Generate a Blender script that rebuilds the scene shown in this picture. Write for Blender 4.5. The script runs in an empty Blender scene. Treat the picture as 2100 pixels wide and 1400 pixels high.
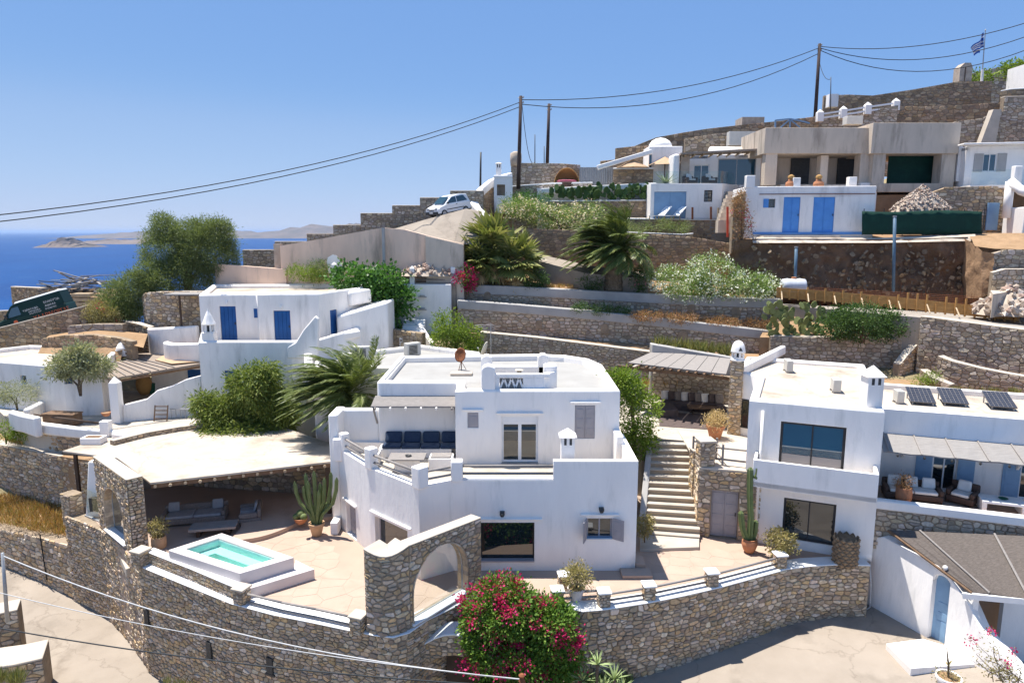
import bpy, bmesh, math, random
import numpy as np
from math import radians, sin, cos, tan, pi, atan2, sqrt, hypot
from mathutils import Vector, Matrix, noise as mn
random.seed(7); rng = np.random.default_rng(7)
SC = bpy.context.scene; COL = SC.collection
PITCH = radians(9.13); FPX = 1400.0; CAMZ = 13.0
cam_d = bpy.data.cameras.new('camera'); cam_d.sensor_width = 36; cam_d.lens = 24.0
cam_d.clip_start = 0.1; cam_d.clip_end = 90000
cam = bpy.data.objects.new('camera', cam_d); COL.objects.link(cam)
cam.location = (0, 0, CAMZ); cam.rotation_euler = (pi/2 - PITCH, 0, 0); SC.camera = cam
SUN_TO = Vector((-0.26, 0.17, 1.0)).normalized()
w = bpy.data.worlds.new('World'); SC.world = w; w.use_nodes = True
nt = w.node_tree; bg = nt.nodes['Background']
sky = nt.nodes.new('ShaderNodeTexSky'); sky.sky_type = 'NISHITA'; sky.sun_disc = False
sky.sun_elevation = math.asin(SUN_TO.z); sky.sun_rotation = atan2(SUN_TO.x, SUN_TO.y)
sky.altitude = 9000; sky.air_density = 1.0; sky.dust_density = 0.0; sky.ozone_density = 8.0
pre = nt.nodes.new('ShaderNodeVectorMath'); pre.operation = 'MULTIPLY'; pre.inputs[1].default_value = (.25, .2, .1)
tone = nt.nodes.new('ShaderNodeRGBCurve'); post = nt.nodes.new('ShaderNodeVectorMath'); post.operation = 'SCALE'; post.inputs['Scale'].default_value = 5.0
for ch, pts in enumerate((((0, .12), (.14, .21), (.2, .32), (.525, .48), (1, .52)), ((0, .25), (.25, .39), (.364, .485), (.86, .585), (1, .6)), ((0, .50), (.325, .735), (1, .75)))):
    c = tone.mapping.curves[ch]; c.points[0].location = pts[0]; c.points[-1].location = pts[-1]
    for p in pts[1:-1]: c.points.new(*p)
tone.mapping.update()
nt.links.new(sky.outputs[0], pre.inputs[0]); nt.links.new(pre.outputs[0], tone.inputs['Color']); nt.links.new(tone.outputs[0], post.inputs[0]); nt.links.new(post.outputs[0], bg.inputs[0]); bg.inputs[1].default_value = 0.115
sd = bpy.data.lights.new('sun', 'SUN'); sd.energy = 4.5; sd.angle = radians(0.53); sd.color = (1.0, 0.955, 0.88)
so = bpy.data.objects.new('sun', sd); COL.objects.link(so); so.location = (-10, 10, 60)
so.rotation_euler = SUN_TO.to_track_quat('Z', 'Y').to_euler()
vs = SC.view_settings; vs.view_transform = 'Standard'; vs.look = 'None'; vs.exposure = 0.97; vs.gamma = 1
SC.cycles.max_bounces = 8; SC.cycles.diffuse_bounces = 4; SC.cycles.glossy_bounces = 3; SC.cycles.transparent_max_bounces = 12
SC.cycles.use_adaptive_sampling = True; SC.cycles.caustics_reflective = False; SC.cycles.caustics_refractive = False
_F = Vector((0, cos(PITCH), -sin(PITCH))); _U = Vector((0, sin(PITCH), cos(PITCH)))
def ray(px, py): return _F + Vector((1, 0, 0))*((px-1050)/FPX) + _U*((700-py)/FPX)
C0 = Vector((0, 0, CAMZ))
def G(px, py, z):
    d = ray(px, py); return C0 + d*((z-CAMZ)/d.z)
def D(px, py, y):
    d = ray(px, py); return C0 + d*(y/d.y)
def V(px, py, p0, p1):
    d = ray(px, py); n = Vector((p1[1]-p0[1], p0[0]-p1[0], 0))
    return C0 + d*((Vector((p0[0], p0[1], 0))-C0).dot(n)/d.dot(n))
def g2(px, py, z): p = G(px, py, z); return (p.x, p.y)
MATS = {}
def _new(name):
    m = bpy.data.materials.new(name); m.use_nodes = True; MATS[name] = m
    return m, m.node_tree, m.node_tree.nodes['Principled BSDF']
def noise(nt, scale, detail=4, rough=.55, vec=None, stretch=None):
    n = nt.nodes.new('ShaderNodeTexNoise'); n.inputs['Scale'].default_value = scale
    n.inputs['Detail'].default_value = detail; n.inputs['Roughness'].default_value = rough
    if vec is None:
        vec = nt.nodes.new('ShaderNodeNewGeometry').outputs['Position']
    if stretch:
        mp = nt.nodes.new('ShaderNodeMapping'); mp.inputs['Scale'].default_value = stretch
        nt.links.new(vec, mp.inputs[0]); vec = mp.outputs[0]
    nt.links.new(vec, n.inputs['Vector']); return n
def ramp(nt, fac, stops):
    r = nt.nodes.new('ShaderNodeValToRGB'); e = r.color_ramp.elements
    while len(e) < len(stops): e.new(0.5)
    for k, (p, c) in enumerate(stops):
        e[k].position = p; e[k].color = (*c, 1)
    nt.links.new(fac, r.inputs[0]); return r.outputs[0]
def mixc(nt, fac, a, b, mode='MIX'):
    m = nt.nodes.new('ShaderNodeMix'); m.data_type = 'RGBA'; m.blend_type = mode
    for sock, v in ((m.inputs[0], fac), (m.inputs[6], a), (m.inputs[7], b)):
        if hasattr(v, 'is_output'): nt.links.new(v, sock)
        else: sock.default_value = v if isinstance(v, (int, float)) else (*v, 1)
    return m.outputs[2]
def bump(nt, bs, h, strength, dist):
    b = nt.nodes.new('ShaderNodeBump'); b.inputs['Strength'].default_value = strength; b.inputs['Distance'].default_value = dist
    nt.links.new(h, b.inputs['Height']); nt.links.new(b.outputs[0], bs.inputs['Normal'])
def M(name, c1, c2=None, scale=3.0, rough=.75, bmp=0, bscale=None, bdist=.02, spec=.3, metal=0, stretch=None, lo=.35, hi=.7, extra=None):
    m, nt, bs = _new(name)
    bs.inputs['Roughness'].default_value = rough; bs.inputs['Specular IOR Level'].default_value = spec; bs.inputs['Metallic'].default_value = metal
    if c2 is None: c2 = tuple(x*.82 for x in c1)
    n = noise(nt, scale, stretch=stretch)
    col = ramp(nt, n.outputs[0], [(lo, c1), (hi, c2)])
    if extra:
        sc, c3, p0, p1 = extra
        n3 = noise(nt, sc, 6, .65, stretch=stretch and (1, 1, .18))
        f = ramp(nt, n3.outputs[0], [(p0, (0, 0, 0)), (p1, (1, 1, 1))])
        col = mixc(nt, f, col, c3)
    nt.links.new(col, bs.inputs['Base Color'])
    if bmp:
        nb = noise(nt, bscale or scale*4, 5, .6, stretch=stretch); bump(nt, bs, nb.outputs[0], bmp, bdist)
    return m
M('plaster', (.88, .84, .795), (.82, .78, .74), 1.3, .85, .55, 3.2, .05, extra=(2.4, (.66, .64, .60), .55, .82), stretch=(1, 1, .3))
M('plaster_old', (.87, .83, .785), (.78, .74, .70), 1.6, .9, .6, 3.0, .06, extra=(2.0, (.58, .555, .52), .54, .78), stretch=(1, 1, .35))
M('plaster_grey', (.42, .40, .38), (.34, .325, .31), 1.2, .9, .3, 8, .02)
M('plaster_pink', (.84, .61, .46), (.70, .51, .385), 1.0, .9, .4, 6, .03, extra=(.8, (.36, .28, .22), .55, .74), stretch=(1, 1, .3))
M('roof_grey', (.34, .33, .315), (.29, .28, .265), .8, .9, .15, 12, extra=(.6, (.24, .23, .22), .6, .8))
M('roof_white', (.50, .43, .355), (.44, .37, .30), .7, .9, .2, 8, extra=(.5, (.27, .22, .17), .53, .74))
M('road', (.325, .275, .225), (.275, .23, .185), .6, .92, .35, 10, .02, extra=(.5, (.215, .18, .145), .52, .72))
M('road_grey', (.36, .32, .275), (.30, .265, .23), .5, .92, .3, 9, extra=(.5, (.24, .215, .19), .54, .72))
M('deck', (.42, .31, .24), (.37, .27, .21), .5, .85, .1, 12)
M('flag', (.44, .325, .255), (.385, .28, .215), .9, .8, .15, 14, extra=(.8, (.33, .24, .185), .56, .78))
M('flag_pale', (.47, .415, .345), (.40, .35, .29), .9, .8, .15, 14, extra=(.9, (.33, .285, .235), .56, .78))
M('step_stone', (.44, .34, .235), (.37, .28, .19), 1.5, .85, .3, 12)
M('coping', (.52, .45, .37), (.44, .38, .31), 1.6, .85, .3, 10)
M('coping_white', (.80, .79, .77), (.72, .71, .69), 1.4, .85, .25, 9)
M('mortar', (.32, .25, .18), (.22, .17, .12), 3, .95, .6, 14, .03)
M('concrete', (.60, .50, .40), (.50, .42, .335), 1.2, .9, .5, 6, .03, extra=(1.3, (.33, .27, .215), .50, .68), stretch=(1, 1, .4))
M('earth', (.34, .21, .12), (.25, .15, .085), 2.2, .95, .6, 6, .08, lo=.3, hi=.75)
M('earth_dark', (.21, .125, .075), (.10, .06, .038), 1.3, .95, 1, 3, .2, lo=.3, hi=.75)
M('soil', (.36, .23, .13), (.27, .17, .09), 1.2, .95, .8, 5, .08)
M('scrub', (.30, .23, .13), (.20, .17, .09), .5, .95, .9, 2, .2)
M('rubble', (.48, .40, .32), (.36, .28, .22), 2.5, .9, .5, 8)
M('wood_dark', (.085, .055, .038), (.05, .033, .024), 3, .8, .4, 10, stretch=(1, 1, 1))
M('wood_brown', (.20, .12, .07), (.13, .078, .045), 4, .8, .4, 12)
M('wood_grey', (.30, .27, .25), (.22, .20, .185), 4, .85, .5, 14, stretch=(1, 6, 6))
M('wood_pale', (.50, .38, .25), (.40, .29, .18), 4, .8, .3, 12)
M('timber', (.50, .27, .09), (.40, .20, .06), 4, .75, .3, 12)
M('reed', (.34, .275, .225), (.22, .175, .14), 30, .9, .9, 40, .03, stretch=(.06, 1, 1), lo=.3, hi=.72)
M('reed_grey', (.30, .28, .265), (.22, .205, .195), 25, .9, .8, 40, .03, stretch=(.08, 1, 1), lo=.3, hi=.72)
M('reed_dark', (.15, .125, .11), (.09, .075, .065), 30, .9, .9, 40, .03, stretch=(.06, 1, 1), lo=.3, hi=.72)
M('blue_paint', (.012, .095, .30), (.010, .075, .24), 2, .55, .1, 20)
M('sky_paint', (.10, .30, .68), (.085, .26, .60), 2, .55, .1, 20)
M('pale_blue', (.22, .36, .52), (.19, .31, .46), 2, .55, .1, 20)
M('lilac_grey', (.36, .335, .345), (.31, .29, .30), 3, .7, .15, 20)
M('frame_dark', (.035, .033, .034), (.028, .026, .027), 3, .45)
M('frame_white', (.78, .78, .78), (.74, .74, .74), 3, .45)
M('metal_grey', (.40, .40, .40), (.33, .33, .33), 6, .45, metal=.3)
M('metal_dark', (.05, .05, .05), (.035, .035, .035), 6, .5)
M('rust', (.24, .085, .035), (.15, .055, .03), 9, .9, .4, 30)
M('cream', (.66, .60, .48), (.58, .53, .42), 3, .6)
M('terracotta', (.46, .20, .10), (.38, .16, .08), 5, .85, .25, 20)
M('terracotta_pale', (.52, .34, .20), (.45, .28, .16), 5, .85, .25, 20)
M('wicker', (.10, .058, .042), (.05, .03, .022), 40, .7, 1, 50, .02)
M('wicker_grey', (.30, .25, .22), (.15, .125, .11), 30, .8, 1, 40, .03)
M('cushion_grey', (.34, .345, .36), (.28, .285, .30), 5, .9, .2, 60)
M('cushion_white', (.70, .67, .63), (.62, .59, .55), 5, .9, .2, 60)
M('cushion_brown', (.115, .085, .078), (.08, .06, .055), 5, .9, .2, 60)
M('cushion_navy', (.012, .025, .06), (.05, .075, .12), 14, .85, stretch=(1, 9, 1))
M('canvas_tan', (.46, .32, .20), (.40, .27, .17), 4, .9)
M('straw', (.46, .27, .10), (.36, .20, .07), 20, .9, .5, 40)
M('rubber', (.02, .02, .02), None, 4, .8)
M('car_white', (.80, .80, .80), (.78, .78, .78), 2, .25, spec=.5)
M('van_green', (.004, .030, .026), (.004, .026, .023), 2, .55, spec=.25)
M('bark', (.16, .115, .08), (.09, .065, .045), 6, .95, 1, 12, .05)
M('palm_bark', (.20, .15, .10), (.10, .075, .05), 8, .95, 1, 14, .05)
M('palm_scale', (.36, .25, .15), (.20, .13, .08), 7, .9, .6, 20)
M('pole_wood', (.075, .05, .045), (.045, .032, .03), 4, .85, .4, 10, stretch=(1, 1, .2))
M('cable', (.03, .035, .04), None, 3, .7)
M('cable_pale', (.52, .52, .52), None, 3, .6)
M('pool_plaster', (.66, .585, .55), (.60, .53, .50), 1.4, .8, .2, 10)
M('pool_tile', (.62, .83, .76), (.57, .78, .71), 3, .6)
M('solar', (.035, .036, .045), (.028, .028, .036), 2, .2, spec=.6)
M('line_white', (.75, .75, .75), None, 2, .5)
M('net_green', (.004, .036, .024), (.007, .055, .036), 1.5, .8, .6, 6, .05, lo=.5, hi=.8)
M('tank_white', (.62, .63, .66), (.5, .51, .54), 3, .4)
M('ac_beige', (.56, .54, .49), (.50, .48, .44), 3, .6)
M('pipe_blue', (.10, .17, .24), (.08, .13, .19), 3, .5)
M('cactus', (.16, .20, .075), (.11, .145, .05), 5, .7, .4, 20)
M('dry_leaf', (.34, .25, .12), None, 5, .9)
M('flag_blue', (.015, .09, .42), None, 2, .8)
M('plastic_blue', (.03, .14, .50), None, 2, .4)
M('plastic_green', (.008, .10, .06), None, 2, .5)
M('red_paint', (.50, .06, .03), None, 2, .7)
M('orange_print', (.75, .16, .06), None, 2, .7)
M('skin_white', (.75, .75, .77), None, 2, .6)
m, nt, bs = _new('stone'); at = nt.nodes.new('ShaderNodeAttribute'); at.attribute_name = 'tone'
n = noise(nt, 7, 6, .65); g = ramp(nt, n.outputs[0], [(.28, (.62, .6, .58)), (.7, (1.18, 1.16, 1.13))])
nt.links.new(mixc(nt, 1.0, at.outputs['Color'], g, 'MULTIPLY'), bs.inputs['Base Color'])
bs.inputs['Roughness'].default_value = .92; bs.inputs['Specular IOR Level'].default_value = .2
bump(nt, bs, noise(nt, 16, 6, .7).outputs[0], .7, .03)
for nm_ in ('road', 'roof_white'):
    nt = MATS[nm_].node_tree; bs = nt.nodes['Principled BSDF']; vo = nt.nodes.new('ShaderNodeTexVoronoi'); vo.feature = 'DISTANCE_TO_EDGE'; vo.inputs['Scale'].default_value = .22
    pos = nt.nodes.new('ShaderNodeNewGeometry').outputs['Position']; nz = noise(nt, 1.1, 5, .6); ad = nt.nodes.new('ShaderNodeVectorMath'); ad.operation = 'MULTIPLY_ADD'; ad.inputs[1].default_value = (1.6, 1.6, 0); nt.links.new(nz.outputs['Color'], ad.inputs[0]); nt.links.new(pos, ad.inputs[2]); nt.links.new(ad.outputs[0], vo.inputs['Vector'])
    f = ramp(nt, vo.outputs['Distance'], [(.0, (.80, .79, .78)), (.011, (1, 1, 1))]); old = bs.inputs['Base Color'].links[0].from_socket; nt.links.new(mixc(nt, 1.0, old, f, 'MULTIPLY'), bs.inputs['Base Color'])
def glass(name, col, rough=.02, spec=.9):
    m, nt, bs = _new(name); bs.inputs['Base Color'].default_value = (*col, 1); bs.inputs['Roughness'].default_value = rough
    bs.inputs['Specular IOR Level'].default_value = spec; bs.inputs['IOR'].default_value = 1.6
glass('window_glass', (.010, .018, .022)); glass('window_blue', (.012, .06, .10)); glass('frosted', (.30, .27, .26), .3, .5); glass('car_glass', (.02, .05, .06))
def see_through(name, tint, rough, ripple=0):
    m, nt, bs = _new(name); out = nt.nodes['Material Output']
    tr = nt.nodes.new('ShaderNodeBsdfTransparent'); tr.inputs[0].default_value = (*tint, 1)
    gl = nt.nodes.new('ShaderNodeBsdfGlossy'); gl.inputs['Roughness'].default_value = rough
    lw = nt.nodes.new('ShaderNodeLayerWeight'); lw.inputs[0].default_value = .5
    pw = nt.nodes.new('ShaderNodeMath'); pw.operation = 'POWER'; pw.inputs[1].default_value = 4.0; nt.links.new(lw.outputs['Facing'], pw.inputs[0])
    ma = nt.nodes.new('ShaderNodeMath'); ma.operation = 'MULTIPLY_ADD'; ma.inputs[1].default_value = .85; ma.inputs[2].default_value = .03; nt.links.new(pw.outputs[0], ma.inputs[0])
    if ripple:
        bn = nt.nodes.new('ShaderNodeBump'); bn.inputs['Strength'].default_value = ripple; bn.inputs['Distance'].default_value = .03
        nt.links.new(noise(nt, 4, 3).outputs[0], bn.inputs['Height']); nt.links.new(bn.outputs[0], gl.inputs['Normal']); nt.links.new(bn.outputs[0], lw.inputs['Normal'])
    mx = nt.nodes.new('ShaderNodeMixShader'); nt.links.new(ma.outputs[0], mx.inputs[0]); nt.links.new(tr.outputs[0], mx.inputs[1]); nt.links.new(gl.outputs[0], mx.inputs[2])
    nt.links.new(mx.outputs[0], out.inputs[0])
see_through('clear_glass', (.93, .965, .96), .02); see_through('pool_water', (.87, .99, .975), .03, .25)
m, nt, bs = _new('sea'); bs.inputs['Roughness'].default_value = .35; bs.inputs['Specular IOR Level'].default_value = .05
pos = nt.nodes.new('ShaderNodeNewGeometry').outputs['Position']
n1 = noise(nt, .006, 5, .6, pos, (1, .35, 1)); n2 = noise(nt, .11, 4, .65, pos, (1, .5, 1))
n3 = noise(nt, .045, 3, .7, pos, (1, .3, 1)); caps = ramp(nt, n3.outputs[0], [(.66, (0, 0, 0)), (.74, (.55, .55, .55))])
nt.links.new(mixc(nt, caps, ramp(nt, n1.outputs[0], [(.3, (.001, .030, .135)), (.72, (.002, .050, .185))]), (.10, .24, .42)), bs.inputs['Base Color'])
bump(nt, bs, n2.outputs[0], .8, 2.5)
def leafmat(name, cols, trans=.3, rough=.6):
    m, nt, bs = _new(name); geo = nt.nodes.new('ShaderNodeNewGeometry'); out = nt.nodes['Material Output']
    st = [(k/(len(cols)-1), c) for k, c in enumerate(cols)]
    c = ramp(nt, geo.outputs['Random Per Island'], st)
    nt.links.new(c, bs.inputs['Base Color']); bs.inputs['Roughness'].default_value = rough; bs.inputs['Specular IOR Level'].default_value = .25
    t = nt.nodes.new('ShaderNodeBsdfTranslucent'); nt.links.new(mixc(nt, 1.0, c, (1.2, 1.25, .7), 'MULTIPLY'), t.inputs[0])
    mx = nt.nodes.new('ShaderNodeMixShader'); mx.inputs[0].default_value = trans
    nt.links.new(bs.outputs[0], mx.inputs[1]); nt.links.new(t.outputs[0], mx.inputs[2]); nt.links.new(mx.outputs[0], out.inputs[0])
leafmat('leaf_tamarisk', [(0.117, 0.155, 0.05), (0.18, 0.221, 0.078), (0.234, 0.266, 0.111)])
leafmat('leaf_pepper', [(0.104, 0.149, 0.029), (0.174, 0.222, 0.043), (0.26, 0.283, 0.072)])
leafmat('leaf_fig', [(0.051, 0.123, 0.026), (0.080, 0.189, 0.036), (0.123, 0.246, 0.058)], rough=.45)
leafmat('leaf_bright', [(0.102, 0.167, 0.017), (0.174, 0.254, 0.029), (0.261, 0.326, 0.051)])
leafmat('leaf_dark', [(0.043, 0.087, 0.026), (0.072, 0.131, 0.036), (0.109, 0.174, 0.051)])
leafmat('leaf_olive', [(0.217, 0.232, 0.131), (0.304, 0.312, 0.189), (0.406, 0.406, 0.261)])
leafmat('leaf_oleander', [(0.131, 0.210, 0.051), (0.189, 0.275, 0.072), (0.261, 0.348, 0.102)])
leafmat('leaf_palm', [(0.089, 0.123, 0.029), (0.143, 0.181, 0.046), (0.226, 0.246, 0.078)], .2, .4)
leafmat('leaf_fanpalm', [(0.123, 0.149, 0.039), (0.197, 0.221, 0.059), (0.333, 0.313, 0.118)], .2, .4)
leafmat('leaf_bougain', [(0.072, 0.145, 0.022), (0.116, 0.217, 0.029), (0.189, 0.290, 0.051)])
leafmat('leaf_agave', [(0.203, 0.261, 0.160), (0.261, 0.319, 0.203)], .1)
leafmat('leaf_aloe', [(0.246, 0.319, 0.131), (0.362, 0.435, 0.203)], .15)
leafmat('leaf_dry', [(0.377, 0.275, 0.145), (0.493, 0.362, 0.189), (0.609, 0.450, 0.246)])
leafmat('leaf_rusty', [(0.290, 0.145, 0.072), (0.406, 0.217, 0.116), (0.203, 0.160, 0.072)])
leafmat('leaf_mixed', [(0.232, 0.203, 0.072), (0.319, 0.275, 0.116), (0.406, 0.319, 0.160)])
leafmat('grass_dry', [(.42, .24, .09), (.50, .31, .13), (.36, .24, .08), (.30, .26, .07)], .2)
leafmat('grass_green', [(.14, .16, .04), (.22, .22, .07), (.30, .26, .10)], .2)
leafmat('petal_magenta', [(.48, .012, .10), (.60, .025, .14), (.70, .06, .22)], .35)
leafmat('petal_white', [(.72, .72, .60), (.80, .80, .72)], .25)
leafmat('petal_cream', [(.70, .62, .42), (.78, .70, .52), (.72, .50, .38)], .25)
leafmat('petal_pink', [(.60, .10, .20), (.70, .25, .30)], .3)
leafmat('prickly', [(.13, .16, .05), (.18, .21, .07), (.22, .22, .09)], .05)
class MB:
    def __init__(s): s.v = []; s.f = []; s.tone = []; s.wt = {}
    def add(s, vs, fs, tone=None):
        o = len(s.v); s.v += [tuple(p) for p in vs]; s.f += [tuple(i+o for i in f) for f in fs]
        if tone is not None: s.tone += [tone]*len(fs)
        return o
    def hexa(s, p):
        s.add(p, [(3, 2, 1, 0), (4, 5, 6, 7), (0, 1, 5, 4), (1, 2, 6, 5), (2, 3, 7, 6), (3, 0, 4, 7)])
    def box(s, x0, x1, y0, y1, z0, z1):
        s.hexa([(x0, y0, z0), (x1, y0, z0), (x1, y1, z0), (x0, y1, z0), (x0, y0, z1), (x1, y0, z1), (x1, y1, z1), (x0, y1, z1)])
    def obox(s, c, ang, sx, sy, z0, z1):
        ca, sa = cos(ang), sin(ang); q = []
        for z in (z0, z1):
            for a, b in ((-1, -1), (1, -1), (1, 1), (-1, 1)):
                a *= sx/2; b *= sy/2; q.append((c[0]+a*ca-b*sa, c[1]+a*sa+b*ca, z))
        s.hexa(q)
    def fbox(s, fr, a0, a1, b0, b1, c0, c1):
        o, u, n = fr; P = lambda a, b, c: (o[0]+u[0]*a+n[0]*b, o[1]+u[1]*a+n[1]*b, c)
        s.hexa([P(a0, b1, c0), P(a1, b1, c0), P(a1, b0, c0), P(a0, b0, c0), P(a0, b1, c1), P(a1, b1, c1), P(a1, b0, c1), P(a0, b0, c1)])
    def beam(s, p, q, w, h=None):
        p, q = Vector(p), Vector(q); h = h or w; d = (q-p).normalized()
        a = d.cross(Vector((0, 0, 1)));  a = Vector((1, 0, 0)) if a.length < 1e-4 else a.normalized()
        b = a.cross(d)
        r = lambda o: [o-a*w/2-b*h/2, o+a*w/2-b*h/2, o+a*w/2+b*h/2, o-a*w/2+b*h/2]
        s.hexa(r(p)+r(q))
    def tube(s, pts, r, n=8, cap=True):
        pts = [Vector(p) for p in pts]; rs = r if isinstance(r, (list, tuple)) else [r]*len(pts); o = len(s.v)
        ref = Vector((.31, .17, .93)); d0 = (pts[-1]-pts[0]).normalized()
        if abs(d0.dot(ref)) > .9: ref = Vector((.9, .3, .1))
        for i, p in enumerate(pts):
            d = (pts[min(i+1, len(pts)-1)]-pts[max(i-1, 0)]).normalized()
            a = d.cross(ref).normalized(); b = d.cross(a)
            for k in range(n):
                t = 2*pi*k/n; s.v.append(tuple(p+(a*cos(t)+b*sin(t))*rs[i]))
        for i in range(len(pts)-1):
            for k in range(n):
                k2 = (k+1) % n; s.f.append((o+i*n+k, o+i*n+k2, o+(i+1)*n+k2, o+(i+1)*n+k))
        if cap:
            s.f.append(tuple(o+k for k in reversed(range(n)))); e = o+(len(pts)-1)*n; s.f.append(tuple(e+k for k in range(n)))
    def lathe(s, prof, c, n=14):
        o = len(s.v)
        for r, z in prof:
            for k in range(n):
                t = 2*pi*k/n; s.v.append((c[0]+r*cos(t), c[1]+r*sin(t), c[2]+z))
        for i in range(len(prof)-1):
            for k in range(n):
                k2 = (k+1) % n; s.f.append((o+i*n+k, o+i*n+k2, o+(i+1)*n+k2, o+(i+1)*n+k))
        s.f.append(tuple(o+k for k in reversed(range(n)))); e = o+(len(prof)-1)*n; s.f.append(tuple(e+k for k in range(n)))
    def prism(s, poly, z0, z1):
        n = len(poly); a = z0 if isinstance(z0, (list, tuple)) else [z0]*n; b = z1 if isinstance(z1, (list, tuple)) else [z1]*n
        if sum(poly[i][0]*poly[(i+1) % n][1]-poly[(i+1) % n][0]*poly[i][1] for i in range(n)) < 0:
            poly = poly[::-1]; a = a[::-1]; b = b[::-1]
        s.add([(p[0], p[1], a[i]) for i, p in enumerate(poly)]+[(p[0], p[1], b[i]) for i, p in enumerate(poly)],
              [tuple(range(n-1, -1, -1)), tuple(range(n, 2*n))]+[(i, (i+1) % n, n+(i+1) % n, n+i) for i in range(n)])
    def upright(s, pts, nrm, t):
        n = len(pts); o = Vector(nrm)*t
        s.add([tuple(Vector(p)) for p in pts]+[tuple(Vector(p)+o) for p in pts], [tuple(range(n)), tuple(range(2*n-1, n-1, -1))]+[(i, n+i, n+(i+1) % n, (i+1) % n) for i in range(n)])
    def build(s, name, mat, parent=None, smooth=False, bevel=0, seg=2, local=False):
        me = bpy.data.meshes.new(name); me.from_pydata(s.v, [], s.f); me.update()
        if s.tone:
            a = me.color_attributes.new('tone', 'FLOAT_COLOR', 'CORNER'); buf = []
            for f, t in zip(s.f, s.tone): buf += [t[0], t[1], t[2], 1.0]*len(f)
            a.data.foreach_set('color', buf)
        me.materials.append(MATS[mat])
        if smooth: me.polygons.foreach_set('use_smooth', [True]*len(me.polygons))
        return link(name, me, parent, bevel, seg, local)
def link(name, me, parent=None, bevel=0, seg=2, local=False):
    o = bpy.data.objects.new(name, me); COL.objects.link(o)
    if parent is not None:
        o.parent = parent
        if not local:
            r = parent
            off = Vector((0, 0, 0))
            while r is not None: off += r.location; r = r.parent
            o.location = -off
    if bevel:
        b = o.modifiers.new('bevel', 'BEVEL'); b.width = bevel; b.segments = seg; b.limit_method = 'ANGLE'; b.angle_limit = radians(40)
        b.harden_normals = False
        me.polygons.foreach_set('use_smooth', [True]*len(me.polygons))
        try: me.set_sharp_from_angle(angle=radians(50))
        except Exception: pass
    return o
def tag(o, label, cat, group=None):
    o['label'] = label; o['category'] = cat
    if group: o['group'] = group
    return o
def thing(name, label, cat, loc=(0, 0, 0), group=None, rz=0):
    o = bpy.data.objects.new(name, None); o.empty_display_size = .2; COL.objects.link(o); o.location = loc; o.rotation_euler = (0, 0, rz)
    return tag(o, label, cat, group)
def struct(name, mb, mat, parent=None, **k):
    o = mb.build(name, mat, parent, **k)
    if parent is None: o['kind'] = 'structure'
    return o
def dup(root, loc, rz, label, group=None):
    r = root.copy(); COL.objects.link(r); r.location = loc; r.rotation_euler = (0, 0, rz); r['label'] = label
    if group: r['group'] = group
    for ch in list(root.children):
        c = ch.copy(); COL.objects.link(c); c.parent = r
        for g in list(ch.children):
            d = g.copy(); COL.objects.link(d); d.parent = c
    return r
def offset_poly(poly, t):
    n = len(poly); out = []
    for i in range(n):
        a, b, c = Vector(poly[i-1]), Vector(poly[i]), Vector(poly[(i+1) % n])
        d1, d2 = (b-a).normalized(), (c-b).normalized()
        n1, n2 = Vector((-d1.y, d1.x)), Vector((-d2.y, d2.x)); k = 1+n1.dot(n2)
        m = (n1+n2)/max(k, .25); out.append(tuple(b+m*t))
    return out
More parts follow.
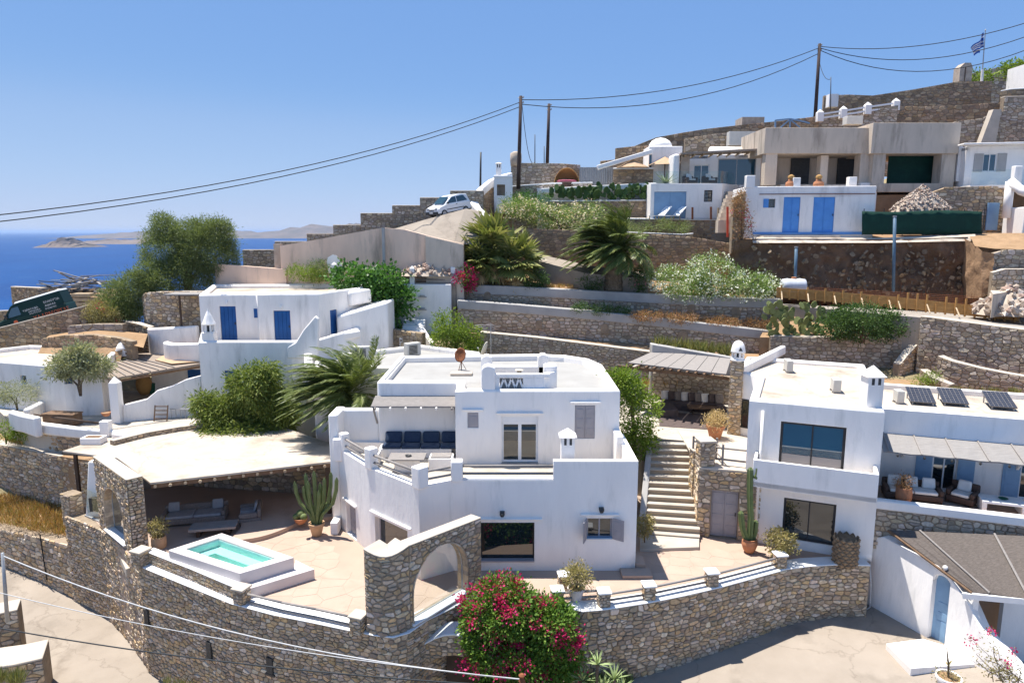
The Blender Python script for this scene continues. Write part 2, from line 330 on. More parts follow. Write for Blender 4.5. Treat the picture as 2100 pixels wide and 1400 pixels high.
def shell(poly, z0, z1, t, holes, mat, parent, name='wall', bev=.09, seg=3, capped=True):
    """Hollow walls on a counter-clockwise plan with openings; tops and outer corners rounded. z1 per corner or one number."""
    n = len(poly); inn = offset_poly(poly, t); zs = list(z1) if isinstance(z1, (list, tuple)) else [z1]*n
    idx = {}; vs = []; fs = []; wt = {}
    def vid(p):
        k = (round(p[0], 4), round(p[1], 4), round(p[2], 4))
        if k not in idx: idx[k] = len(vs); vs.append(k)
        return idx[k]
    def E(a, b, v): k = (min(a, b), max(a, b)); wt[k] = max(wt.get(k, 0), v)
    for i in range(n):
        p, q = Vector(poly[i]), Vector(poly[(i+1) % n]); L = (q-p).length; u = (q-p)/L; nrm = Vector((-u.y, u.x))
        ip, iq = Vector(inn[i]), Vector(inn[(i+1) % n]); hs = holes.get(i, []); za, zb = zs[i], zs[(i+1) % n]
        us = sorted({0.0, L} | {h[0] for h in hs} | {h[1] for h in hs}); zz = sorted({z0} | {h[2] for h in hs} | {h[3] for h in hs})
        nz = len(zz)
        def zv(a, j): return zz[j] if j < nz else za+(zb-za)*a/L
        def O(a, j): c = p+u*a; return vid((c.x, c.y, zv(a, j)))
        def I(a, j):
            c = ip if a == 0 else iq if a == L else p+u*a+nrm*t
            return vid((c.x, c.y, zv(a, j)))
        def inside(a, b, j):
            zm = (zz[j]+zz[j+1])/2 if j+1 < nz else zz[j]+.001 if nz else 0
            if j+1 >= nz: return False
            return any(h[0] <= (a+b)/2 <= h[1] and h[2] <= zm <= h[3] for h in hs)
        for k in range(len(us)-1):
            a, b = us[k], us[k+1]
            for j in range(nz):
                if inside(a, b, j): continue
                fs.append((O(a, j), O(b, j), O(b, j+1), O(a, j+1))); fs.append((I(b, j), I(a, j), I(a, j+1), I(b, j+1)))
            fs.append((O(a, nz), O(b, nz), I(b, nz), I(a, nz))); E(O(a, nz), O(b, nz), 1); E(I(a, nz), I(b, nz), 1)
        for h in hs:
            ks = [a for a in us if h[0] <= a <= h[1]]; js = [j for j in range(nz) if h[2] <= zz[j] <= h[3]]
            for a, b in zip(ks, ks[1:]):
                j0, j1 = js[0], js[-1]
                fs.append((O(b, j0), O(a, j0), I(a, j0), I(b, j0))); fs.append((O(a, j1), O(b, j1), I(b, j1), I(a, j1)))
                E(O(a, j0), O(b, j0), .2); E(O(a, j1), O(b, j1), .2)
            for j, j2 in zip(js, js[1:]):
                a, b = ks[0], ks[-1]
                fs.append((O(a, j), O(a, j2), I(a, j2), I(a, j))); fs.append((O(b, j2), O(b, j), I(b, j), I(b, j2)))
                E(O(a, j), O(a, j2), .2); E(O(b, j), O(b, j2), .2)
        pv = Vector(poly[i])-Vector(poly[i-1]); ang = abs(pv.normalized().angle(u))
        if ang > .3:
            for j in range(nz):
                E(O(0.0, j), O(0.0, j+1), 1)
    me = bpy.data.meshes.new(name); me.from_pydata(vs, [], fs); me.update()
    bm = bmesh.new(); bm.from_mesh(me); bmesh.ops.recalc_face_normals(bm, faces=bm.faces)
    lay = bm.edges.layers.float.new('bevel_weight_edge')
    bm.verts.ensure_lookup_table()
    for e in bm.edges:
        k = (min(e.verts[0].index, e.verts[1].index), max(e.verts[0].index, e.verts[1].index)); e[lay] = wt.get(k, 0)
        if k not in wt and len(e.link_faces) == 2 and e.calc_face_angle(0) > .3 and e.verts[0].co.z != e.verts[1].co.z and abs(e.verts[0].co.x-e.verts[1].co.x) < 1e-4: e[lay] = .3
    bm.to_mesh(me); bm.free(); me.materials.append(MATS[mat]); me.polygons.foreach_set('use_smooth', [True]*len(me.polygons))
    o = link(name, me, parent)
    b = o.modifiers.new('bevel', 'BEVEL'); b.width = bev; b.segments = seg; b.limit_method = 'WEIGHT'; b.harden_normals = False; b.use_clamp_overlap = True
    try: me.set_sharp_from_angle(angle=radians(70))
    except Exception: pass
    return o
def edge_frame(p, q):
    p, q = Vector((p[0], p[1])), Vector((q[0], q[1])); u = (q-p).normalized(); return (p, u, Vector((u.y, -u.x)))
def px_rect(p, q, x0, y0, x1, y1):
    o, u, n = edge_frame(p, q); ym = (y0+y1)/2; xm = (x0+x1)/2
    a = V(x0, ym, p, q); b = V(x1, ym, p, q); ua, ub = (Vector((a.x, a.y))-o).dot(u), (Vector((b.x, b.y))-o).dot(u)
    za, zb = V(xm, y1, p, q).z, V(xm, y0, p, q).z
    return (min(ua, ub), max(ua, ub), za, zb)
def window(parent, fr, h, mat='frame_white', gm='window_glass', fw=.07, cols=2, rows=1, rec=.14, name='window', sill=None, label=None, bar=None):
    u0, u1, z0, z1 = h; m = MB(); d0, d1 = -rec-.06, -rec; bar = bar or fw*.8; e = .012
    m.fbox(fr, u0-e, u0+fw, d0, d1, z0-e, z1+e); m.fbox(fr, u1-fw, u1+e, d0, d1, z0-e, z1+e)
    m.fbox(fr, u0+fw, u1-fw, d0, d1, z0-e, z0+fw); m.fbox(fr, u0+fw, u1-fw, d0, d1, z1-fw, z1+e)
    for k in range(1, cols):
        c = u0+(u1-u0)*k/cols; m.fbox(fr, c-bar/2, c+bar/2, d0-.004, d1+.006, z0+fw, z1-fw)
    for k in range(1, rows):
        c = z0+(z1-z0)*k/rows; m.fbox(fr, u0+fw, u1-fw, d0-.002, d1+.003, c-bar/2, c+bar/2)
    o = m.build(name, mat, parent)
    if label: o['label'] = label
    for i in range(cols):
        g = MB(); a = u0+(u1-u0)*i/cols; b = u0+(u1-u0)*(i+1)/cols
        g.fbox(fr, max(a, u0+.02), min(b, u1-.02), d0+.02, d0+.032, z0+.02, z1-.02); g.build('pane', gm, o)
    if sill:
        s = MB(); s.fbox(fr, u0+.004, u1-.004, -rec+.001, .05, z0+.004, z0+.05); s.build('sill', sill, o)
    return o
def board_door(parent, fr, h, mat, rec=.06, boards=4, label=None, name='door', handle=True, t=.05, panels=0):
    u0, u1, z0, z1 = h; m = MB(); m.fbox(fr, u0+.005, u1-.005, -rec-t, -rec, z0+.005, z1-.005)
    w = (u1-u0)/boards
    o = m.build(name, mat, parent)
    if label: o['label'] = label
    for k in range(boards):
        b = MB(); b.fbox(fr, u0+k*w+.012, u0+(k+1)*w-.008, -rec+.001, -rec+.022, z0+.02, z1-.02)
        if panels:
            zz = z0+.1
            for q in range(panels):
                hh = (z1-z0-.2)/panels; b.fbox(fr, u0+k*w+.07, u0+(k+1)*w-.07, -rec+.022, -rec+.035, zz+.05, zz+hh-.05); zz += hh
        b.build('board', mat, o, bevel=.006, seg=1)
    if handle:
        k = MB(); k.fbox(fr, u1-.12, u1-.07, -rec+.022, -rec+.07, (z0+z1)/2-.08, (z0+z1)/2+.06); k.build('handle', 'metal_dark', o)
    return o
STONE_TONES = [(0.572, 0.424, 0.276), (0.511, 0.418, 0.325), (0.65, 0.527, 0.387), (0.464, 0.366, 0.262), (0.619, 0.44, 0.255), (0.402, 0.315, 0.236), (0.712, 0.6, 0.477)]
GREY_TONES = [(0.487, 0.425, 0.352), (0.43, 0.369, 0.307), (0.573, 0.506, 0.422), (0.388, 0.329, 0.263), (0.516, 0.425, 0.319)]
BROWN_TONES = [(0.477, 0.355, 0.236), (0.398, 0.293, 0.201), (0.541, 0.408, 0.272), (0.334, 0.247, 0.171), (0.446, 0.309, 0.186)]
def clip(poly, a, b, c):
    out = []; n = len(poly)
    for i in range(n):
        p, q = poly[i], poly[(i+1) % n]; dp, dq = a*p[0]+b*p[1]-c, a*q[0]+b*q[1]-c
        if dp <= 0: out.append(p)
        if (dp < 0 < dq) or (dq < 0 < dp):
            t = dp/(dp-dq); out.append((p[0]+(q[0]-p[0])*t, p[1]+(q[1]-p[1])*t))
    return out
def cells(seeds, k=13, reach=2.0, an=1.0):
    """Cells round scattered points: [(seed index, polygon)]."""
    S = np.array(seeds)*(1, an); n = len(S); out = []
    if n < 2: return out
    for i in range(n):
        d = ((S-S[i])**2).sum(1); nb = np.argpartition(d, min(k, n-1))[:k+1] if n > k+1 else range(n)
        x, y = S[i]; poly = [(x-reach, y-reach), (x+reach, y-reach), (x+reach, y+reach), (x-reach, y+reach)]
        for j in nb:
            if j == i: continue
            ax, ay = S[j][0]-x, S[j][1]-y
            poly = clip(poly, ax, ay, ax*(x+S[j][0])/2+ay*(y+S[j][1])/2)
            if len(poly) < 3: break
        if len(poly) >= 3: out.append((i, [(p[0], p[1]/an) for p in poly]))
    return out
def course_seeds(u0, u1, v0, v1, size, R, flat=.56):
    out = []; v = v0
    while v < v1+size*.2:
        h = size*flat*R.uniform(.6, 1.45); u = u0-size*R.uniform(0, 1)
        while u < u1+size*.3:
            w = size*R.choice((.55, .75, .9, 1.1, 1.4, 1.8))*R.uniform(.85, 1.15)
            if R.random() < .16: out += [(u+w/2, v+h*.25), (u+w/2+R.uniform(-.03, .03), v+h*.8)]
            else: out.append((u+w/2, v+h/2+R.uniform(-.15, .15)*h))
            u += w
        v += h
    return [s for s in out if u0-.02 < s[0] < u1+.02 and v0-.02 < s[1] < v1+.02]
def stone_piece(mb, poly, F, R, tones, joint=.008, depth=.05, back=-.03):
    """One stone: outline in wall coordinates, F(u, v, d) puts it in the place."""
    cx = sum(p[0] for p in poly)/len(poly); cy = sum(p[1] for p in poly)/len(poly); n = len(poly)
    rad = sum(hypot(p[0]-cx, p[1]-cy) for p in poly)/n
    if rad < .04: return False
    q = []
    for i, p in enumerate(poly):
        a = poly[i-1]
        if hypot(p[0]-a[0], p[1]-a[1]) > rad*.18: q.append(p)
    poly = q if len(q) >= 3 else poly; q = []
    for i, p in enumerate(poly):
        a, c = poly[i-1], poly[(i+1) % len(poly)]; e = R.uniform(.10, .24); q += [(p[0]+(a[0]-p[0])*e, p[1]+(a[1]-p[1])*e), (p[0]+(c[0]-p[0])*e, p[1]+(c[1]-p[1])*e)]
    poly = q; n = len(poly)
    def sh(j): return [(cx+(p[0]-cx)*max(.3, 1-j/max(hypot(p[0]-cx, p[1]-cy), .01)), cy+(p[1]-cy)*max(.3, 1-j/max(hypot(p[0]-cx, p[1]-cy), .01))) for p in poly]
    d = depth*R.uniform(.45, 1.15); tx, ty = R.uniform(-.12, .12), R.uniform(-.12, .12)
    r0 = sh(joint*R.uniform(.7, 1.4)); r1 = sh(joint+min(.03, rad*.16))
    vs = [F(p[0], p[1], back) for p in r0]+[F(p[0], p[1], d+tx*(p[0]-cx)+ty*(p[1]-cy)) for p in r1]
    fs = [(i, (i+1) % n, n+(i+1) % n, n+i) for i in range(n)]+[tuple(range(n, 2*n))]
    t = R.choice(tones); k = R.uniform(.78, 1.18); mb.add(vs, fs, (t[0]*k, t[1]*k*R.uniform(.97, 1.02), t[2]*k*R.uniform(.92, 1.05)))
    return True
class Path:
    """A plan line with tops and bottoms: points (x, y, zbottom, ztop). The seen face lies to the right-hand side going along it."""
    def __init__(s, pts):
        s.p = [Vector((p[0], p[1])) for p in pts]; s.zb = [p[2] for p in pts]; s.zt = [p[3] for p in pts]; s.l = [0]
        for a, b in zip(s.p, s.p[1:]): s.l.append(s.l[-1]+(b-a).length)
        s.L = s.l[-1]; s.n = []
        for i in range(len(s.p)):
            ns = []
            if i > 0: d = (s.p[i]-s.p[i-1]).normalized(); ns.append(Vector((d.y, -d.x)))
            if i+1 < len(s.p): d = (s.p[i+1]-s.p[i]).normalized(); ns.append(Vector((d.y, -d.x)))
            m = sum(ns, Vector((0, 0)))/len(ns); s.n.append(m/max(m.length_squared, .3))
    def at(s, u):
        i = 0
        while i < len(s.l)-2 and u > s.l[i+1]: i += 1
        t = (u-s.l[i])/max(s.l[i+1]-s.l[i], 1e-6); f = lambda a: a[i]+(a[i+1]-a[i])*t
        return f(s.p), f(s.n), f(s.zb), f(s.zt)
    def F(s, u, v, d): p, n, _, _ = s.at(u); return (p.x+n.x*d, p.y+n.y*d, v)
def solid_path(mb, P, t, lift=0, out=0, top=None, zb=None):
    """Solid body along a path: face at the path, thickness t behind it."""
    m = len(P.p)
    for i in range(m-1):
        q = []
        for z in (0, 1):
            for j, side in ((i, 1), (i+1, 1), (i+1, 0), (i, 0)):
                n = P.n[j]; d = out if side else -t; zz = (P.zb[j] if zb is None else P.zt[j]+zb) if z == 0 else P.zt[j]+lift if top is None else P.zt[j]+top
                q.append((P.p[j].x+n.x*d, P.p[j].y+n.y*d, zz))
        mb.hexa(q)
def cap_path(P, t, h, over, mat, parent, name='coping', bev=.03, sink=0, dz=None):
    """Coping along the top as one smooth strip (shared corners, so it bends)."""
    m = len(P.p); vs = []; fs = []
    for j in range(m):
        n = P.n[j]
        for d, z in ((over, P.zt[j]-sink), (over, P.zt[j]+h), (-t-over*.6, P.zt[j]+h), (-t-over*.6, P.zt[j]-sink)):
            vs.append((P.p[j].x+n.x*d, P.p[j].y+n.y*d, z))
    for j in range(m-1):
        for k in range(4): fs.append((4*j+k, 4*j+(k+1) % 4, 4*j+4+(k+1) % 4, 4*j+4+k))
    fs += [(3, 2, 1, 0), tuple(4*(m-1)+k for k in range(4))]
    b = MB(); b.add(vs, fs); o = b.build(name, mat, parent, bevel=bev, seg=2)
    bm = bmesh.new(); bm.from_mesh(o.data); bmesh.ops.recalc_face_normals(bm, faces=bm.faces); bm.to_mesh(o.data); bm.free()
    return o
def face_stones(parent, P, size, R, tones, parts=300, joint=.008, depth=.05, avoid=None, flat=.56, nm='stone'):
    """Stones on the face of a path. avoid(u, v) -> None or the (a, b, c) half-plane to keep."""
    zb, zt = min(P.zb), max(P.zt); sd = []
    for s in course_seeds(0, P.L, zb, zt, size, R, flat):
        _, _, b, t = P.at(min(max(s[0], 0), P.L))
        if b-.02 < s[1] < t+.02 and not (avoid and avoid(s[0], s[1]) == 'in'): sd.append(s)
    pieces = []
    for i, poly in cells(sd, 13, size*1.6, 1.55):
        u, v = sd[i]; du = .05; _, _, b1, t1 = P.at(min(max(u-du, 0), P.L)); _, _, b2, t2 = P.at(min(max(u+du, 0), P.L))
        poly = clip(poly, -1, 0, 0); poly = clip(poly, 1, 0, P.L)
        k = (t2-t1)/(2*du); k = max(-3, min(3, k)); c = (t1+t2)/2; poly = clip(poly, -k, 1, c-k*u)
        k = (b2-b1)/(2*du); k = max(-3, min(3, k)); c = (b1+b2)/2; poly = clip(poly, k, -1, -(c-k*u))
        if avoid:
            h = avoid(u, v)
            if h: poly = clip(poly, *h)
        if len(poly) >= 3: pieces.append(poly)
    area = lambda q: abs(sum(q[i][0]*q[(i+1) % len(q)][1]-q[(i+1) % len(q)][0]*q[i][1] for i in range(len(q))))
    pieces.sort(key=area, reverse=True)
    rest = MB()
    for k, poly in enumerate(pieces):
        if k < parts:
            b = MB()
            if stone_piece(b, poly, P.F, R, tones, joint, depth): b.build(nm, 'stone', parent)
        else: stone_piece(rest, poly, P.F, R, tones, joint, depth)
    if rest.v:
        o = rest.build('small_stones' if parts else 'stonework', 'stone', parent); o['kind'] = 'stuff'
_seed = [11]
def stone_wall(label, pts, size=.4, t=.45, parts=300, tones=STONE_TONES, cap=None, capm='coping', over=.03, name='stone_wall', cat='stone wall', joint=.008, depth=.05, group=None, avoid=None, core='mortar', ends=False, flat=.56, capbev=.03):
    """pts: (x, y, zbottom, ztop), seen face to the right-hand side of the direction of travel."""
    _seed[0] += 1; R = random.Random(_seed[0]); P = Path(pts)
    o = thing(name, label, cat, (pts[0][0], pts[0][1], pts[0][2]), group)
    b = MB(); solid_path(b, P, t, lift=-.01); b.build('core', core, o)
    face_stones(o, P, size, R, tones, parts, joint, depth, avoid, flat)
    if ends:
        for a, nn in ((0, 1), (-1, -1)):
            n = P.n[a]; p = P.p[a]; q = p-n*t
            pp = [(q.x, q.y, P.zb[a], P.zt[a]), (p.x, p.y, P.zb[a], P.zt[a])] if a == 0 else [(p.x, p.y, P.zb[a], P.zt[a]), (q.x, q.y, P.zb[a], P.zt[a])]
            face_stones(o, Path(pp), size, R, tones, max(0, min(parts, 20)), joint, depth, None, flat)
    if cap: cap_path(P, t, cap, over, capm, o, bev=capbev)
    return o, P
def pillar(label, c, ang, sx, sy, z0, z1, size=.25, parts=60, cap=.08, capm='coping', name='stone_pillar', cat='pillar', parent=None, group=None, tones=STONE_TONES):
    _seed[0] += 1; R = random.Random(_seed[0])
    o = thing(name, label, cat, (c[0], c[1], z0), group) if parent is None else parent
    b = MB(); b.obox(c, ang, sx, sy, z0, z1-.005); b.build('core', 'mortar', o)
    ca, sa = cos(ang), sin(ang); cr = [(c[0]+a*sx/2*ca-bb*sy/2*sa, c[1]+a*sx/2*sa+bb*sy/2*ca) for a, bb in ((-1, -1), (1, -1), (1, 1), (-1, 1))]
    for i in (3, 0, 1):
        p, q = cr[i], cr[(i+1) % 4]; face_stones(o, Path([(p[0], p[1], z0, z1), (q[0], q[1], z0, z1)]), size, R, tones, parts//3, .012, .03)
    if cap:
        k = MB(); k.obox(c, ang, sx+.1, sy+.1, z1, z1+cap); k.build('cap', capm, o, bevel=.02)
    return o
def pip(x, y, poly):
    r = False; n = len(poly)
    for i in range(n):
        a, b = poly[i], poly[i-1]
        if (a[1] > y) != (b[1] > y) and x < (b[0]-a[0])*(y-a[1])/(b[1]-a[1])+a[0]: r = not r
    return r
def paving(parent, poly, z, size, R, mat, parts=300, nm='paver', th=.006, joint=.006, grow=.0, zf=None):
    """Irregular flagstones with sunk joints on a level plan outline."""
    xs = [p[0] for p in poly]; ys = [p[1] for p in poly]; sd = []; y = min(ys)
    while y < max(ys):
        x = min(xs)+R.uniform(0, size)
        while x < max(xs):
            s = (x+R.uniform(-.28, .28)*size, y+R.uniform(-.28, .28)*size)
            if pip(s[0], s[1], poly): sd.append(s)
            x += size*R.uniform(.8, 1.3)
        y += size*.85
    rest = MB(); n = 0; pcs = []
    for i, q in cells(sd, 12, size*1.5):
        if all(pip(p[0], p[1], poly) for p in q): pcs.append(q)
    pcs.sort(key=lambda q: sum(p[1] for p in q)/len(q))
    for q in pcs:
        cx = sum(p[0] for p in q)/len(q); cy = sum(p[1] for p in q)/len(q); m = len(q); dz = R.uniform(-.003, .003)
        f = lambda j: [(cx+(p[0]-cx)*max(.3, 1-j/max(.02, hypot(p[0]-cx, p[1]-cy))), cy+(p[1]-cy)*max(.3, 1-j/max(.02, hypot(p[0]-cx, p[1]-cy)))) for p in q]
        r0, r1 = f(joint), f(joint+.01); zz = (lambda a, b: z) if zf is None else zf
        b = MB() if n < parts else rest; n += 1
        b.add([(p[0], p[1], zz(*p)-.01) for p in r0]+[(p[0], p[1], zz(*p)+th+dz) for p in r1], [(k, (k+1) % m, m+(k+1) % m, m+k) for k in range(m)]+[tuple(range(m, 2*m))])
        if b is not rest: b.build(nm, mat, parent)
    if rest.v: o = rest.build('far_'+nm+'s', mat, parent); o['kind'] = 'stuff'
def leaves_mesh(name, mat, parent, pos, axis, size, aspect=.45, flat=None, fold=False, local=False):
    """pos Nx3, axis Nx3 (leaf direction), size N: one pointed leaf (two triangles) each."""
    n = len(pos); pos = np.asarray(pos, float); ax = np.asarray(axis, float); ax /= np.linalg.norm(ax, axis=1, keepdims=True)+1e-9
    rv = rng.normal(size=(n, 3)) if flat is None else np.asarray(flat, float)+rng.normal(size=(n, 3))*.35
    sd = np.cross(ax, rv); sd /= np.linalg.norm(sd, axis=1, keepdims=True)+1e-9
    s = np.asarray(size, float).reshape(-1, 1)
    v = np.empty((n, 4, 3)); v[:, 0] = pos; v[:, 1] = pos+ax*s*.5+sd*s*aspect*.5; v[:, 2] = pos+ax*s; v[:, 3] = pos+ax*s*.5-sd*s*aspect*.5
    return quads_mesh(name, mat, parent, v.reshape(-1, 3), n, local)
def quads_mesh(name, mat, parent, v, n, local=False):
    me = bpy.data.meshes.new(name); me.vertices.add(4*n); me.vertices.foreach_set('co', np.ascontiguousarray(v, np.float32).ravel())
    me.loops.add(4*n); me.loops.foreach_set('vertex_index', np.arange(4*n, dtype=np.int32))
    me.polygons.add(n); me.polygons.foreach_set('loop_start', np.arange(0, 4*n, 4, dtype=np.int32)); me.polygons.foreach_set('loop_total', np.full(n, 4, np.int32))
    me.update(calc_edges=True); me.materials.append(MATS[mat])
    return link(name, me, parent, local=local)
def clump_points(lobes, nclump, per, spread, surf=.75):
    """Leaf positions in clumps spread near the surface of several ellipsoids."""
    vol = np.array([l[1][0]*l[1][1]+l[1][1]*l[1][2]+l[1][0]*l[1][2] for l in lobes]); pr = vol/vol.sum(); P = []; A = []
    for _ in range(nclump):
        c, r = lobes[rng.choice(len(lobes), p=pr)]; d = rng.normal(size=3); d /= np.linalg.norm(d)
        k = surf+(1-surf)*rng.random() if rng.random() < .8 else rng.uniform(.25, 1)
        k *= rng.uniform(.86, 1.12); cc = np.array(c)+d*np.array(r)*k
        m = max(3, int(per*rng.uniform(.5, 1.5))); o = rng.normal(size=(m, 3))*spread*rng.uniform(.7, 1.3)
        P.append(cc+o); A.append(o*1.0+d*spread*.8+rng.normal(size=(m, 3))*spread*.5)
    return np.concatenate(P), np.concatenate(A)
def bush(label, name, base, lobes, mat, nclump=120, per=30, spread=.16, leaf=.1, aspect=.45, cat='bush', trunk=None, group=None, droop=0, surf=.75, extra=None, trunkm='bark', zfloor=None):
    """lobes relative to base: [((x,y,z),(rx,ry,rz))]; trunk: [(pts rel, radii)]; extra: [(name, mat, count clumps, per, spread, leaf, aspect)]"""
    o = thing(name, label, cat, base, group); L = [((base[0]+c[0], base[1]+c[1], base[2]+c[2]), r) for c, r in lobes]
    P, A = clump_points(L, nclump, per, spread, surf); A[:, 2] -= droop*spread
    if zfloor is not None: k = P[:, 2] > zfloor; P, A = P[k], A[k]
    leaves_mesh('crown', mat, o, P, A, leaf*rng.uniform(.6, 1.3, len(P)), aspect)
    t = MB()
    for pts, r in (trunk or [([(0, 0, -.1), (.02, 0, .3), (0, .03, max(c[2] for c, _ in lobes)*.9)], [.06, .05, .02])]):
        t.tube([Vector(p)+Vector(base) for p in pts], r, 7)
    t.build('trunk', trunkm, o, smooth=True)
    for nm, mt, nc, pr, sp, lf, asp in (extra or []):
        P, A = clump_points([(c, (r[0]*1.04, r[1]*1.04, r[2]*1.04)) for c, r in L], nc, pr, sp, .93)
        if zfloor is not None: k = P[:, 2] > zfloor; P, A = P[k], A[k]
        q = leaves_mesh(nm, mt, o, P, A, lf*rng.uniform(.7, 1.3, len(P)), asp); q['kind'] = 'stuff'
    return o
def limbs(base, tips, r0, bend=.3):
    out = []
    for tx, ty, tz, f in tips:
        out.append(([(0, 0, -.15), (tx*.12, ty*.12, tz*.35), (tx*.5+bend*random.uniform(-.2, .2), ty*.5, tz*.7), (tx, ty, tz)], [r0*f, r0*f*.8, r0*f*.5, r0*f*.2]))
    return out
def palm(label, base, h, lean, nf, flen, wind, mat, r=.28, crown_only=False, group=None, leaflen=.5, cat='palm', seed=1, drop=1.0, n=30, skirt=0):
    """Feather palm: trunk with leaf-base rings, arching fronds pushed over by wind (a plan vector)."""
    R = random.Random(seed); o = thing('date_palm', label, cat, base, group); top = Vector(base)+Vector((lean[0], lean[1], h)); t = MB()
    prof = []; nn = 14
    for k in range(nn+1):
        a = k/nn; p = Vector(base)+Vector((lean[0]*a*a, lean[1]*a*a, h*a-.15*(k == 0))); prof.append((p, r*(1.15-.3*a)*(1.06 if k % 2 else .94)))
    t.tube([p for p, _ in prof], [q for _, q in prof], 12); t.build('trunk', 'palm_bark', o, smooth=False)
    pos = []; ax = []; sz = []; fl = []; stems = MB()
    for k in range(nf):
        az = 2*pi*k*.618+R.uniform(-.2, .2); el = R.uniform(-.12, 1.3); L = flen*R.uniform(.8, 1.1)
        d = Vector((cos(az)*cos(el), sin(az)*cos(el), sin(el))); p = top.copy(); pts = [p.copy()]; m = n; st = L/m
        for i in range(m):
            a = i/m
            d = (d+Vector((wind[0], wind[1], 0))*(.055*(.4+a))*30/m+Vector((0, 0, -1))*(.05*(.35+1.3*a))*drop*30/m).normalized(); p = p+d*st; pts.append(p.copy())
            if i > 2:
                side = d.cross(Vector((0, 0, 1))); side = side.normalized() if side.length > .05 else Vector((1, 0, 0)); up = side.cross(d)
                ll = leaflen*(sin(pi*min(1, .18+a*.82))**.6)
                for s in (-1, 1, -1, 1):
                    v = d*.9+side*s*.62+up*.12+Vector((wind[0], wind[1], 0))*.35+Vector((0, 0, -.25-.2*R.random()))
                    pos.append(p+d*st*R.uniform(-.3, .3)); ax.append(v); sz.append(ll*R.uniform(.8, 1.15)); fl.append(up)
        stems.tube(pts[::3], [max(.006, .03*(1-i/len(pts[::3]))) for i in range(len(pts[::3]))], 5)
    leaves_mesh('fronds', mat, o, [tuple(p) for p in pos], [tuple(a) for a in ax], sz, .11, [tuple(f) for f in fl]); stems.build('frond_stems', 'leaf_palm', o)
    return o
def fan_palm(label, base, h, nf, fl, seed=1, wind=(0, 0), group=None, rr=.22, dead=14):
    R = random.Random(seed); o = thing('fan_palm', label, 'palm', base, group); top = Vector(base)+Vector((0, 0, h)); t = MB()
    t.tube([Vector(base)-Vector((0, 0, .15)), Vector(base)+Vector((0, 0, h*.5)), top], [rr*1.2, rr, rr*.9], 9); t.build('trunk', 'palm_bark', o)
    for nm, mt, cnt, e0, e1 in (('fronds', 'leaf_fanpalm', nf, -.5, 1.35), ('dead_fronds', 'leaf_dry', dead, -1.4, -.75)):
        pos = []; ax = []; sz = []; flt = []; stems = MB()
        for k in range(cnt):
            az = 2*pi*k*.618+R.uniform(-.3, .3); el = R.uniform(e0, e1); L = fl*R.uniform(.75, 1.15)
            d = Vector((cos(az)*cos(el)+wind[0], sin(az)*cos(el)+wind[1], sin(el))).normalized(); s = d.cross(Vector((0, 0, 1))); s = s.normalized() if s.length > .05 else Vector((1, 0, 0)); up = s.cross(d)
            hub = top+d*L*.8+Vector((0, 0, -.12*L)); stems.tube([top, top+d*L*.45, hub], [.02, .015, .01], 4)
            m = 19
            for i in range(m):
                a = (i/(m-1)-.5)*pi*1.35; v = d*cos(a)+s*sin(a)+up*.12+Vector((0, 0, -.25-.3*abs(sin(a))))+Vector((wind[0], wind[1], 0))*.6
                pos.append(tuple(hub)); ax.append(tuple(v)); sz.append(L*.85*R.uniform(.8, 1.1)*(1-.2*abs(sin(a)))); flt.append(tuple(up))
        leaves_mesh(nm, mt, o, pos, ax, sz, .17, flt); stems.build(nm[:-1]+'_stems', mt, o)
    return o
def rosette(parent, c, n, L, mat, nm='blade', wdt=.16, up=.7, seed=3, curl=.0, asone=True):
    """Aloe or agave: thick tapering blades from one point."""
    R = random.Random(seed); m = MB()
    for k in range(n):
        az = 2*pi*k*.618; el = R.uniform(.1, up)*pi/2; l = L*R.uniform(.75, 1.1); d = Vector((cos(az)*cos(el), sin(az)*cos(el), sin(el))); s = Vector((-sin(az), cos(az), 0)); p = Vector(c); pts = [p];
        for i in range(3): d = (d+Vector((0, 0, -curl))).normalized(); p = p+d*l/3; pts.append(p)
        w = l*wdt; u = s.cross(d)
        vs = []
        for i, (q, ww) in enumerate(zip(pts, (w*.7, w, w*.6, .004))): vs += [q-s*ww/2, q+Vector((0, 0, -.04*w-.01)), q+s*ww/2]
        m.add(vs, [(3*i, 3*i+1, 3*i+4, 3*i+3) for i in range(3)]+[(3*i+1, 3*i+2, 3*i+5, 3*i+4) for i in range(3)])
    return m.build(nm, mat, parent)
def grass(name, label, poly, zf, n, h, mat, cat='grass', wid=.03, lean=.4):
    xs = [p[0] for p in poly]; ys = [p[1] for p in poly]; P = []; A = []
    while len(P) < n:
        x, y = random.uniform(min(xs), max(xs)), random.uniform(min(ys), max(ys))
        if pip(x, y, poly):
            for _ in range(5):
                P.append((x+random.gauss(0, .05), y+random.gauss(0, .05), zf(x, y)-.02)); A.append((random.gauss(0, lean), random.gauss(0, lean), 1))
    o = leaves_mesh(name, mat, None, P, A, h*rng.uniform(.4, 1.2, len(P)), wid/h*2); tag(o, label, cat); o['kind'] = 'stuff'; return o
POTS = {'tall': [(.55, 0), (.62, .05), (.95, .85), (1.06, .86), (1.06, 1.0), (.9, 1.0), (.88, .9)], 'round': [(.5, 0), (.8, .25), (1.0, .6), (.95, .85), (.8, .95), (.88, 1.0), (.75, 1.0), (.7, .92)],
        'bowl': [(.55, 0), (.8, .35), (.98, .8), (1.04, 1.0), (.92, 1.0), (.88, .85)], 'barrel': [(.85, 0), (1, .3), (1, .7), (.92, 1), (.8, 1), (.8, .9)]}
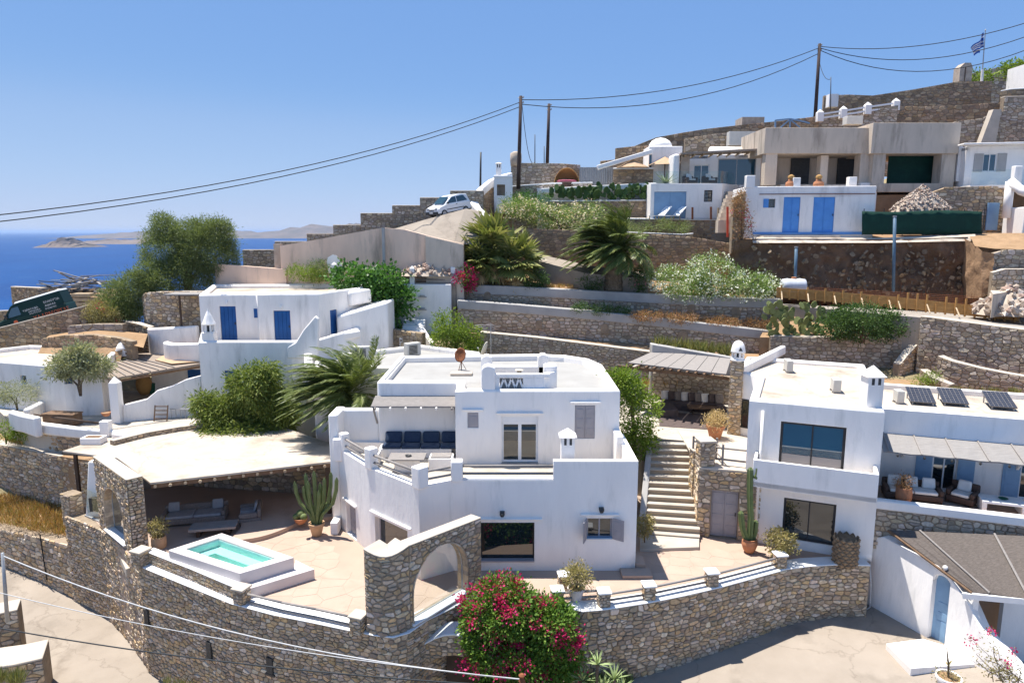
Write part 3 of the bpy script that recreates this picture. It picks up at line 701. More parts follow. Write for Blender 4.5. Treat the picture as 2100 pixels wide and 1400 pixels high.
def pot(parent, c, r, h, kind='tall', mat='terracotta', ribs=False):
    m = MB(); pr = [(a*r, b*h) for a, b in POTS[kind]]
    if ribs:
        q = []
        for (a, z), (b, y) in zip(pr, pr[1:]):
            for k in range(4): t = k/4; q.append(((a+(b-a)*t)*(1.025 if k % 2 else 1), z+(y-z)*t))
        pr = q+[pr[-1]]
    m.lathe(pr, c, 18); o = m.build('pot', mat, parent, smooth=True)
    try: o.data.set_sharp_from_angle(angle=radians(35))
    except Exception: pass
    s = MB(); s.lathe([(pr[-1][0]*.98, h*.86), (pr[-1][0]*.98, h*.92)], c, 14); s.build('soil', 'soil', o)
    return o
def potted_bush(label, c, r, h, lobes, leaf_mat, kind='tall', mat='terracotta', nclump=40, per=22, spread=.09, leaf=.07, aspect=.45, name='potted_plant', cat='potted plant', extra=None, ribs=False, group=None):
    o = thing(name, label, cat, c, group); pot(o, c, r, h, kind, mat, ribs)
    L = [((c[0]+a[0], c[1]+a[1], c[2]+a[2]), rr) for a, rr in lobes]; P, A = clump_points(L, nclump, per, spread, .6); leaves_mesh('foliage', leaf_mat, o, P, A, leaf*rng.uniform(.6, 1.3, len(P)), aspect)
    t = MB(); zt = lobes[0][0][2]
    for k in range(4): t.tube([(c[0]+.03*k-.05, c[1]+.02*(k % 2), c[2]+h*.88), (c[0]+lobes[0][0][0]+random.uniform(-.1, .1), c[1]+random.uniform(-.1, .1), c[2]+zt)], [.018, .008], 5)
    t.build('stem', 'bark', o)
    return o
# ================================================================ SETTING
def wp(px, py, y, zb): p = D(px, py, y); return (p.x, p.y, zb, p.z)
def gp(px, py, z, zb): p = G(px, py, z); return (p.x, p.y, zb, z)
def xyz(w): return (w[0], w[1], w[3])
sea = MB(); sea.add([(-60000, 40, -60), (60000, 40, -60), (60000, 80000, -60), (-60000, 80000, -60)], [(0, 1, 2, 3)]); struct('sea', sea, 'sea')
CP = [(-30, 4, -7), (0, 4, -7.5), (30, 4, -6), (-20, 26, -6.2), (-12, 24, -6.5), (0, 20, -7), (14, 20, -5.5), (20, 26, -4), (13, 31, -2), (0, 32, -2), (-12, 33, -1.2), (-26, 31, -5), (-24, 38, .5), (-12, 38, 1.6), (-30, 46, 3), (-14, 45, 4.5), (0, 43, 2.5), (10, 41, 2), (-2, 47, 7), (12, 46, 6.3), (24, 42, 5),
      (28, 52, 8.3), (14, 52, 8.3), (4, 54, 10.5), (-8, 52, 9.3), (-4, 56, 12), (-16, 56, 7.5), (-26, 58, 2.5), (-38, 56, -2), (8, 62, 13), (24, 60, 14), (40, 62, 17), (30, 74, 19), (50, 74, 21.5), (16, 72, 15), (4, 74, 12), (-6, 70, 8), (-20, 74, -4), (-50, 74, -14), (-60, 110, -45), (0, 110, -20), (30, 110, 12), (80, 110, 22), (80, 60, 16), (80, 20, -4), (-80, 20, -10), (-80, 60, -20), (-80, 180, -75), (0, 180, -75), (90, 200, -20), (-20, 130, -64)]
CPa = np.array(CP, float)
def hz(x, y):
    d = (CPa[:, 0]-x)**2+(CPa[:, 1]-y)**2+.5; w_ = 1/d**1.6; return float((w_*CPa[:, 2]).sum()/w_.sum())
h = MB(); nx, ny = 80, 90; xs = np.linspace(-90, 95, nx); ys = np.linspace(3, 190, ny)
h.add([(x, y, hz(x, y)+random.uniform(-.12, .12)) for y in ys for x in xs], [(j*nx+i, j*nx+i+1, (j+1)*nx+i+1, (j+1)*nx+i) for j in range(ny-1) for i in range(nx-1)])
struct('hillside', h, 'scrub', smooth=True)
def island(name, px0, px1, dist, prof, depth, seed, mat):
    R = random.Random(seed); k = dist/1383.; n = 46; m = 9; vs = []; base = D((px0+px1)/2, 475, dist)
    for i in range(n+1):
        a = i/n; px = px0+(px1-px0)*a; X = D(px, 475, dist).x
        hh = np.interp(a, [p[0] for p in prof], [p[1] for p in prof])*k*(1+.16*R.uniform(-1, 1))
        for j in range(m+1):
            b = j/m; f = sin(pi*b)**.8; vs.append((X+R.uniform(-1, 1)*k*1.2, dist+depth*(b-.5), -60.5+hh*f*(1+.22*R.uniform(-1, 1))))
    b = MB(); b.add(vs, [(i*(m+1)+j, (i+1)*(m+1)+j, (i+1)*(m+1)+j+1, i*(m+1)+j+1) for i in range(n) for j in range(m)]); o = b.build(name, mat, None, smooth=False); o['kind'] = 'structure'
M('isle_rock', (.19, .145, .12), (.12, .10, .085), .012, .95, 1, .05, 3)
M('isle_far', (.16, .125, .105), (.10, .09, .075), .006, .95, 1, .03, 6)
island('rocky_islet', 96, 192, 3300, [(0, 0), (.08, 6), (.25, 12), (.42, 17), (.55, 12), (.63, 7), (.8, 6), (.93, 4), (1, 0)], 260, 1, 'isle_rock')
island('low_headland', 176, 330, 4300, [(0, 0), (.1, 5), (.3, 8), (.5, 6), (.8, 9), (1, 9)], 500, 2, 'isle_rock')
island('far_headland', 165, 1000, 8200, [(0, 0), (.04, 5), (.09, 9), (.16, 15), (.3, 13), (.38, 14), (.44, 9), (.52, 17), (.60, 26), (.66, 24), (.8, 30), (1, 26)], 1500, 3, 'isle_far')
r = MB(); rd = [G(-80, 1150, -3.7), G(0, 1168, -3.9), G(150, 1215, -4.1), G(285, 1300, -4.4), G(300, 1345, -4.5)]
near = [(-30, 22, -4.6), (-27, 20, -4.7), (-22, 17, -4.9), (-14, 14, -5.1), (-8, 13, -5.2)]
far = [(p.x-.4*(i < 4), p.y+.5, p.z) for i, p in enumerate(rd)]; far[4] = (-6, 21, -5.2)
r.add([tuple(p) for p in far]+near, [(i, 5+i, 6+i, 1+i) for i in range(4)]); struct('lane', r, 'road')
r = MB(); A = [G(1120, 1385, -2.95), G(1240, 1345, -2.8), G(1400, 1318, -2.6), G(1500, 1296, -2.5), G(1600, 1268, -2.35), G(1700, 1252, -2.2), G(1790, 1240, -2.05), G(1850, 1240, -2.0)]
B = [(1.5, 12, -3.6), (4, 12, -3.5), (7, 12, -3.4), (9, 12, -3.2), (11.5, 12, -3.0), (14, 12, -2.7), (17, 12, -2.5), (19, 12, -2.4)]
A = [(p.x, p.y+.25, p.z) for p in A]
r.add([tuple(p) for p in A]+B, [(i, 8+i, 9+i, 1+i) for i in range(7)]); struct('driveway', r, 'road')
LEDGE = [(285, 1160), (380, 1199), (477, 1238), (560, 1260), (640, 1276), (725, 1294), (770, 1303), (806, 1307), (838, 1298)]
RIGHT = [(1130, 1228), (1160, 1246), (1195, 1254), (1240, 1250), (1330, 1236), (1400, 1222), (1470, 1206), (1540, 1187), (1610, 1168), (1660, 1161), (1720, 1158), (1785, 1160)]
deck_poly = [g2(p[0], p[1]-4, 0) for p in LEDGE]+[g2(980, 1212, 0), g2(1010, 1215, 0)]+[g2(p[0], p[1]-5, 0) for p in RIGHT]+[(16, 30), (15.5, 33.5), (-8, 34), (-17, 35.5), (-20.5, 31), g2(208, 1082, 0)]
dk = MB(); dk.prism(deck_poly, -4.6, 0); dko = struct('terrace', dk, 'deck')
R0 = random.Random(5)
paving(dko, [g2(300, 1155, 0), g2(477, 1225, 0), g2(740, 1285, 0), g2(835, 1285, 0), g2(985, 1200, 0), g2(870, 1180, 0), g2(760, 1165, 0), g2(690, 1105, 0), (-8.2, 31), (-15, 30.5), g2(330, 1110, 0)], 0, .85, R0, 'flag', 260)
paving(dko, [g2(1140, 1232, 0), g2(1195, 1246, 0), g2(1330, 1228, 0), g2(1470, 1198, 0), g2(1610, 1158, 0), g2(1780, 1146, 0), g2(1780, 1120, 0), g2(1560, 1120, 0), g2(1440, 1115, 0), g2(1310, 1125, 0), g2(1312, 1180, 0), g2(1000, 1185, 0), g2(1000, 1206, 0)], 0, .8, R0, 'flag', 200)
PZ = 3.05
pl = MB(); pl.prism([g2(1318, 896, PZ), g2(1438, 906, PZ), g2(1560, 935, PZ), (13, 33), (14, 41), (6, 41), (4.9, 33.5)], -1, PZ); plo = struct('plaza', pl, 'flag_pale')
paving(plo, [g2(1330, 893, PZ), g2(1435, 902, PZ), g2(1540, 926, PZ), (12.5, 33), (13.6, 40.6), (6.2, 40.6), (5.2, 34)], PZ, .75, R0, 'flag_pale', 200, nm='flagstone')
st = thing('staircase', 'broad pale stone staircase climbing between the two white houses', 'stairs', tuple(G(1400, 1112, 0)))
b0, b1 = G(1322, 1100, 0), G(1432, 1110, 0); t0, t1 = G(1340, 905, PZ), G(1436, 908, PZ); NS = 14
for k in range(NS):
    a, e = k/NS, (k+1)/NS; z0, z1 = PZ*a, PZ*e; s = MB(); P0, P1 = b0.lerp(t0, a), b1.lerp(t1, a); Q0, Q1 = b0.lerp(t0, 1), b1.lerp(t1, 1); N0, N1 = b0.lerp(t0, e+.02), b1.lerp(t1, e+.02)
    s.prism([(P0.x-.25, P0.y), (P1.x+.05, P1.y), (N1.x+.05, N1.y), (N0.x-.25, N0.y)], z0-.35, z1-.06); o = s.build('step', 'step_stone', st)
    s = MB(); s.prism([(P0.x-.25, P0.y-.04), (P1.x+.05, P1.y-.04), (N1.x+.05, N1.y-.04), (N0.x-.25, N0.y-.04)], z1-.06, z1); s.build('tread', 'flag_pale', o, bevel=.012, seg=1)
s = MB(); s.prism([g2(1312, 1095, 0), g2(1312, 1123, .18), g2(1434, 1119, .18), g2(1434, 1100, 0)], 0, .14); s.build('step', 'flag_pale', st, bevel=.015)
s = MB(); s.prism([(b0.x-.3, b0.y), (b0.x-.02, b0.y), (t0.x-.02, t0.y), (t0.x-.3, t0.y)], 0, [.35, .35, PZ+.2, PZ+.2]); s.build('side_curb', 'plaster_grey', st, bevel=.03)
def rail_run(label, pts, mat='wood_grey', r=.045, z=(.35,), name='wooden_rail', cat='rail'):
    b = MB()
    for dz in z:
        for p, q in zip(pts, pts[1:]): b.tube([(p[0], p[1], p[2]+dz), (q[0], q[1], q[2]+dz)], r, 8)
    return tag(b.build(name, mat, None, smooth=True), label, cat)
towerP = [gp(a, b, 0, -5.4) for a, b in LEDGE]
two, twP = stone_wall('tall curved stone retaining wall below the pool terrace', towerP+[(towerP[-1][0]+.5, towerP[-1][1]+.75, -5.4, 0), (G(980, 1222, 0).x, G(980, 1222, 0).y, -4.6, 0)], .265, .6, 300, cap=.05, capm='coping_white', over=.05)
for px, py in ((304, 1262), (432, 1330), (556, 1362)):
    q = min(range(len(LEDGE)-1), key=lambda i: abs((LEDGE[i][0]+LEDGE[i+1][0])/2-px)); fr = edge_frame(towerP[q][:2], towerP[q+1][:2]); c = V(px, py, towerP[q], towerP[q+1]); u = (Vector((c.x, c.y))-fr[0]).dot(fr[1])
    s = MB(); s.fbox(fr, u-.13, u+.13, .01, .10, c.z-.3, c.z+.3); s.fbox(fr, u-.2, u+.2, .01, .11, c.z-.38, c.z-.302)
    s.build('slit', 'metal_dark', two)
pp = [G(a, b, .5) for a, b in ((300, 1131), (390, 1166), (482, 1205))]
stone_wall('low stone parapet with white coping along the pool', [(p.x, p.y, 0, .5) for p in pp], .24, .3, 60, cap=.06, capm='coping_white', over=.04, name='parapet', cat='parapet', depth=.03)
for px, py, lb in ((495, 1206, 'stone pillar at the foot of the pool, start of the curved rail'), (735, 1262, 'stone pillar touching the big curved arch wall')):
    c = G(px, py, .55); pillar(lb, (c.x, c.y), -.35, .42, .42, 0, .55, .2, 30)
c = G(288, 1128, .62); pillar('stone pillar at the left corner of the pool terrace', (c.x, c.y), -.4, .5, .5, 0, .6, .22, 30)
rp = [G(a, b, .0) for a, b in ((508, 1240), (580, 1258), (650, 1272), (722, 1288))]
rail_run('curved grey wooden rail above the tall stone wall', [(p.x, p.y, 0) for p in rp], z=(.12, .42))
stone_wall('long rough stone wall rising beside the lane', [wp(-60, 1068, 34.0, -4.6), wp(0, 1085, 32.7, -4.6), wp(70, 1098, 31.5, -4.6), wp(141, 1117, 30.05, -4.6)], .36, .6, 160, name='stone_wall')
podium = [(G(133, 1058, 0).x, G(133, 1058, 0).y, -4.7, 0), gp(160, 1066, 0, -4.7), gp(205, 1084, 0, -4.7), gp(245, 1115, 0, -4.7), gp(272, 1142, 0, -4.7), (towerP[0][0]+.05, towerP[0][1]-.0, -4.7, 0)]
stone_wall('stone podium wall under the arched lounge wall', podium, .27, .6, 240)
lp = [G(a, b, -.55) for a, b in ((238, 1088), (250, 1108), (276, 1160))]
k = MB(); k.prism([(p.x, p.y) for p in lp]+[(lp[2].x-.22, lp[2].y-.26), (lp[1].x-.26, lp[1].y-.2), (lp[0].x-.22, lp[0].y-.12)], -.9, -.55); tag(k.build('ledge', 'coping', None, bevel=.03), 'short sunlit ledge on the stone podium beside the arch', 'ledge')
c = G(146, 1010, .95); pillar('stone end pillar left of the lounge glass', (c.x, c.y), -.55, .75, .6, -.6, .95, .28, 40, cap=0)
stone_wall('high stone wall between two strips of dry grass', [wp(-40, 905, 37.2, -2), wp(0, 913, 36.2, -2), wp(70, 925, 35, -2), wp(140, 940, 33.9, -1.5), wp(215, 957, 32.8, -1)], .36, .6, 260, cap=.05, capm='coping', over=.02)
g_ = MB(); a = [wp(-60, 1068, 34.0, 0), wp(0, 1085, 32.7, 0), wp(70, 1098, 31.5, 0), wp(133, 1114, 30.3, 0)]; b = [(-31, 37.4), (-28, 36.4), (-24, 35.2), (-20.6, 33.2)]
g_.add([(p[0], p[1]+.3, p[3]-.15) for p in a]+[(q[0], q[1], -1.2) for q in b], [(i, 4+i, 5+i, 1+i) for i in range(3)]); struct('bank', g_, 'soil')
grass('dry_grass', 'dry golden grass on the bank above the lane wall', [(-30, 33.8), (-27, 33), (-23.6, 31.6), (-20.9, 30.9), (-21, 32.8), (-24.5, 34.8), (-29, 36.4)], lambda x, y: -1.5, 9000, .42, 'grass_dry', wid=.02)
stone_wall('stone gatepost wall at the lower left corner of the picture', [gp(-40, 1268, -1.9, -5.5), gp(36, 1252, -1.9, -5.5)], .32, .9, 40, cap=.08, capm='coping')
stone_wall('low stone wall with wide sunlit coping at lower left', [gp(-40, 1375, -2.9, -5.6), gp(30, 1365, -2.9, -5.6), gp(88, 1352, -2.9, -5.6)], .3, 1.3, 60, cap=.09, capm='coping')
rw = [gp(a, b, 0, -3.3) for a, b in RIGHT[1:]]
stone_wall('long curved stone wall under the front terrace beside the driveway', rw, .27, .6, 300, cap=.06, capm='coping_white', over=.05)
k = MB(); q = [G(a, b, -2.55+.1*i) for i, (a, b) in enumerate(((1200, 1350), (1330, 1342), (1480, 1305), (1620, 1268), (1720, 1254)))]
k.prism([(p.x, p.y-.12) for p in q]+[(p.x, p.y+.6) for p in q[::-1]], -3.4, [-2.62+.1*i for i in range(5)]+[-2.62+.1*i for i in range(4, -1, -1)]); struct('kerb', k, 'road_grey')
PIL = [(1140, 1190, 'white-capped pillar nearest the arch wall'), (1236, 1208, 'white-capped pillar right of the potted shrub'), (1330, 1203, 'third white-capped pillar from the arch along the front terrace'), (1464, 1185, 'white-capped pillar below the foot of the staircase'), (1608, 1150, 'white-capped pillar in front of the round leafy shrub')]
pc = []
for px, py, lb in PIL:
    c = G(px, py+26, 0); c = Vector((c.x, np.interp(c.x, [q[0] for q in rw], [q[1] for q in rw])+.24, 0)); pc.append(c); pillar('short stone '+lb, (c.x, c.y), .1, .38, .38, 0, .55, .2, 30, cap=.07, capm='coping_white', group='stone pillars of the front terrace rail')
for i, lb in ((1, 'grey rail spanning from the potted shrub pillar'), (2, 'middle grey rail on the front terrace wall'), (3, 'grey rail running to the pillar by the leafy shrub')):
    rail_run(lb, [(pc[i].x, pc[i].y, 0), (pc[i+1].x, pc[i+1].y, 0)], z=(.44, .2))
k = MB(); k.tube([(pc[0].x, pc[0].y, .42), (pc[0].x+1.9, pc[0].y+.25, .42)], .05, 8); k.tube([(pc[0].x, pc[0].y, .2), (pc[0].x+1.9, pc[0].y+.25, .2)], .05, 8); tag(k.build('wooden_rail', 'wood_grey', None), 'grey rail directly behind the bougainvillea', 'rail')
c = G(1157, 1176, .6); pillar('short stone pillar behind the potted shrub by the house', (c.x, c.y), .1, .38, .38, 0, .55, .2, 30, cap=.07, capm='coping_white')
def banded(label, pts, band, size=.36, parts=200, tones=GREY_TONES, t=.5, capm='plaster_grey'):
    o, P = stone_wall(label, pts, size, t, parts, tones); cap_path(P, t, .03, .075, capm, o, sink=band, bev=.05, name='plaster_band'); return o, P
T3 = [wp(985, 682, 43.2, 1), wp(1100, 693, 42.8, 1), wp(1220, 708, 42.2, 1), wp(1330, 722, 41.6, 1), wp(1505, 747, 40.6, 1)]
stone_wall('lowest garden terrace wall with pale coping behind the main roof', T3, .34, .5, 220, GREY_TONES, cap=.06, capm='coping', over=.06)
T2 = [wp(938, 616, 45.2, 4), wp(1060, 625, 44.8, 4), wp(1200, 637, 44.2, 4), wp(1330, 650, 43.6, 4), wp(1450, 664, 43, 4), wp(1590, 680, 42.3, 4)]
banded('second garden terrace wall with small niches and grey band', T2, .55)
T1 = [wp(938, 584, 47, 6), wp(1060, 588, 46.6, 6), wp(1200, 596, 46, 6), wp(1330, 603, 45.4, 6), wp(1450, 609, 44.9, 6), wp(1605, 614, 44.2, 6)]
banded('third garden terrace wall with grey band under the oleander', T1, .6)
def bank(name, A, B, mat='soil', za=-.12, zb=-.12):
    b = MB(); n = len(A); b.add([(p[0], p[1]+.2, p[3]+za) for p in A]+[(p[0], p[1]+.1, p[3]+zb) for p in B], [(i, i+1, n+i+1, n+i) for i in range(n-1)]); return struct(name, b, mat)
bank('garden_bed', T3+[wp(1600, 750, 40.6, 0)], [(p[0], p[1], 0, q) for p, q in zip(T2, (6.5, 6.3, 6.1, 5.9, 5.7, 5.6))], zb=-.1)
bank('garden_bed', T2, [(p[0], p[1], 0, q) for p, q in zip(T1, (8.2, 8.1, 7.9, 7.6, 7.3, 7.1))], zb=-.1)
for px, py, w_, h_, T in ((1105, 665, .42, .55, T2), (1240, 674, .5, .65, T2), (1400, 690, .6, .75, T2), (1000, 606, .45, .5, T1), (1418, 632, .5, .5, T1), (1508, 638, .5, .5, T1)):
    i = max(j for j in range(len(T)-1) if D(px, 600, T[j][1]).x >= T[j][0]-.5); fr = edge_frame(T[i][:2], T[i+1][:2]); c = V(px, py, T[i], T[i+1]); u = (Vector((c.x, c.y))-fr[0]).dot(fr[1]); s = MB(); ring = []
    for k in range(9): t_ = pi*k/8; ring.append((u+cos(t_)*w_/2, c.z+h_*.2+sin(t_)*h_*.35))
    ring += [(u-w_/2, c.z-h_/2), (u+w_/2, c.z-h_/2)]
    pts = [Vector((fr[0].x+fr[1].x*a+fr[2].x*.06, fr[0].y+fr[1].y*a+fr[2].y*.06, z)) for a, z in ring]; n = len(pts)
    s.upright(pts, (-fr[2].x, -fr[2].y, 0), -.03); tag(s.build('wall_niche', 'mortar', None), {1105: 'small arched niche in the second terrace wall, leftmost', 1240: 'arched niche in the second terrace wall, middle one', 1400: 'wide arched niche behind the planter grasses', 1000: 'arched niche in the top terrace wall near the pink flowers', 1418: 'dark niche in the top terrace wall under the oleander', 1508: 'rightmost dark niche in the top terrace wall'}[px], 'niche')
W4 = [wp(1040, 468, 52.5, 8), wp(1130, 470, 52, 8), wp(1240, 474, 51.4, 8), wp(1330, 480, 51, 8), wp(1420, 486, 50.5, 8), wp(1535, 505, 50, 8)]
stone_wall('brown stone wall behind the two palm groups', W4, .4, .6, 160, BROWN_TONES)
bank('palm_terrace', T1, [(p[0], p[1], 0, q) for p, q in zip(W4, (9.9, 9.9, 9.8, 9.6, 9.3, 9.2))], zb=0)
stone_wall('short curved stone edging below the palm path', [wp(1105, 545, 49.5, 8.8), wp(1140, 560, 48.6, 8.8), wp(1190, 572, 48, 8.8), wp(1245, 578, 47.8, 8.8)], .35, .4, 60, GREY_TONES)
k = MB(); k.prism([g2(1085, 530, 11.1), g2(1200, 560, 10.2), g2(1330, 572, 9.83), g2(1335, 560, 10.1), g2(1210, 545, 10.6), g2(1100, 520, 11.4)], 8.5, [11.1, 10.2, 9.83, 10.1, 10.6, 11.4]); struct('path', k, 'road')
stone_wall('white-coped stone bed wall beneath the sunloungers', [wp(1278, 477, 51.8, 9), wp(1400, 482, 51.6, 9), wp(1422, 480, 51.6, 9)], .34, .5, 60, BROWN_TONES, cap=.08, capm='coping_white', over=.05)
stone_wall('stone wall with white coping in front of the sunloungers', [wp(1270, 450, 54.5, 11), wp(1380, 451, 54, 11), wp(1485, 452, 53.6, 11)], .34, .5, 60, BROWN_TONES, cap=.1, capm='coping_white', over=.06)
stone_wall('brown stone wall holding the prickly pear bed', [wp(1118, 414, 56.6, 12), wp(1230, 413, 56.3, 12), wp(1335, 412, 56, 12)], .34, .5, 60, BROWN_TONES, cap=.1, capm='coping_white', over=.06)
R1 = [wp(1580, 690, 41.4, 2), wp(1680, 692, 41.0, 2), wp(1780, 694, 40.6, 2), wp(1852, 697, 40.2, 2)]
stone_wall('grey stone wall behind the flat roof of the right house', R1, .38, .6, 200, GREY_TONES, cap=.04, capm='coping', over=.02)
stone_wall('side face of the grey stone wall where it turns back', [(R1[-1][0], R1[-1][1], 2, R1[-1][3]), (R1[-1][0]+.9, R1[-1][1]+1.4, 2, R1[-1][3])], .36, .4, 30, GREY_TONES)
stone_wall('slanting stone stair wall beside the grey wall', [wp(1846, 748, 38.8, 2), wp(1862, 728, 39.2, 2), wp(1884, 704, 39.8, 2)], .32, .4, 40, STONE_TONES, cap=.05, capm='coping')
R2 = [wp(1888, 650, 39.4, 2), wp(1910, 652, 39, 2), wp(1990, 663, 37.8, 2), wp(2060, 672, 36.8, 2), wp(2140, 682, 35.6, 2)]
stone_wall('high grey stone wall under the timber formwork', R2, .4, .7, 200, GREY_TONES, cap=.05, capm='coping', over=.03)
R3 = [wp(1924, 731, 36.6, 2), wp(1950, 741, 36.0, 2), wp(2010, 756, 35.2, 2), wp(2060, 766, 34.6, 2), wp(2140, 780, 33.6, 2)]
stone_wall('lower grey stone wall with a pale ragged top at the right edge', R3, .36, .5, 140, GREY_TONES, cap=.05, capm='coping', over=.02)
stone_wall('short tumbled stone edging below the lower grey wall', [wp(1888, 758, 36.2, 2), wp(1912, 775, 35.2, 2), wp(1950, 790, 34.4, 2)], .3, .4, 40, GREY_TONES, cap=.05, capm='coping')
b = MB(); b.prism([(15, 35.5), (17, 31.5), (30, 27), (34, 34), (20, 41)], 1, 4.6); struct('bank', b, 'soil')
k = MB(); k.prism([(R2[0][0], R2[0][1]+.4), (R2[2][0], R2[2][1]+.4), (R2[4][0], R2[4][1]+.4), (34, 45), (20, 47), (17.6, 46), (17.8, 44.4)], 3, [R2[0][3]-.05, R2[2][3]-.05, R2[4][3]-.05, 7.4, 7.9, 8.25, 8.25]); struct('building_plot', k, 'road_grey')
k = MB(); k.prism([(R1[0][0]-.5, R1[0][1]+.4), (R1[3][0], R1[3][1]+.4), (R1[3][0]+1.6, R1[3][1]+3), (17.0, 44.3)], 3, [R1[0][3]-.1, R1[3][3]-.1, 7.6, 7.6]); struct('garden_bed', k, 'soil')
# ================================================================ MAIN HOUSE
def chimney(parent, c, w_, z0, z1, cap=.28, mat='plaster', nm='chimney', over=.06):
    m = MB(); m.box(c[0]-w_/2, c[0]+w_/2, c[1]-w_/2, c[1]+w_/2, z0, z1); o = m.build(nm, mat, parent, bevel=.02)
    m = MB(); a = w_/2+over; m.add([(c[0]-a, c[1]-a, z1), (c[0]+a, c[1]-a, z1), (c[0]+a, c[1]+a, z1), (c[0]-a, c[1]+a, z1), (c[0], c[1], z1+cap)], [(3, 2, 1, 0), (0, 1, 4), (1, 2, 4), (2, 3, 4), (3, 0, 4)]); m.build('chimney_cap', mat, o)
    for s in (-1, 1):
        m = MB(); m.box(c[0]+s*w_*.2-w_*.09, c[0]+s*w_*.2+w_*.09, c[1]-w_/2-.006, c[1]-w_/2+.05, z1-.32, z1-.06); m.build('smoke_slot', 'metal_dark', o)
    return o
def wall_lamp(parent, p, n=(0, -1)):
    m = MB(); m.box(p[0]-.09, p[0]+.09, p[1]+n[1]*.16-.02, p[1]+.02, p[2]-.05, p[2]+.05); m.lathe([(.07, -.12), (.1, -.02), (.05, .06)], (p[0]+n[0]*.1, p[1]+n[1]*.12, p[2]), 10); m.build('wall_lamp', 'metal_dark', parent)
def rails(parent, p, q, zs, mat='wood_grey', r=.05, nm='rail'):
    for z in zs:
        b = MB(); b.tube([(p[0], p[1], z), (q[0], q[1], z)], r, 8); b.build(nm, mat, parent, smooth=True)
FL, SL, PH = 3.2, 3.67, 4.42
fy = 24.8
mh = thing('white_house', 'big white cubic house with balcony and roof turret at centre', 'house', (0, 28, 0))
A0, A1, A2, A3 = (-7.55, 28.6), (-5.75, 26.2), (-3.45, 24.05), (-2.25, fy)
cr_x = D(1306, 1050, fy).x
cut_x = D(1135, 950, fy).x
low = [A0, A1, A2, A3, (cut_x, fy), (cr_x, fy), (cr_x, 28.35), (4.55, 28.35), (4.55, 29.2), (-7.55, 29.9)]
hl = {}
hl[0] = [px_rect(A0, A1, 712, 1036, 731, 1148)]; hl[0][0] = (hl[0][0][0], hl[0][0][1], .02, hl[0][0][3])
hl[1] = [px_rect(A1, A2, 770, 1073, 836, 1142)]
hl[3] = [px_rect(A3, (cut_x, fy), 985, 1071, 1096, 1151)]
hl[4] = [px_rect((cut_x, fy), (cr_x, fy), 1203, 1062, 1256, 1104)]
lowz = [SL, SL, SL, SL, SL, PH, PH, PH, PH, SL]
lowA = [A0, A1, A2, A3, (cut_x-.001, fy), (cut_x, fy), (cr_x, fy), (cr_x, 28.35), (4.55, 28.35), (4.55, 29.2), (-7.55, 29.9)]
shell(lowA, 0, [SL, SL, SL, SL, SL, PH, PH, PH, PH, SL, SL], .3, {0: hl[0], 1: hl[1], 3: hl[3], 5: [(h[0], h[1], h[2], h[3]) for h in [px_rect((cut_x, fy), (cr_x, fy), 1203, 1062, 1256, 1104)]]}, 'plaster', mh, bev=.05)
m = MB(); m.prism(offset_poly(lowA, .2), FL-.15, FL); m.build('balcony_floor', 'flag_pale', mh)
def post(parent, c, w_, z0, z1, ang=0): m = MB(); m.obox(c, ang, w_, w_, z0, z1); return m.build('post', 'plaster', parent, bevel=.04)
def lerp2(a, b, t): return (a[0]+(b[0]-a[0])*t, a[1]+(b[1]-a[1])*t)
a01, a12 = atan2(A1[1]-A0[1], A1[0]-A0[0]), atan2(A2[1]-A1[1], A2[0]-A1[0])
def inset(p, q, t, d=.15): o, u, n = edge_frame(p, q); c = lerp2(p, q, t); return (c[0]-n.x*d, c[1]-n.y*d)
pst = [inset(A0, A1, .12), inset(A0, A1, .92), inset(A1, A2, .1), inset(A1, A2, .93), inset(A3, (cut_x, fy), .02)]
post(mh, inset(A0, A1, .1), .36, SL-.05, PH+.02, a01); post(mh, inset(A1, A2, -.0), .40, SL-.05, PH+.06, a12); post(mh, inset(A1, A2, .97), .46, SL-.05, PH+.02, a12); post(mh, inset(A3, (cut_x, fy), .04), .44, SL-.05, PH-.0, 0)
for p, q in ((inset(A0, A1, .1), inset(A1, A2, 0)), (inset(A1, A2, 0), inset(A1, A2, .97)), (inset(A1, A2, .97), inset(A3, (cut_x, fy), .04)), (inset(A3, (cut_x, fy), .04), (cut_x+.02, fy+.15))): rails(mh, p, q, (SL+.22, SL+.52))
fr0 = edge_frame(A0, A1); board_door(mh, fr0, hl[0][0], 'lilac_grey', rec=.2, boards=2, panels=4, label='narrow lilac-grey panelled door');
m = MB(); m.fbox(fr0, hl[0][0][0]-.15, hl[0][0][1]+.15, -.02, .10, hl[0][0][3]+.05, hl[0][0][3]+.15); m.build('lintel', 'plaster', mh, bevel=.03)
fr1 = edge_frame(A1, A2); window(mh, fr1, hl[1][0], 'lilac_grey', cols=1, rec=.22)
fr3 = edge_frame(A3, (cut_x, fy)); window(mh, fr3, hl[3][0], 'frame_dark', cols=1, rec=.2, fw=.06, sill='lilac_grey')
fr4 = edge_frame((cut_x, fy), (cr_x, fy)); h4 = px_rect((cut_x, fy), (cr_x, fy), 1203, 1062, 1256, 1104); wo = window(mh, fr4, h4, 'lilac_grey', cols=2, rec=.12, sill='pale_blue')
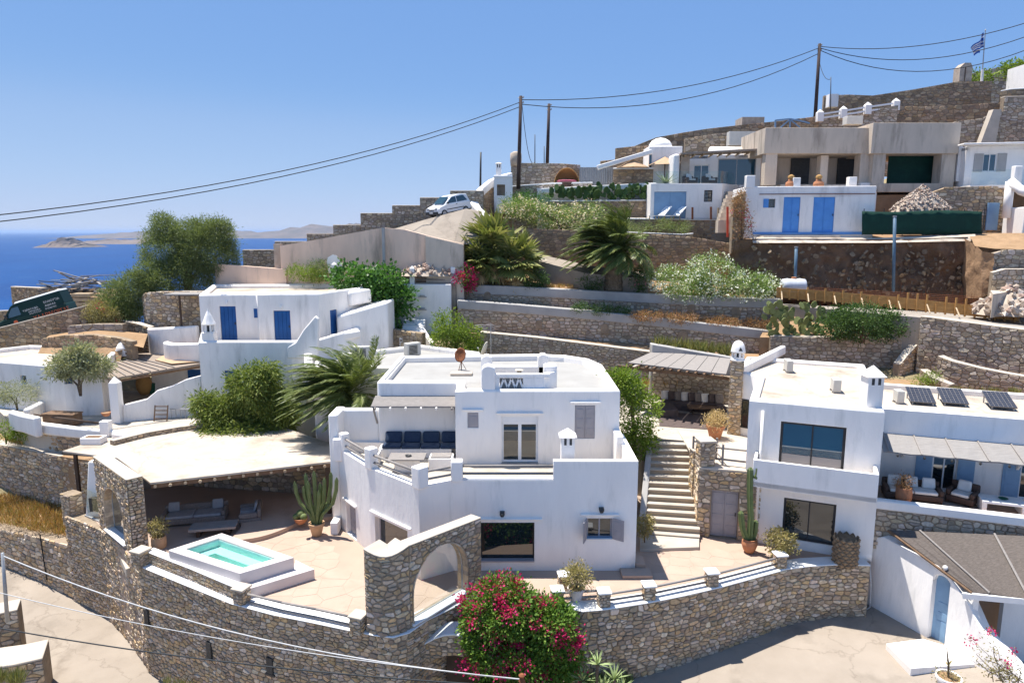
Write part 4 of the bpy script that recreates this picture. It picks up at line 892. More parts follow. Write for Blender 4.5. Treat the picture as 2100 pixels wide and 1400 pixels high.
for s, u in ((-1, h4[0]), (1, h4[1])):
    m = MB(); c = math.radians(35 if s > 0 else 70); L = .48; o, u_, n = fr4
    p0 = o+u_*u; p1 = p0+u_*(s*L*cos(c))+n*(L*sin(c)); f2 = (p0, (p1-p0).normalized(), Vector(((p1-p0).normalized().y, -(p1-p0).normalized().x)))
    m.fbox(f2, 0, L, -.02, .02, h4[2], h4[3]); m.fbox(f2, .08, L-.08, .02, .03, h4[2]+.1, (h4[2]+h4[3])/2-.05); m.fbox(f2, .08, L-.08, .02, .03, (h4[2]+h4[3])/2+.05, h4[3]-.1); m.fbox(f2, .08, L-.08, -.03, -.02, h4[2]+.1, h4[3]-.1); m.build('shutter', 'lilac_grey', wo)
def eyebrow(fr, h, over=.25, zz=.12): m = MB(); m.fbox(fr, h[0]-over, h[1]+over, -.02, .09, h[3]+zz, h[3]+zz+.07); m.build('lintel', 'plaster', mh, bevel=.03)
eyebrow(fr1, hl[1][0]); eyebrow(fr3, hl[3][0], .3); eyebrow(fr4, h4)
for px, py in ((1030, 1050), (1233, 1042)): p = D(px, py, fy-.02); wall_lamp(mh, (p.x, p.y, p.z))
uy = 28.0; x0 = D(934, 870, uy).x; x1 = D(1270, 870, uy).x; xr = D(775, 860, 29.6).x; RT = 6.45
up = [(xr, 29.6), (x0, 29.6), (x0, uy), (x1, uy), (x1, 33.6), (x1-.5, 35.2), (x1-1.6, 36.2), (x1-3, 36.6), (-1.6, 36.4), (xr, 36)]
U = (up[2], up[3]); hs = [px_rect(*U, 959, 846, 981, 877), px_rect(*U, 1029, 853, 1103, 948), px_rect(*U, 1179, 831, 1220, 899)]; hs[1] = (hs[1][0], hs[1][1], FL+.06, hs[1][3])
shell(up, FL-.4, RT, .34, {2: hs}, 'plaster', mh, bev=.11)
m = MB(); m.prism(offset_poly(up, .3), RT-.55, RT-.33); m.build('roof', 'roof_grey', mh)
fu = edge_frame(*U)
o = board_door(mh, fu, hs[0], 'lilac_grey', rec=.04, boards=1, panels=1, name='shutter', handle=False)
o = board_door(mh, fu, hs[2], 'lilac_grey', rec=.03, boards=2, panels=3, name='shutter', handle=False, label='tall closed lilac-grey shutter pair')
o = window(mh, fu, (hs[1][0], hs[1][1], hs[1][2], hs[1][3]-.32), 'frame_white', 'window_glass', cols=2, rec=.16, fw=.08, name='french_door', bar=.14)
m = MB(); m.fbox(fu, hs[1][0], hs[1][1], -.2, -.1, hs[1][3]-.32, hs[1][3]); m.build('blind_box', 'frame_white', o)
m = MB(); m.fbox(fu, hs[1][0]-.02, hs[1][1]+.02, -.1, .12, FL, FL+.07); m.build('threshold', 'roof_grey', o)
for h in hs: eyebrow(fu, h, .22, .1)
m = MB(); q0 = D(692, 870, 29.7); m.box(q0.x, xr+.02, 29.7, 30.1, FL-.3, 5.15); m.build('wall', 'plaster', mh, bevel=.1, seg=3)
m = MB(); m.box(q0.x-.12, q0.x+.3, 28.62, 30.1, 0, 5.2); m.build('wall', 'plaster', mh, bevel=.1, seg=3)
m = MB(); m.box(q0.x+.12, q0.x+.5, 28.3, 28.7, FL, 4.2); m.build('post', 'plaster', mh, bevel=.05)
m = MB(); m.box(x1-.28, x1+.03, 26.9, 28.05, FL, 4.75); m.build('wall', 'plaster', mh, bevel=.05)
c = D(1164, 900, 25.6); chimney(mh, (c.x, 25.6), .52, FL, 5.2, .3, over=.08)
aw = thing('awning', 'weathered timber awning above the blue cushioned bench', 'awning', (xr, 29.5, 5.2))
za = D(850, 812, 29.6).z; zb = za-.22
nb = 9
for k in range(nb):
    a0, a1 = k/nb, (k+1)/nb-.02; m = MB(); yy0, yy1 = 29.58-1.0*a0, 29.58-1.0*a1; z0_, z1_ = za+(zb-za)*a0, za+(zb-za)*a1
    m.hexa([(xr-.08, yy1, z1_-.02), (x0+.02, yy1, z1_-.02), (x0+.02, yy0, z0_-.02), (xr-.08, yy0, z0_-.02), (xr-.08, yy1, z1_+.02), (x0+.02, yy1, z1_+.02), (x0+.02, yy0, z0_+.02), (xr-.08, yy0, z0_+.02)]); m.build('board', 'wood_grey', aw)
for k in range(6):
    x = xr+.1+(x0-xr-.3)*k/5; m = MB(); m.beam((x, 29.58, za-.07), (x, 28.5, zb-.09), .07, .1); m.build('rafter', 'plaster' if 0 < k < 5 else 'wood_grey', aw)
m = MB(); m.beam((xr-.1, 28.62, zb-.02), (x0+.02, 28.62, zb-.02), .05, .06); m.build('fascia', 'wood_grey', aw)
for x in (xr-.02, x0-.08): m = MB(); m.beam((x, 28.75, zb-.1), (x, 29.55, zb-1.0), .06, .08); m.build('brace', 'wood_grey', aw)
bn = thing('bench', 'white built-in bench with navy striped cushions under the awning', 'bench', (-4.5, 29.2, FL))
m = MB(); m.box(xr+.15, x0-.25, 28.75, 29.58, FL, FL+.42); m.build('seat', 'plaster', bn, bevel=.03)
for k in range(4):
    xx = xr+.3+k*.85; m = MB(); m.box(xx, xx+.82, 28.72, 29.3, FL+.425, FL+.56); m.build('seat_cushion', 'cushion_navy', bn, bevel=.05)
for k in range(4):
    xx = xr+.35+k*.84; m = MB(); m.hexa([(xx, 29.2, FL+.56), (xx+.75, 29.2, FL+.56), (xx+.75, 29.36, FL+.56), (xx, 29.36, FL+.56), (xx, 29.42, FL+1.0), (xx+.75, 29.42, FL+1.0), (xx+.75, 29.56, FL+1.0), (xx, 29.56, FL+1.0)]); m.build('back_cushion', 'cushion_navy', bn, bevel=.06)
tb = thing('terrace_table', 'low wooden table in front of the navy cushions', 'table', (-4.7, 27.9, FL))
c = G(835, 935, FL+.6); m = MB()
for k in range(7): mm = MB(); mm.box(c.x-.75, c.x+.75, c.y-.45+k*.13, c.y-.45+k*.13+.12, FL+.55, FL+.6); mm.build('slat', 'wood_grey', tb)
m = MB(); m.box(c.x-.5, c.x+.5, c.y-.25, c.y+.25, FL, FL+.549); m.build('base', 'plaster', tb)
m = MB(); m.lathe([(.05, 0), (.14, .05), (.12, .055), (.04, .02)], (c.x+.05, c.y, FL+.6), 12); tag(m.build('bowl', 'metal_dark', None), 'small dark bowl on the low balcony table', 'bowl')
for px, py, w_, lb in ((905, 935, 1.0, 'white plaster block seat right of the balcony table'), (765, 928, .55, 'white plaster block seat left of the balcony table')):
    c = G(px, py, FL+.5); m = MB(); m.box(c.x-w_/2, c.x+w_/2, c.y-.35, c.y+.4, FL, FL+.5); o = thing('block_seat', lb, 'seat', (c.x, c.y, FL)); m.build('seat', 'plaster', o, bevel=.03)
    m = MB(); m.box(c.x-w_/2+.08, c.x+w_/2-.08, c.y-.28, c.y+.3, FL+.5, FL+.56); m.build('cushion', 'wood_grey', o, bevel=.02)
tt = thing('roof_turret', 'small white roof turret with rounded posts and triangle vents', 'turret', (0, 29, RT))
tx0 = D(988, 750, 28.35).x; tx1 = D(1128, 750, 28.35).x; tz = RT-.3
def rpost(c, w_, z1, y0, y1):
    m = MB(); n = 8; pts = []
    for k in range(n+1): t_ = pi*k/n; pts.append(Vector((c+cos(t_)*w_/2, y0, z1-w_*.4+sin(t_)*w_*.4)))
    pts += [Vector((c-w_/2, y0, tz)), Vector((c+w_/2, y0, tz))]; m.upright(pts, (0, 1, 0), y1-y0); m.build('turret_post', 'plaster', tt, bevel=.05)
rpost(tx0+.28, .58, RT+1.02, 28.05, 28.6); rpost(tx0+.12, .5, RT+1.02, 30.4, 30.9); rpost(tx1-.2, .46, RT+1.05, 30.6, 31.05);
m = MB(); m.box(tx1-.25, tx1+.33, 28.75, 29.35, tz, RT+.88); m.build('turret_post', 'plaster', tt, bevel=.09, seg=3)
m = MB(); m.box(tx0+.4, tx1-.0, 28.22, 28.46, RT+.45, RT+.62); m.box(tx0+.4, tx0+.75, 28.22, 28.46, tz, RT+.45); m.box(tx0+1.75, tx1-.25, 28.22, 28.46, tz, RT+.45); m.build('turret_wall', 'plaster', tt, bevel=.02)
m = MB(); m.box(tx0-.05, tx0+.25, 28.5, 30.5, tz, RT+.5); m.box(tx0+.1, tx1, 30.6, 30.85, tz, RT+.5); m.box(tx1-.15, tx1+.12, 29.3, 30.7, tz, RT+.5); m.build('turret_wall', 'plaster', tt, bevel=.06)
m = MB(); m.hexa([(tx1-.28, 28.22, tz), (tx1+.3, 28.78, tz), (tx1+.3, 29, tz), (tx1-.4, 28.44, tz), (tx1-.28, 28.22, RT+.62), (tx1+.3, 28.78, RT+.62), (tx1+.3, 29, RT+.62), (tx1-.4, 28.44, RT+.62)]); m.build('turret_wall', 'plaster', tt, bevel=.02)
m = MB(); m.box(tx0+.76, tx0+1.74, 28.42, 28.45, tz, RT+.45); m.build('vent_back', 'plaster_grey', tt)
for k in range(3):
    xx = tx0+.78+k*.32
    for s in (0, 1): m = MB(); m.beam((xx+(0 if s == 0 else .32), 28.3, RT+.0), (xx+.16, 28.3, RT+.43), .04, .08); m.build('lattice', 'plaster', tt)
m = MB(); m.lathe([(.5, 0), (.46, .14), (.3, .24), (.05, .28)], (tx0+1.05, 29.8, RT-.33), 14); m.build('dome', 'plaster', tt, smooth=True)
chimney(tt, (tx0+1.6, 29.7), .22, RT-.33, RT+.5, .06, 'coping', 'flue')
WZ = 6.05
wing = [g2(641, 752, WZ), g2(772, 752, WZ), g2(985, 752, WZ), (-1.7, 36.5), g2(985, 721, WZ), g2(862, 706, WZ), g2(720, 722, WZ), g2(652, 727, WZ)]
ww = thing('white_house', 'low white rear wing with grey flat roof behind the wind-blown palm', 'house', (-7, 37, 1))
shell(wing, 1, WZ, .32, {}, 'plaster', ww, bev=.1); m = MB(); m.prism(offset_poly(wing, .28), WZ-.5, WZ-.28); m.build('roof', 'roof_grey', ww)
m = MB(); p = G(636, 725, WZ+.3); m.tube([(p.x, p.y-.4, 3.2), (p.x, p.y-.4, WZ+.35)], .22, 14); m.build('flue_pipe', 'plaster', ww, smooth=True)
def ac_unit(label, c, w_=.85, d=.32, h=.62, ang=0, mat='ac_beige', side=1):
    o = thing('air_conditioner', label, 'air conditioner', c, 'air conditioner units on the roofs'); m = MB(); m.obox(c, ang, w_, d, c[2]+.08, c[2]+h); m.build('casing', mat, o, bevel=.02)
    ca, sa = cos(ang), sin(ang); m = MB()
    for k in range(7):
        z = c[2]+.16+k*(h-.26)/7; m.obox((c[0]-w_*.08*ca+sa*(d/2+.006)*side, c[1]-w_*.08*sa-ca*(d/2+.006)*side), ang, w_*.62, .014, z, z+(h-.26)/11)
    m.build('grille', 'metal_dark', o)
    for s in (-1, 1): m = MB(); m.obox((c[0]+s*w_*.35*ca, c[1]+s*w_*.35*sa), ang, .06, d+.06, c[2], c[2]+.08); m.build('foot', 'metal_grey', o)
    return o
ac_unit('beige air conditioner with dark grille beside the palm on the rear roof', tuple(G(743, 738, WZ-.28)), 1.0, .4, .8, .15); ac_unit('beige air conditioner near the far edge of the rear roof', tuple(G(846, 730, WZ-.28)), .9, .45, .8, .7)
def dish(label, c, r, mat, az, el, mast):
    o = thing('satellite_dish', label, 'satellite dish', c); d = Vector((sin(az)*cos(el), cos(az)*cos(el), sin(el))); q = d.to_track_quat('Z', 'Y').to_matrix(); m = MB(); n = 18; vs = []
    hc = Vector(c)+Vector((0, 0, mast))
    for i in range(6):
        rr = r*i/5
        for k in range(n): t_ = 2*pi*k/n; vs.append(tuple(hc+q@Vector((rr*cos(t_), rr*1.08*sin(t_), .22*rr*rr/r))))
    m.add(vs, [(i*n+k, i*n+(k+1) % n, (i+1)*n+(k+1) % n, (i+1)*n+k) for i in range(5) for k in range(n)]); ob = m.build('reflector', mat, o, smooth=True); sm = ob.modifiers.new('t', 'SOLIDIFY'); sm.thickness = .02
    m = MB(); m.tube([Vector(c), hc-d*.05], .025, 6); m.tube([hc+q@Vector((0, -r*.9, .15)), hc+d*r*.9], .012, 5); m.tube([hc+d*r*.85, hc+d*r*1.02], .04, 6)
    for a in range(3): m.tube([Vector(c)+Vector((cos(a*2.1)*.25, sin(a*2.1)*.25, 0)), Vector(c)+Vector((0, 0, mast*.6))], .015, 5)
    m.build('mount', 'rust' if mat == 'rust' else 'metal_grey', o)
dish('rusty satellite dish on a tripod on the main roof', tuple(G(946, 758, RT-.33)), .34, 'rust', -2.6, .25, .75)
k = MB(); q = G(950, 768, RT-.33); k.box(q.x-.6, q.x+.45, q.y-.35, q.y+.2, RT-.33, RT-.2); tag(k.build('concrete_plinth', 'concrete', None, bevel=.02), 'low concrete plinth under the rusty dish', 'plinth')
dish('large cream satellite dish beside the roof turret', tuple(G(996, 745, WZ-.3)), .5, 'cream', -1.35, .35, .7)
ae = thing('tv_aerial', 'thin television aerial with crossed arms behind the turret', 'aerial', tuple(G(1007, 742, WZ-.3))); p = Vector(ae.location); m = MB(); m.tube([p, p+Vector((0, 0, 2.2))], .025, 6); m.build('mast', 'metal_grey', ae)
for k in range(5): m = MB(); z = 2.1-.1*k; m.tube([p+Vector((-.9+.2*k, -.1, z)), p+Vector((.2, .1, z))], .012, 5); m.build('arm', 'metal_grey', ae)
k = MB(); o = thing('house_step', 'shaded stone step at the right front corner of the main house', 'step', (4.9, 24.6, 0)); k.box(cr_x-.6, cr_x+.55, 24.15, fy-.02, 0, .13); k.build('tread', 'flag', o, bevel=.015); k = MB(); k.box(cr_x+.03, cr_x+.4, fy, 25.5, .0, .28); k.build('tread', 'flag', o, bevel=.015)
# ================================================================ ARCH WALL (front)
def arch_wall(label, p0, p1, zb, top, arch, t, size=.3, parts=160, glass_t=True, tones=STONE_TONES, sillm='coping', name='arch_wall', extra_back=True, capm='coping'):
    """Upright stone wall p0->p1 (seen face to the right of travel); top(u)->z; arch = (u0, u1, zsill, zspring, ztop)."""
    _seed[0] += 1; R = random.Random(_seed[0]); fr = edge_frame(p0, p1); L = (Vector(p1)-Vector(p0)).length; o_, u_, n_ = fr; o = thing(name, label, 'arch wall', (p0[0], p0[1], zb))
    u0, u1, zs, zp, zt = arch; cx = (u0+u1)/2; hw = (u1-u0)/2
    ring = [(u0, zs+(zp-zs)*k/6) for k in range(6)]+[(cx-hw*cos(pi*k/16), zp+(zt-zp)*sin(pi*k/16)) for k in range(17)]+[(u1, zs+(zp-zs)*k/6) for k in range(5, -1, -1)]
    P3 = lambda a, d, z: (o_.x+u_.x*a+n_.x*d, o_.y+u_.y*a+n_.y*d, z)
    us = sorted({0, L} | {L*k/24 for k in range(25)} | {a for a, _ in ring}); b = MB()
    def az(a):
        if a <= u0 or a >= u1: return None
        c = (cx-a)/hw; return zp+(zt-zp)*sqrt(max(0, 1-c*c))
    for a, c in zip(us, us[1:]):
        if c-a < 1e-5: continue
        mid = (a+c)/2; H = lambda x0, x1, lo0, lo1, hi0, hi1: b.hexa([P3(x0, 0, lo0), P3(x1, 0, lo1), P3(x1, -t, lo1), P3(x0, -t, lo0), P3(x0, 0, hi0), P3(x1, 0, hi1), P3(x1, -t, hi1), P3(x0, -t, hi0)])
        if u0 < mid < u1:
            H(a, c, zb, zb, zs, zs); f = lambda x: az(min(max(x, u0+1e-4), u1-1e-4)); H(a, c, f(a), f(c), top(a), top(c))
        else: H(a, c, zb, zb, top(a), top(c))
    b.build('core', 'mortar', o)
    def avoid(u, v):
        if v <= zs+.02: return (0, 1, zs) if u0 < u < u1 else None
        if u0 <= u <= u1 and zs < v < (az(u) or zs): return 'in'
        best = min(ring, key=lambda q: (q[0]-u)**2+(q[1]-v)**2); ax, ay = best[0]-u, best[1]-v; l = hypot(ax, ay)
        if l > size*2.2 or l < 1e-4: return None
        nx, nz = (best[0]-cx)/hw**2, max(0, best[1]-zp)/(zt-zp)**2; return (-nx, -nz, -(nx*best[0]+nz*best[1]))
    n = 24; path = Path([(p0[0]+u_.x*L*k/n, p0[1]+u_.y*L*k/n, zb, top(L*k/n)) for k in range(n+1)]); face_stones(o, path, size, R, tones, parts, .013, .04, avoid)
    back = Path([(p0[0]+u_.x*L*(n-k)/n-n_.x*t, p0[1]+u_.y*L*(n-k)/n-n_.y*t, 0, top(L*(n-k)/n)) for k in range(n+1)])
    for (a, za), (c, zc) in zip(ring, ring[1:]):
        s = MB(); s.hexa([P3(a, .03, za), P3(c, .03, zc), P3(c, -t-.02, zc), P3(a, -t-.02, za)]+[P3(cx+(a-cx)*.96, .03, zs+(za-zs)*.985), P3(cx+(c-cx)*.96, .03, zs+(zc-zs)*.985), P3(cx+(c-cx)*.96, -t-.02, zs+(zc-zs)*.985), P3(cx+(a-cx)*.96, -t-.02, zs+(za-zs)*.985)])
        tn = R.choice(tones); s.tone = [tn]*len(s.f); s.build('lining_stone', 'stone', o)
    cap_path(path, t, .05, .03, capm, o, bev=.02)
    k = MB(); k.fbox(fr, u0-.05, u1+.05, -t*.5, .12, zs, zs+.06); k.build('sill', 'coping_white', o, bevel=.015)
    if glass_t:
        g = MB(); g.upright([P3(cx+(a-cx)*.97, -t*.55, zs+.06+(z-zs)*.97) for a, z in ring], (n_.x, n_.y, 0), .012); g.build('pane', 'clear_glass', o)
        f = MB()
        for (a, za), (c, zc) in list(zip(ring, ring[1:]))+[((ring[-1]), (ring[0]))]: f.beam(P3(cx+(a-cx)*.955, -t*.55, zs+.06+(za-zs)*.955), P3(cx+(c-cx)*.955, -t*.55, zs+.06+(zc-zs)*.955), .05, .03)
        f.build('frame', 'metal_grey', o)
    return o, fr, L
p0 = g2(842, 1291, 0); p1 = g2(987, 1203, 0); LL = (Vector(p1)-Vector(p0)).length
zr = V(985, 1063, p0, p1).z; zl = V(842, 1118, p0, p1).z
u0, u1, zs_, zt_ = px_rect(p0, p1, 846, 1120, 945, 1240); zt_ = V(893, 1121, p0, p1).z
u0 = .1; u1 = LL*.80
ao, afr, aL = arch_wall('curved stone wall pierced by a glazed arch in front of the main house', p0, p1, -4.4, lambda u: zl+(zr-zl)*(u/LL)+0*u, (u0, u1, .12, .12+(zt_-.12)*.42, zt_), .45, .3, 170)
q0, q1 = g2(752, 1296, 0), g2(842, 1291, 0); n = 8; zl2 = V(760, 1126, q0, q1).z
cpts = []
for k in range(n+1):
    a = k/n; bx, by = lerp2(q0, p0, a); bul = sin(pi*a)*.34; cpts.append((bx+.05*sin(pi*a), by-bul, -5.2, zl2+(zl-zl2)*a-.16*sin(pi*a)))
stone_wall('broad bowed stone pillar at the near end of the glazed arch', cpts, .3, .75, 200, cap=.05, capm='coping', over=.03, name='stone_pillar', cat='pillar', joint=.013, depth=.04, ends=True)
gt = thing('garden_gate', 'orange-brown board gate under a white-capped stone arch', 'gate', (-2.3, 20.6, -5))
gA, gB = D(800, 1350, 20.9), D(872, 1350, 21.2); fr = edge_frame((gA.x, 20.9), (gB.x, 21.2)); wg = hypot(gB.x-gA.x, .3); zg = D(836, 1368, 21).z
for k in range(6): m = MB(); m.fbox(fr, wg*k/6+.005, wg*(k+1)/6-.005, -.05, 0, -5, zg+.12*k/6); m.build('board', 'timber', gt)
m = MB(); m.beam((gA.x, 20.87, zg-.3), (gB.x, 21.17, zg-1.1), .09, .03); m.build('brace', 'timber', gt)
pr = thing('gate_porch', 'small stone arch with white coping beside the bougainvillea', 'porch', (-1.2, 21.4, -5))
e0, e1 = D(852, 1345, 21.3), D(1050, 1388, 20.6); n = 10; top_ = []
for k in range(n+1):
    a = k/n; px = 852+(1052-852)*a; py = 1345-70*sin(pi*min(1, a*.92+.08))+48*a; top_.append(D(px, py+6, 21.3-.5*a))
path = Path([(p.x, p.y, p.z-.75, p.z) for p in top_]); m = MB(); solid_path(m, path, .7, lift=-.01); m.build('core', 'mortar', pr); face_stones(pr, path, .28, random.Random(77), STONE_TONES, 60, .012, .035); cap_path(path, .7, .07, .06, 'coping_white', pr, bev=.03)
for a in (0, 10): p = top_[a]; m = MB(); m.box(p.x-.15, p.x+.15, p.y+.02, p.y+.6, -5.2, p.z-.7); m.build('pier', 'plaster_grey', pr)
m = MB(); m.box(top_[3].x, top_[8].x, 21.6, 21.64, -5.2, top_[5].z-.7); m.build('inner_door', 'wood_dark', pr)
# ================================================================ POOL
PT = .9
pc_ = [G(345, 1127, PT), G(455, 1092, PT), G(603, 1142, PT), G(492, 1175, PT)]
po = thing('plunge_pool', 'raised square plunge pool with pinkish plaster rim', 'pool', (pc_[0].x+2, pc_[0].y-1, 0))
poly = [(p.x, p.y) for p in (pc_[0], pc_[3], pc_[2], pc_[1])]
shell(poly, 0, PT, .38, {}, 'pool_plaster', po, bev=.03); inn = offset_poly(poly, .379)
m = MB(); m.prism(inn, -.02, .12); m.build('pool_floor', 'pool_tile', po)
bench_in = offset_poly(poly, .85)
m = MB()
for i in (1, 2, 3):
    a, b, c, d = inn[i], inn[(i+1) % 4], bench_in[(i+1) % 4], bench_in[i]; m.prism([a, b, c, d], .12, .55)
m.build('seat_ledge', 'pool_tile', po)
m = MB(); m.prism(inn, PT-.16, PT-.155); m.build('water', 'pool_water', po)
ins2 = offset_poly(poly, .384); m = MB()
for i in range(4): a, b = inn[i], inn[(i+1) % 4]; a2, b2 = offset_poly(poly, .392)[i], offset_poly(poly, .392)[(i+1) % 4]; m.prism([a, b, b2, a2], .12, PT-.08)
m.build('lining', 'pool_tile', po)
c0, c1, c2, c3 = G(500, 1222, 0), G(645, 1178, .42), G(608, 1160, .42), G(470, 1205, .42)
st2 = [(poly[1][0]+.1, poly[1][1]-.75), (poly[2][0]+.85, poly[2][1]-.3), (poly[2][0]+.5, poly[2][1]+.55), (poly[2][0]+.02, poly[2][1]), (poly[1][0]+.02, poly[1][1])]
m = MB(); m.prism([g2(505, 1208, .42), g2(645, 1166, .42), g2(606, 1147, .42), (poly[2][0]-.05, poly[2][1]), (poly[1][0], poly[1][1]-.02)], 0, .42); m.build('pool_step', 'pool_plaster', po, bevel=.02)
# ================================================================ RIGHT HOUSE
HZ = 6.2
rh = thing('white_house', 'two-storey white house with balcony and square chimney on the right', 'house', (12, 28, 0))
B0 = g2(1537, 817, HZ); B1 = g2(1815, 842, HZ); ud = (Vector(B1)-Vector(B0)).normalized(); vd = Vector((-ud.y, ud.x))
def RH(a, b): p = Vector(B0)+ud*a+vd*b; return (p.x, p.y)
Wd = (Vector(B1)-Vector(B0)).length
blk = [RH(0, 0), RH(Wd, 0), RH(Wd, 10.2), RH(-.9, 10.2), RH(-1.05, 5.6), RH(0, 5.2)]
hU = px_rect(blk[0], blk[1], 1598, 870, 1733, 975); hL = px_rect(blk[0], blk[1], 1605, 1027, 1713, 1112)
shell(blk, 0, HZ, .34, {0: [hU, hL], 4: []}, 'plaster', rh, bev=.11)
m = MB(); m.prism(offset_poly(blk, .3), 5.75, 6.0); m.build('roof', 'roof_white', rh)
fb = edge_frame(blk[0], blk[1])
wn = window(rh, fb, hU, 'frame_dark', 'window_blue', cols=2, rec=.1, fw=.1, bar=.05, label='wide dark-framed balcony window'); zf_ = hU[2]+(hU[3]-hU[2])*.36
for a, b in ((hU[0]+.1, (hU[0]+hU[1])/2-.03), ((hU[0]+hU[1])/2+.03, hU[1]-.1)): g = MB(); g.fbox(fb, a, b, -.128, -.112, hU[2]+.1, zf_); g.build('frosted_pane', 'frosted', wn)
window(rh, fb, hL, 'frame_dark', 'window_glass', cols=2, rec=.1, fw=.09, bar=.05, label='dark-framed lower window mirroring the driveway')
fl = edge_frame(blk[4], blk[5])
hN = px_rect(blk[4], blk[5], 1512, 817, 1532, 876)
m = MB(); m.fbox(fl, hN[0], hN[1]+.1, .001, .03, hN[2], hN[3]); o = m.build('window', 'frame_dark', rh); m = MB(); m.fbox(fl, hN[0]+.06, hN[1]+.06, .031, .04, hN[2]+.06, hN[3]-.06); m.build('pane', 'window_glass', o)
cc = blk[4]; chs = thing('stone_chimney', 'slim stone chimney with white domed cowl on the right house', 'chimney', (cc[0], cc[1], 3.05))
pillar('', (cc[0]+.05, cc[1]-.05), atan2(ud.y, ud.x), .56, .54, 3.05, 6.75, .26, 90, cap=0, parent=chs)
ct = (cc[0]+.05, cc[1]-.05); zc = 6.75; m = MB(); m.lathe([(.33, 0), (.35, .06), (.31, .1), (.3, .2)], (ct[0], ct[1], zc), 14); m.build('cowl_base', 'plaster', chs)
for k in range(8): m = MB(); t_ = 2*pi*k/8; m.obox((ct[0]+.27*cos(t_), ct[1]+.27*sin(t_)), t_, .07, .09, zc+.2, zc+.42); m.build('cowl_post', 'plaster', chs)
m = MB(); m.lathe([(.16, zc+.2), (.16, zc+.43)], (ct[0], ct[1], 0), 10); m.build('cowl_core', 'metal_dark', chs)
m = MB(); m.lathe([(.36, zc+.42), (.34, zc+.48), (.32, zc+.62), (.27, zc+.8), (.17, zc+.94), (.04, zc+1.0)], (ct[0], ct[1], 0), 14); m.build('cowl_dome', 'plaster', chs, smooth=True)
m = MB(); m.add([(ct[0]-.1, ct[1]-.35, zc+.53), (ct[0]+.1, ct[1]-.35, zc+.53), (ct[0], ct[1]-.325, zc+.72)], [(0, 1, 2)]); m.build('cowl_vent', 'metal_dark', chs)
m = MB(); a, b = G(1520, 758, HZ), G(1606, 726, HZ); m.beam((a.x, a.y, 6.15), (b.x, b.y, 6.45), .3, .5); m.build('parapet', 'plaster', rh, bevel=.08)
cpt = RH(Wd-.45, .75); chimney(rh, cpt, .62, 5.8, 7.4, .42, over=.07)
zb0, zb1 = V(1600, 1010, blk[0], blk[1]).z-.2, 4.05
bo = [g2(1556, 952, 4.02), g2(1793, 990, 4.02)]; ub = (Vector(bo[1])-Vector(bo[0])); Lb = ub.length
bx = [RH(.35, -1.1), RH(Wd-.12, -1.1), RH(Wd-.12, -.02), RH(.35, -.02)]
m = MB(); m.prism([RH(.35, -1.1), RH(Wd-.12, -1.1), RH(Wd-.12, 0), RH(.35, 0)], 2.85, 3.05); m.build('balcony_floor', 'plaster', rh)
for (a, b, c, d) in ((.35, Wd-.12, -1.1, -.98), (.35, .47, -.98, -.0), (Wd-.24, Wd-.12, -.98, -.0)):
    m = MB(); m.prism([RH(a, c), RH(b, c), RH(b, d), RH(a, d)], 2.85, 3.98); m.build('balcony_wall', 'plaster', rh, bevel=.02)
m = MB(); pzz = RH(.55, -.06); m.tube([(pzz[0], pzz[1], 0.2), (pzz[0], pzz[1], 5.75)], .06, 8); m.build('rain_pipe', 'plaster', rh, smooth=True)
ac_unit('small beige air conditioner by the fin wall on the right roof', tuple(G(1616, 762, 6.0)), .8, .3, .62, 1.4); ac_unit('small white air conditioner in the middle of the right roof', tuple(G(1713, 803, 6.0)), .75, .32, .6, 1.3)
rw_ = thing('white_house', 'low white wing with pale blue shutters and solar panels at right', 'house', (18, 27, 2.2))
TZ = 2.2; W0 = RH(Wd+.02, 3.0); wu = Vector((.94, -.341)); wv = Vector((.341, .94));
def RW(a, b): p = Vector(W0)+wu*a+wv*b; return (p.x, p.y)
wgp = [RW(0, 0), RW(9, 0), RW(9, 5.2), RW(-.6, 5.6)]
hd = px_rect(wgp[0], wgp[1], 1912, 912, 1963, 995); hd = (hd[0], hd[1], TZ+.06, hd[3]); hd2 = px_rect(wgp[0], wgp[1], 2093, 928, 2140, 1010); hd2 = (hd2[0], hd2[1], TZ+.06, hd2[3])
shell(wgp, 1.5, 5.6, .34, {0: [hd, hd2]}, 'plaster', rw_, bev=.1); m = MB(); m.prism(offset_poly(wgp, .3), 5.1, 5.35); m.build('roof', 'roof_white', rw_)
fw_ = edge_frame(wgp[0], wgp[1])
for hh in (hd, hd2):
    o = window(rw_, fw_, hh, 'frame_white', 'window_glass', cols=2, rec=.12, name='french_door')
    for a, b in ((hh[0]-.62, hh[0]-.02), (hh[1]+.02, hh[1]+.62)):
        s = MB(); s.fbox(fw_, a, b, .01, .05, hh[2], hh[3]);
        for q in range(3): z = hh[2]+.12+q*(hh[3]-hh[2]-.2)/3; s.fbox(fw_, a+.08, b-.08, .05, .065, z, z+(hh[3]-hh[2]-.2)/3-.12)
        s.build('shutter', 'pale_blue', o)
tr_ = MB(); tr_.prism([RW(-.3, -2.45), RW(9, -2.45), RW(9, .02), RW(-.3, .02)], -2.4, TZ); tro = struct('side_terrace', tr_, 'flag')
paving(tro, [RW(-.2, -2.4), RW(8, -2.4), RW(8, -.1), RW(-.2, -.1)], TZ, .6, R0, 'flag', 80)
m = MB(); m.prism([RW(-.4, -2.7), RW(9, -2.7), RW(9, -2.35), RW(-.4, -2.35)], TZ-.1, TZ+.28); tag(m.build('coping_wall', 'plaster', None, bevel=.06), 'low white coping edging the wicker sofa terrace', 'wall')
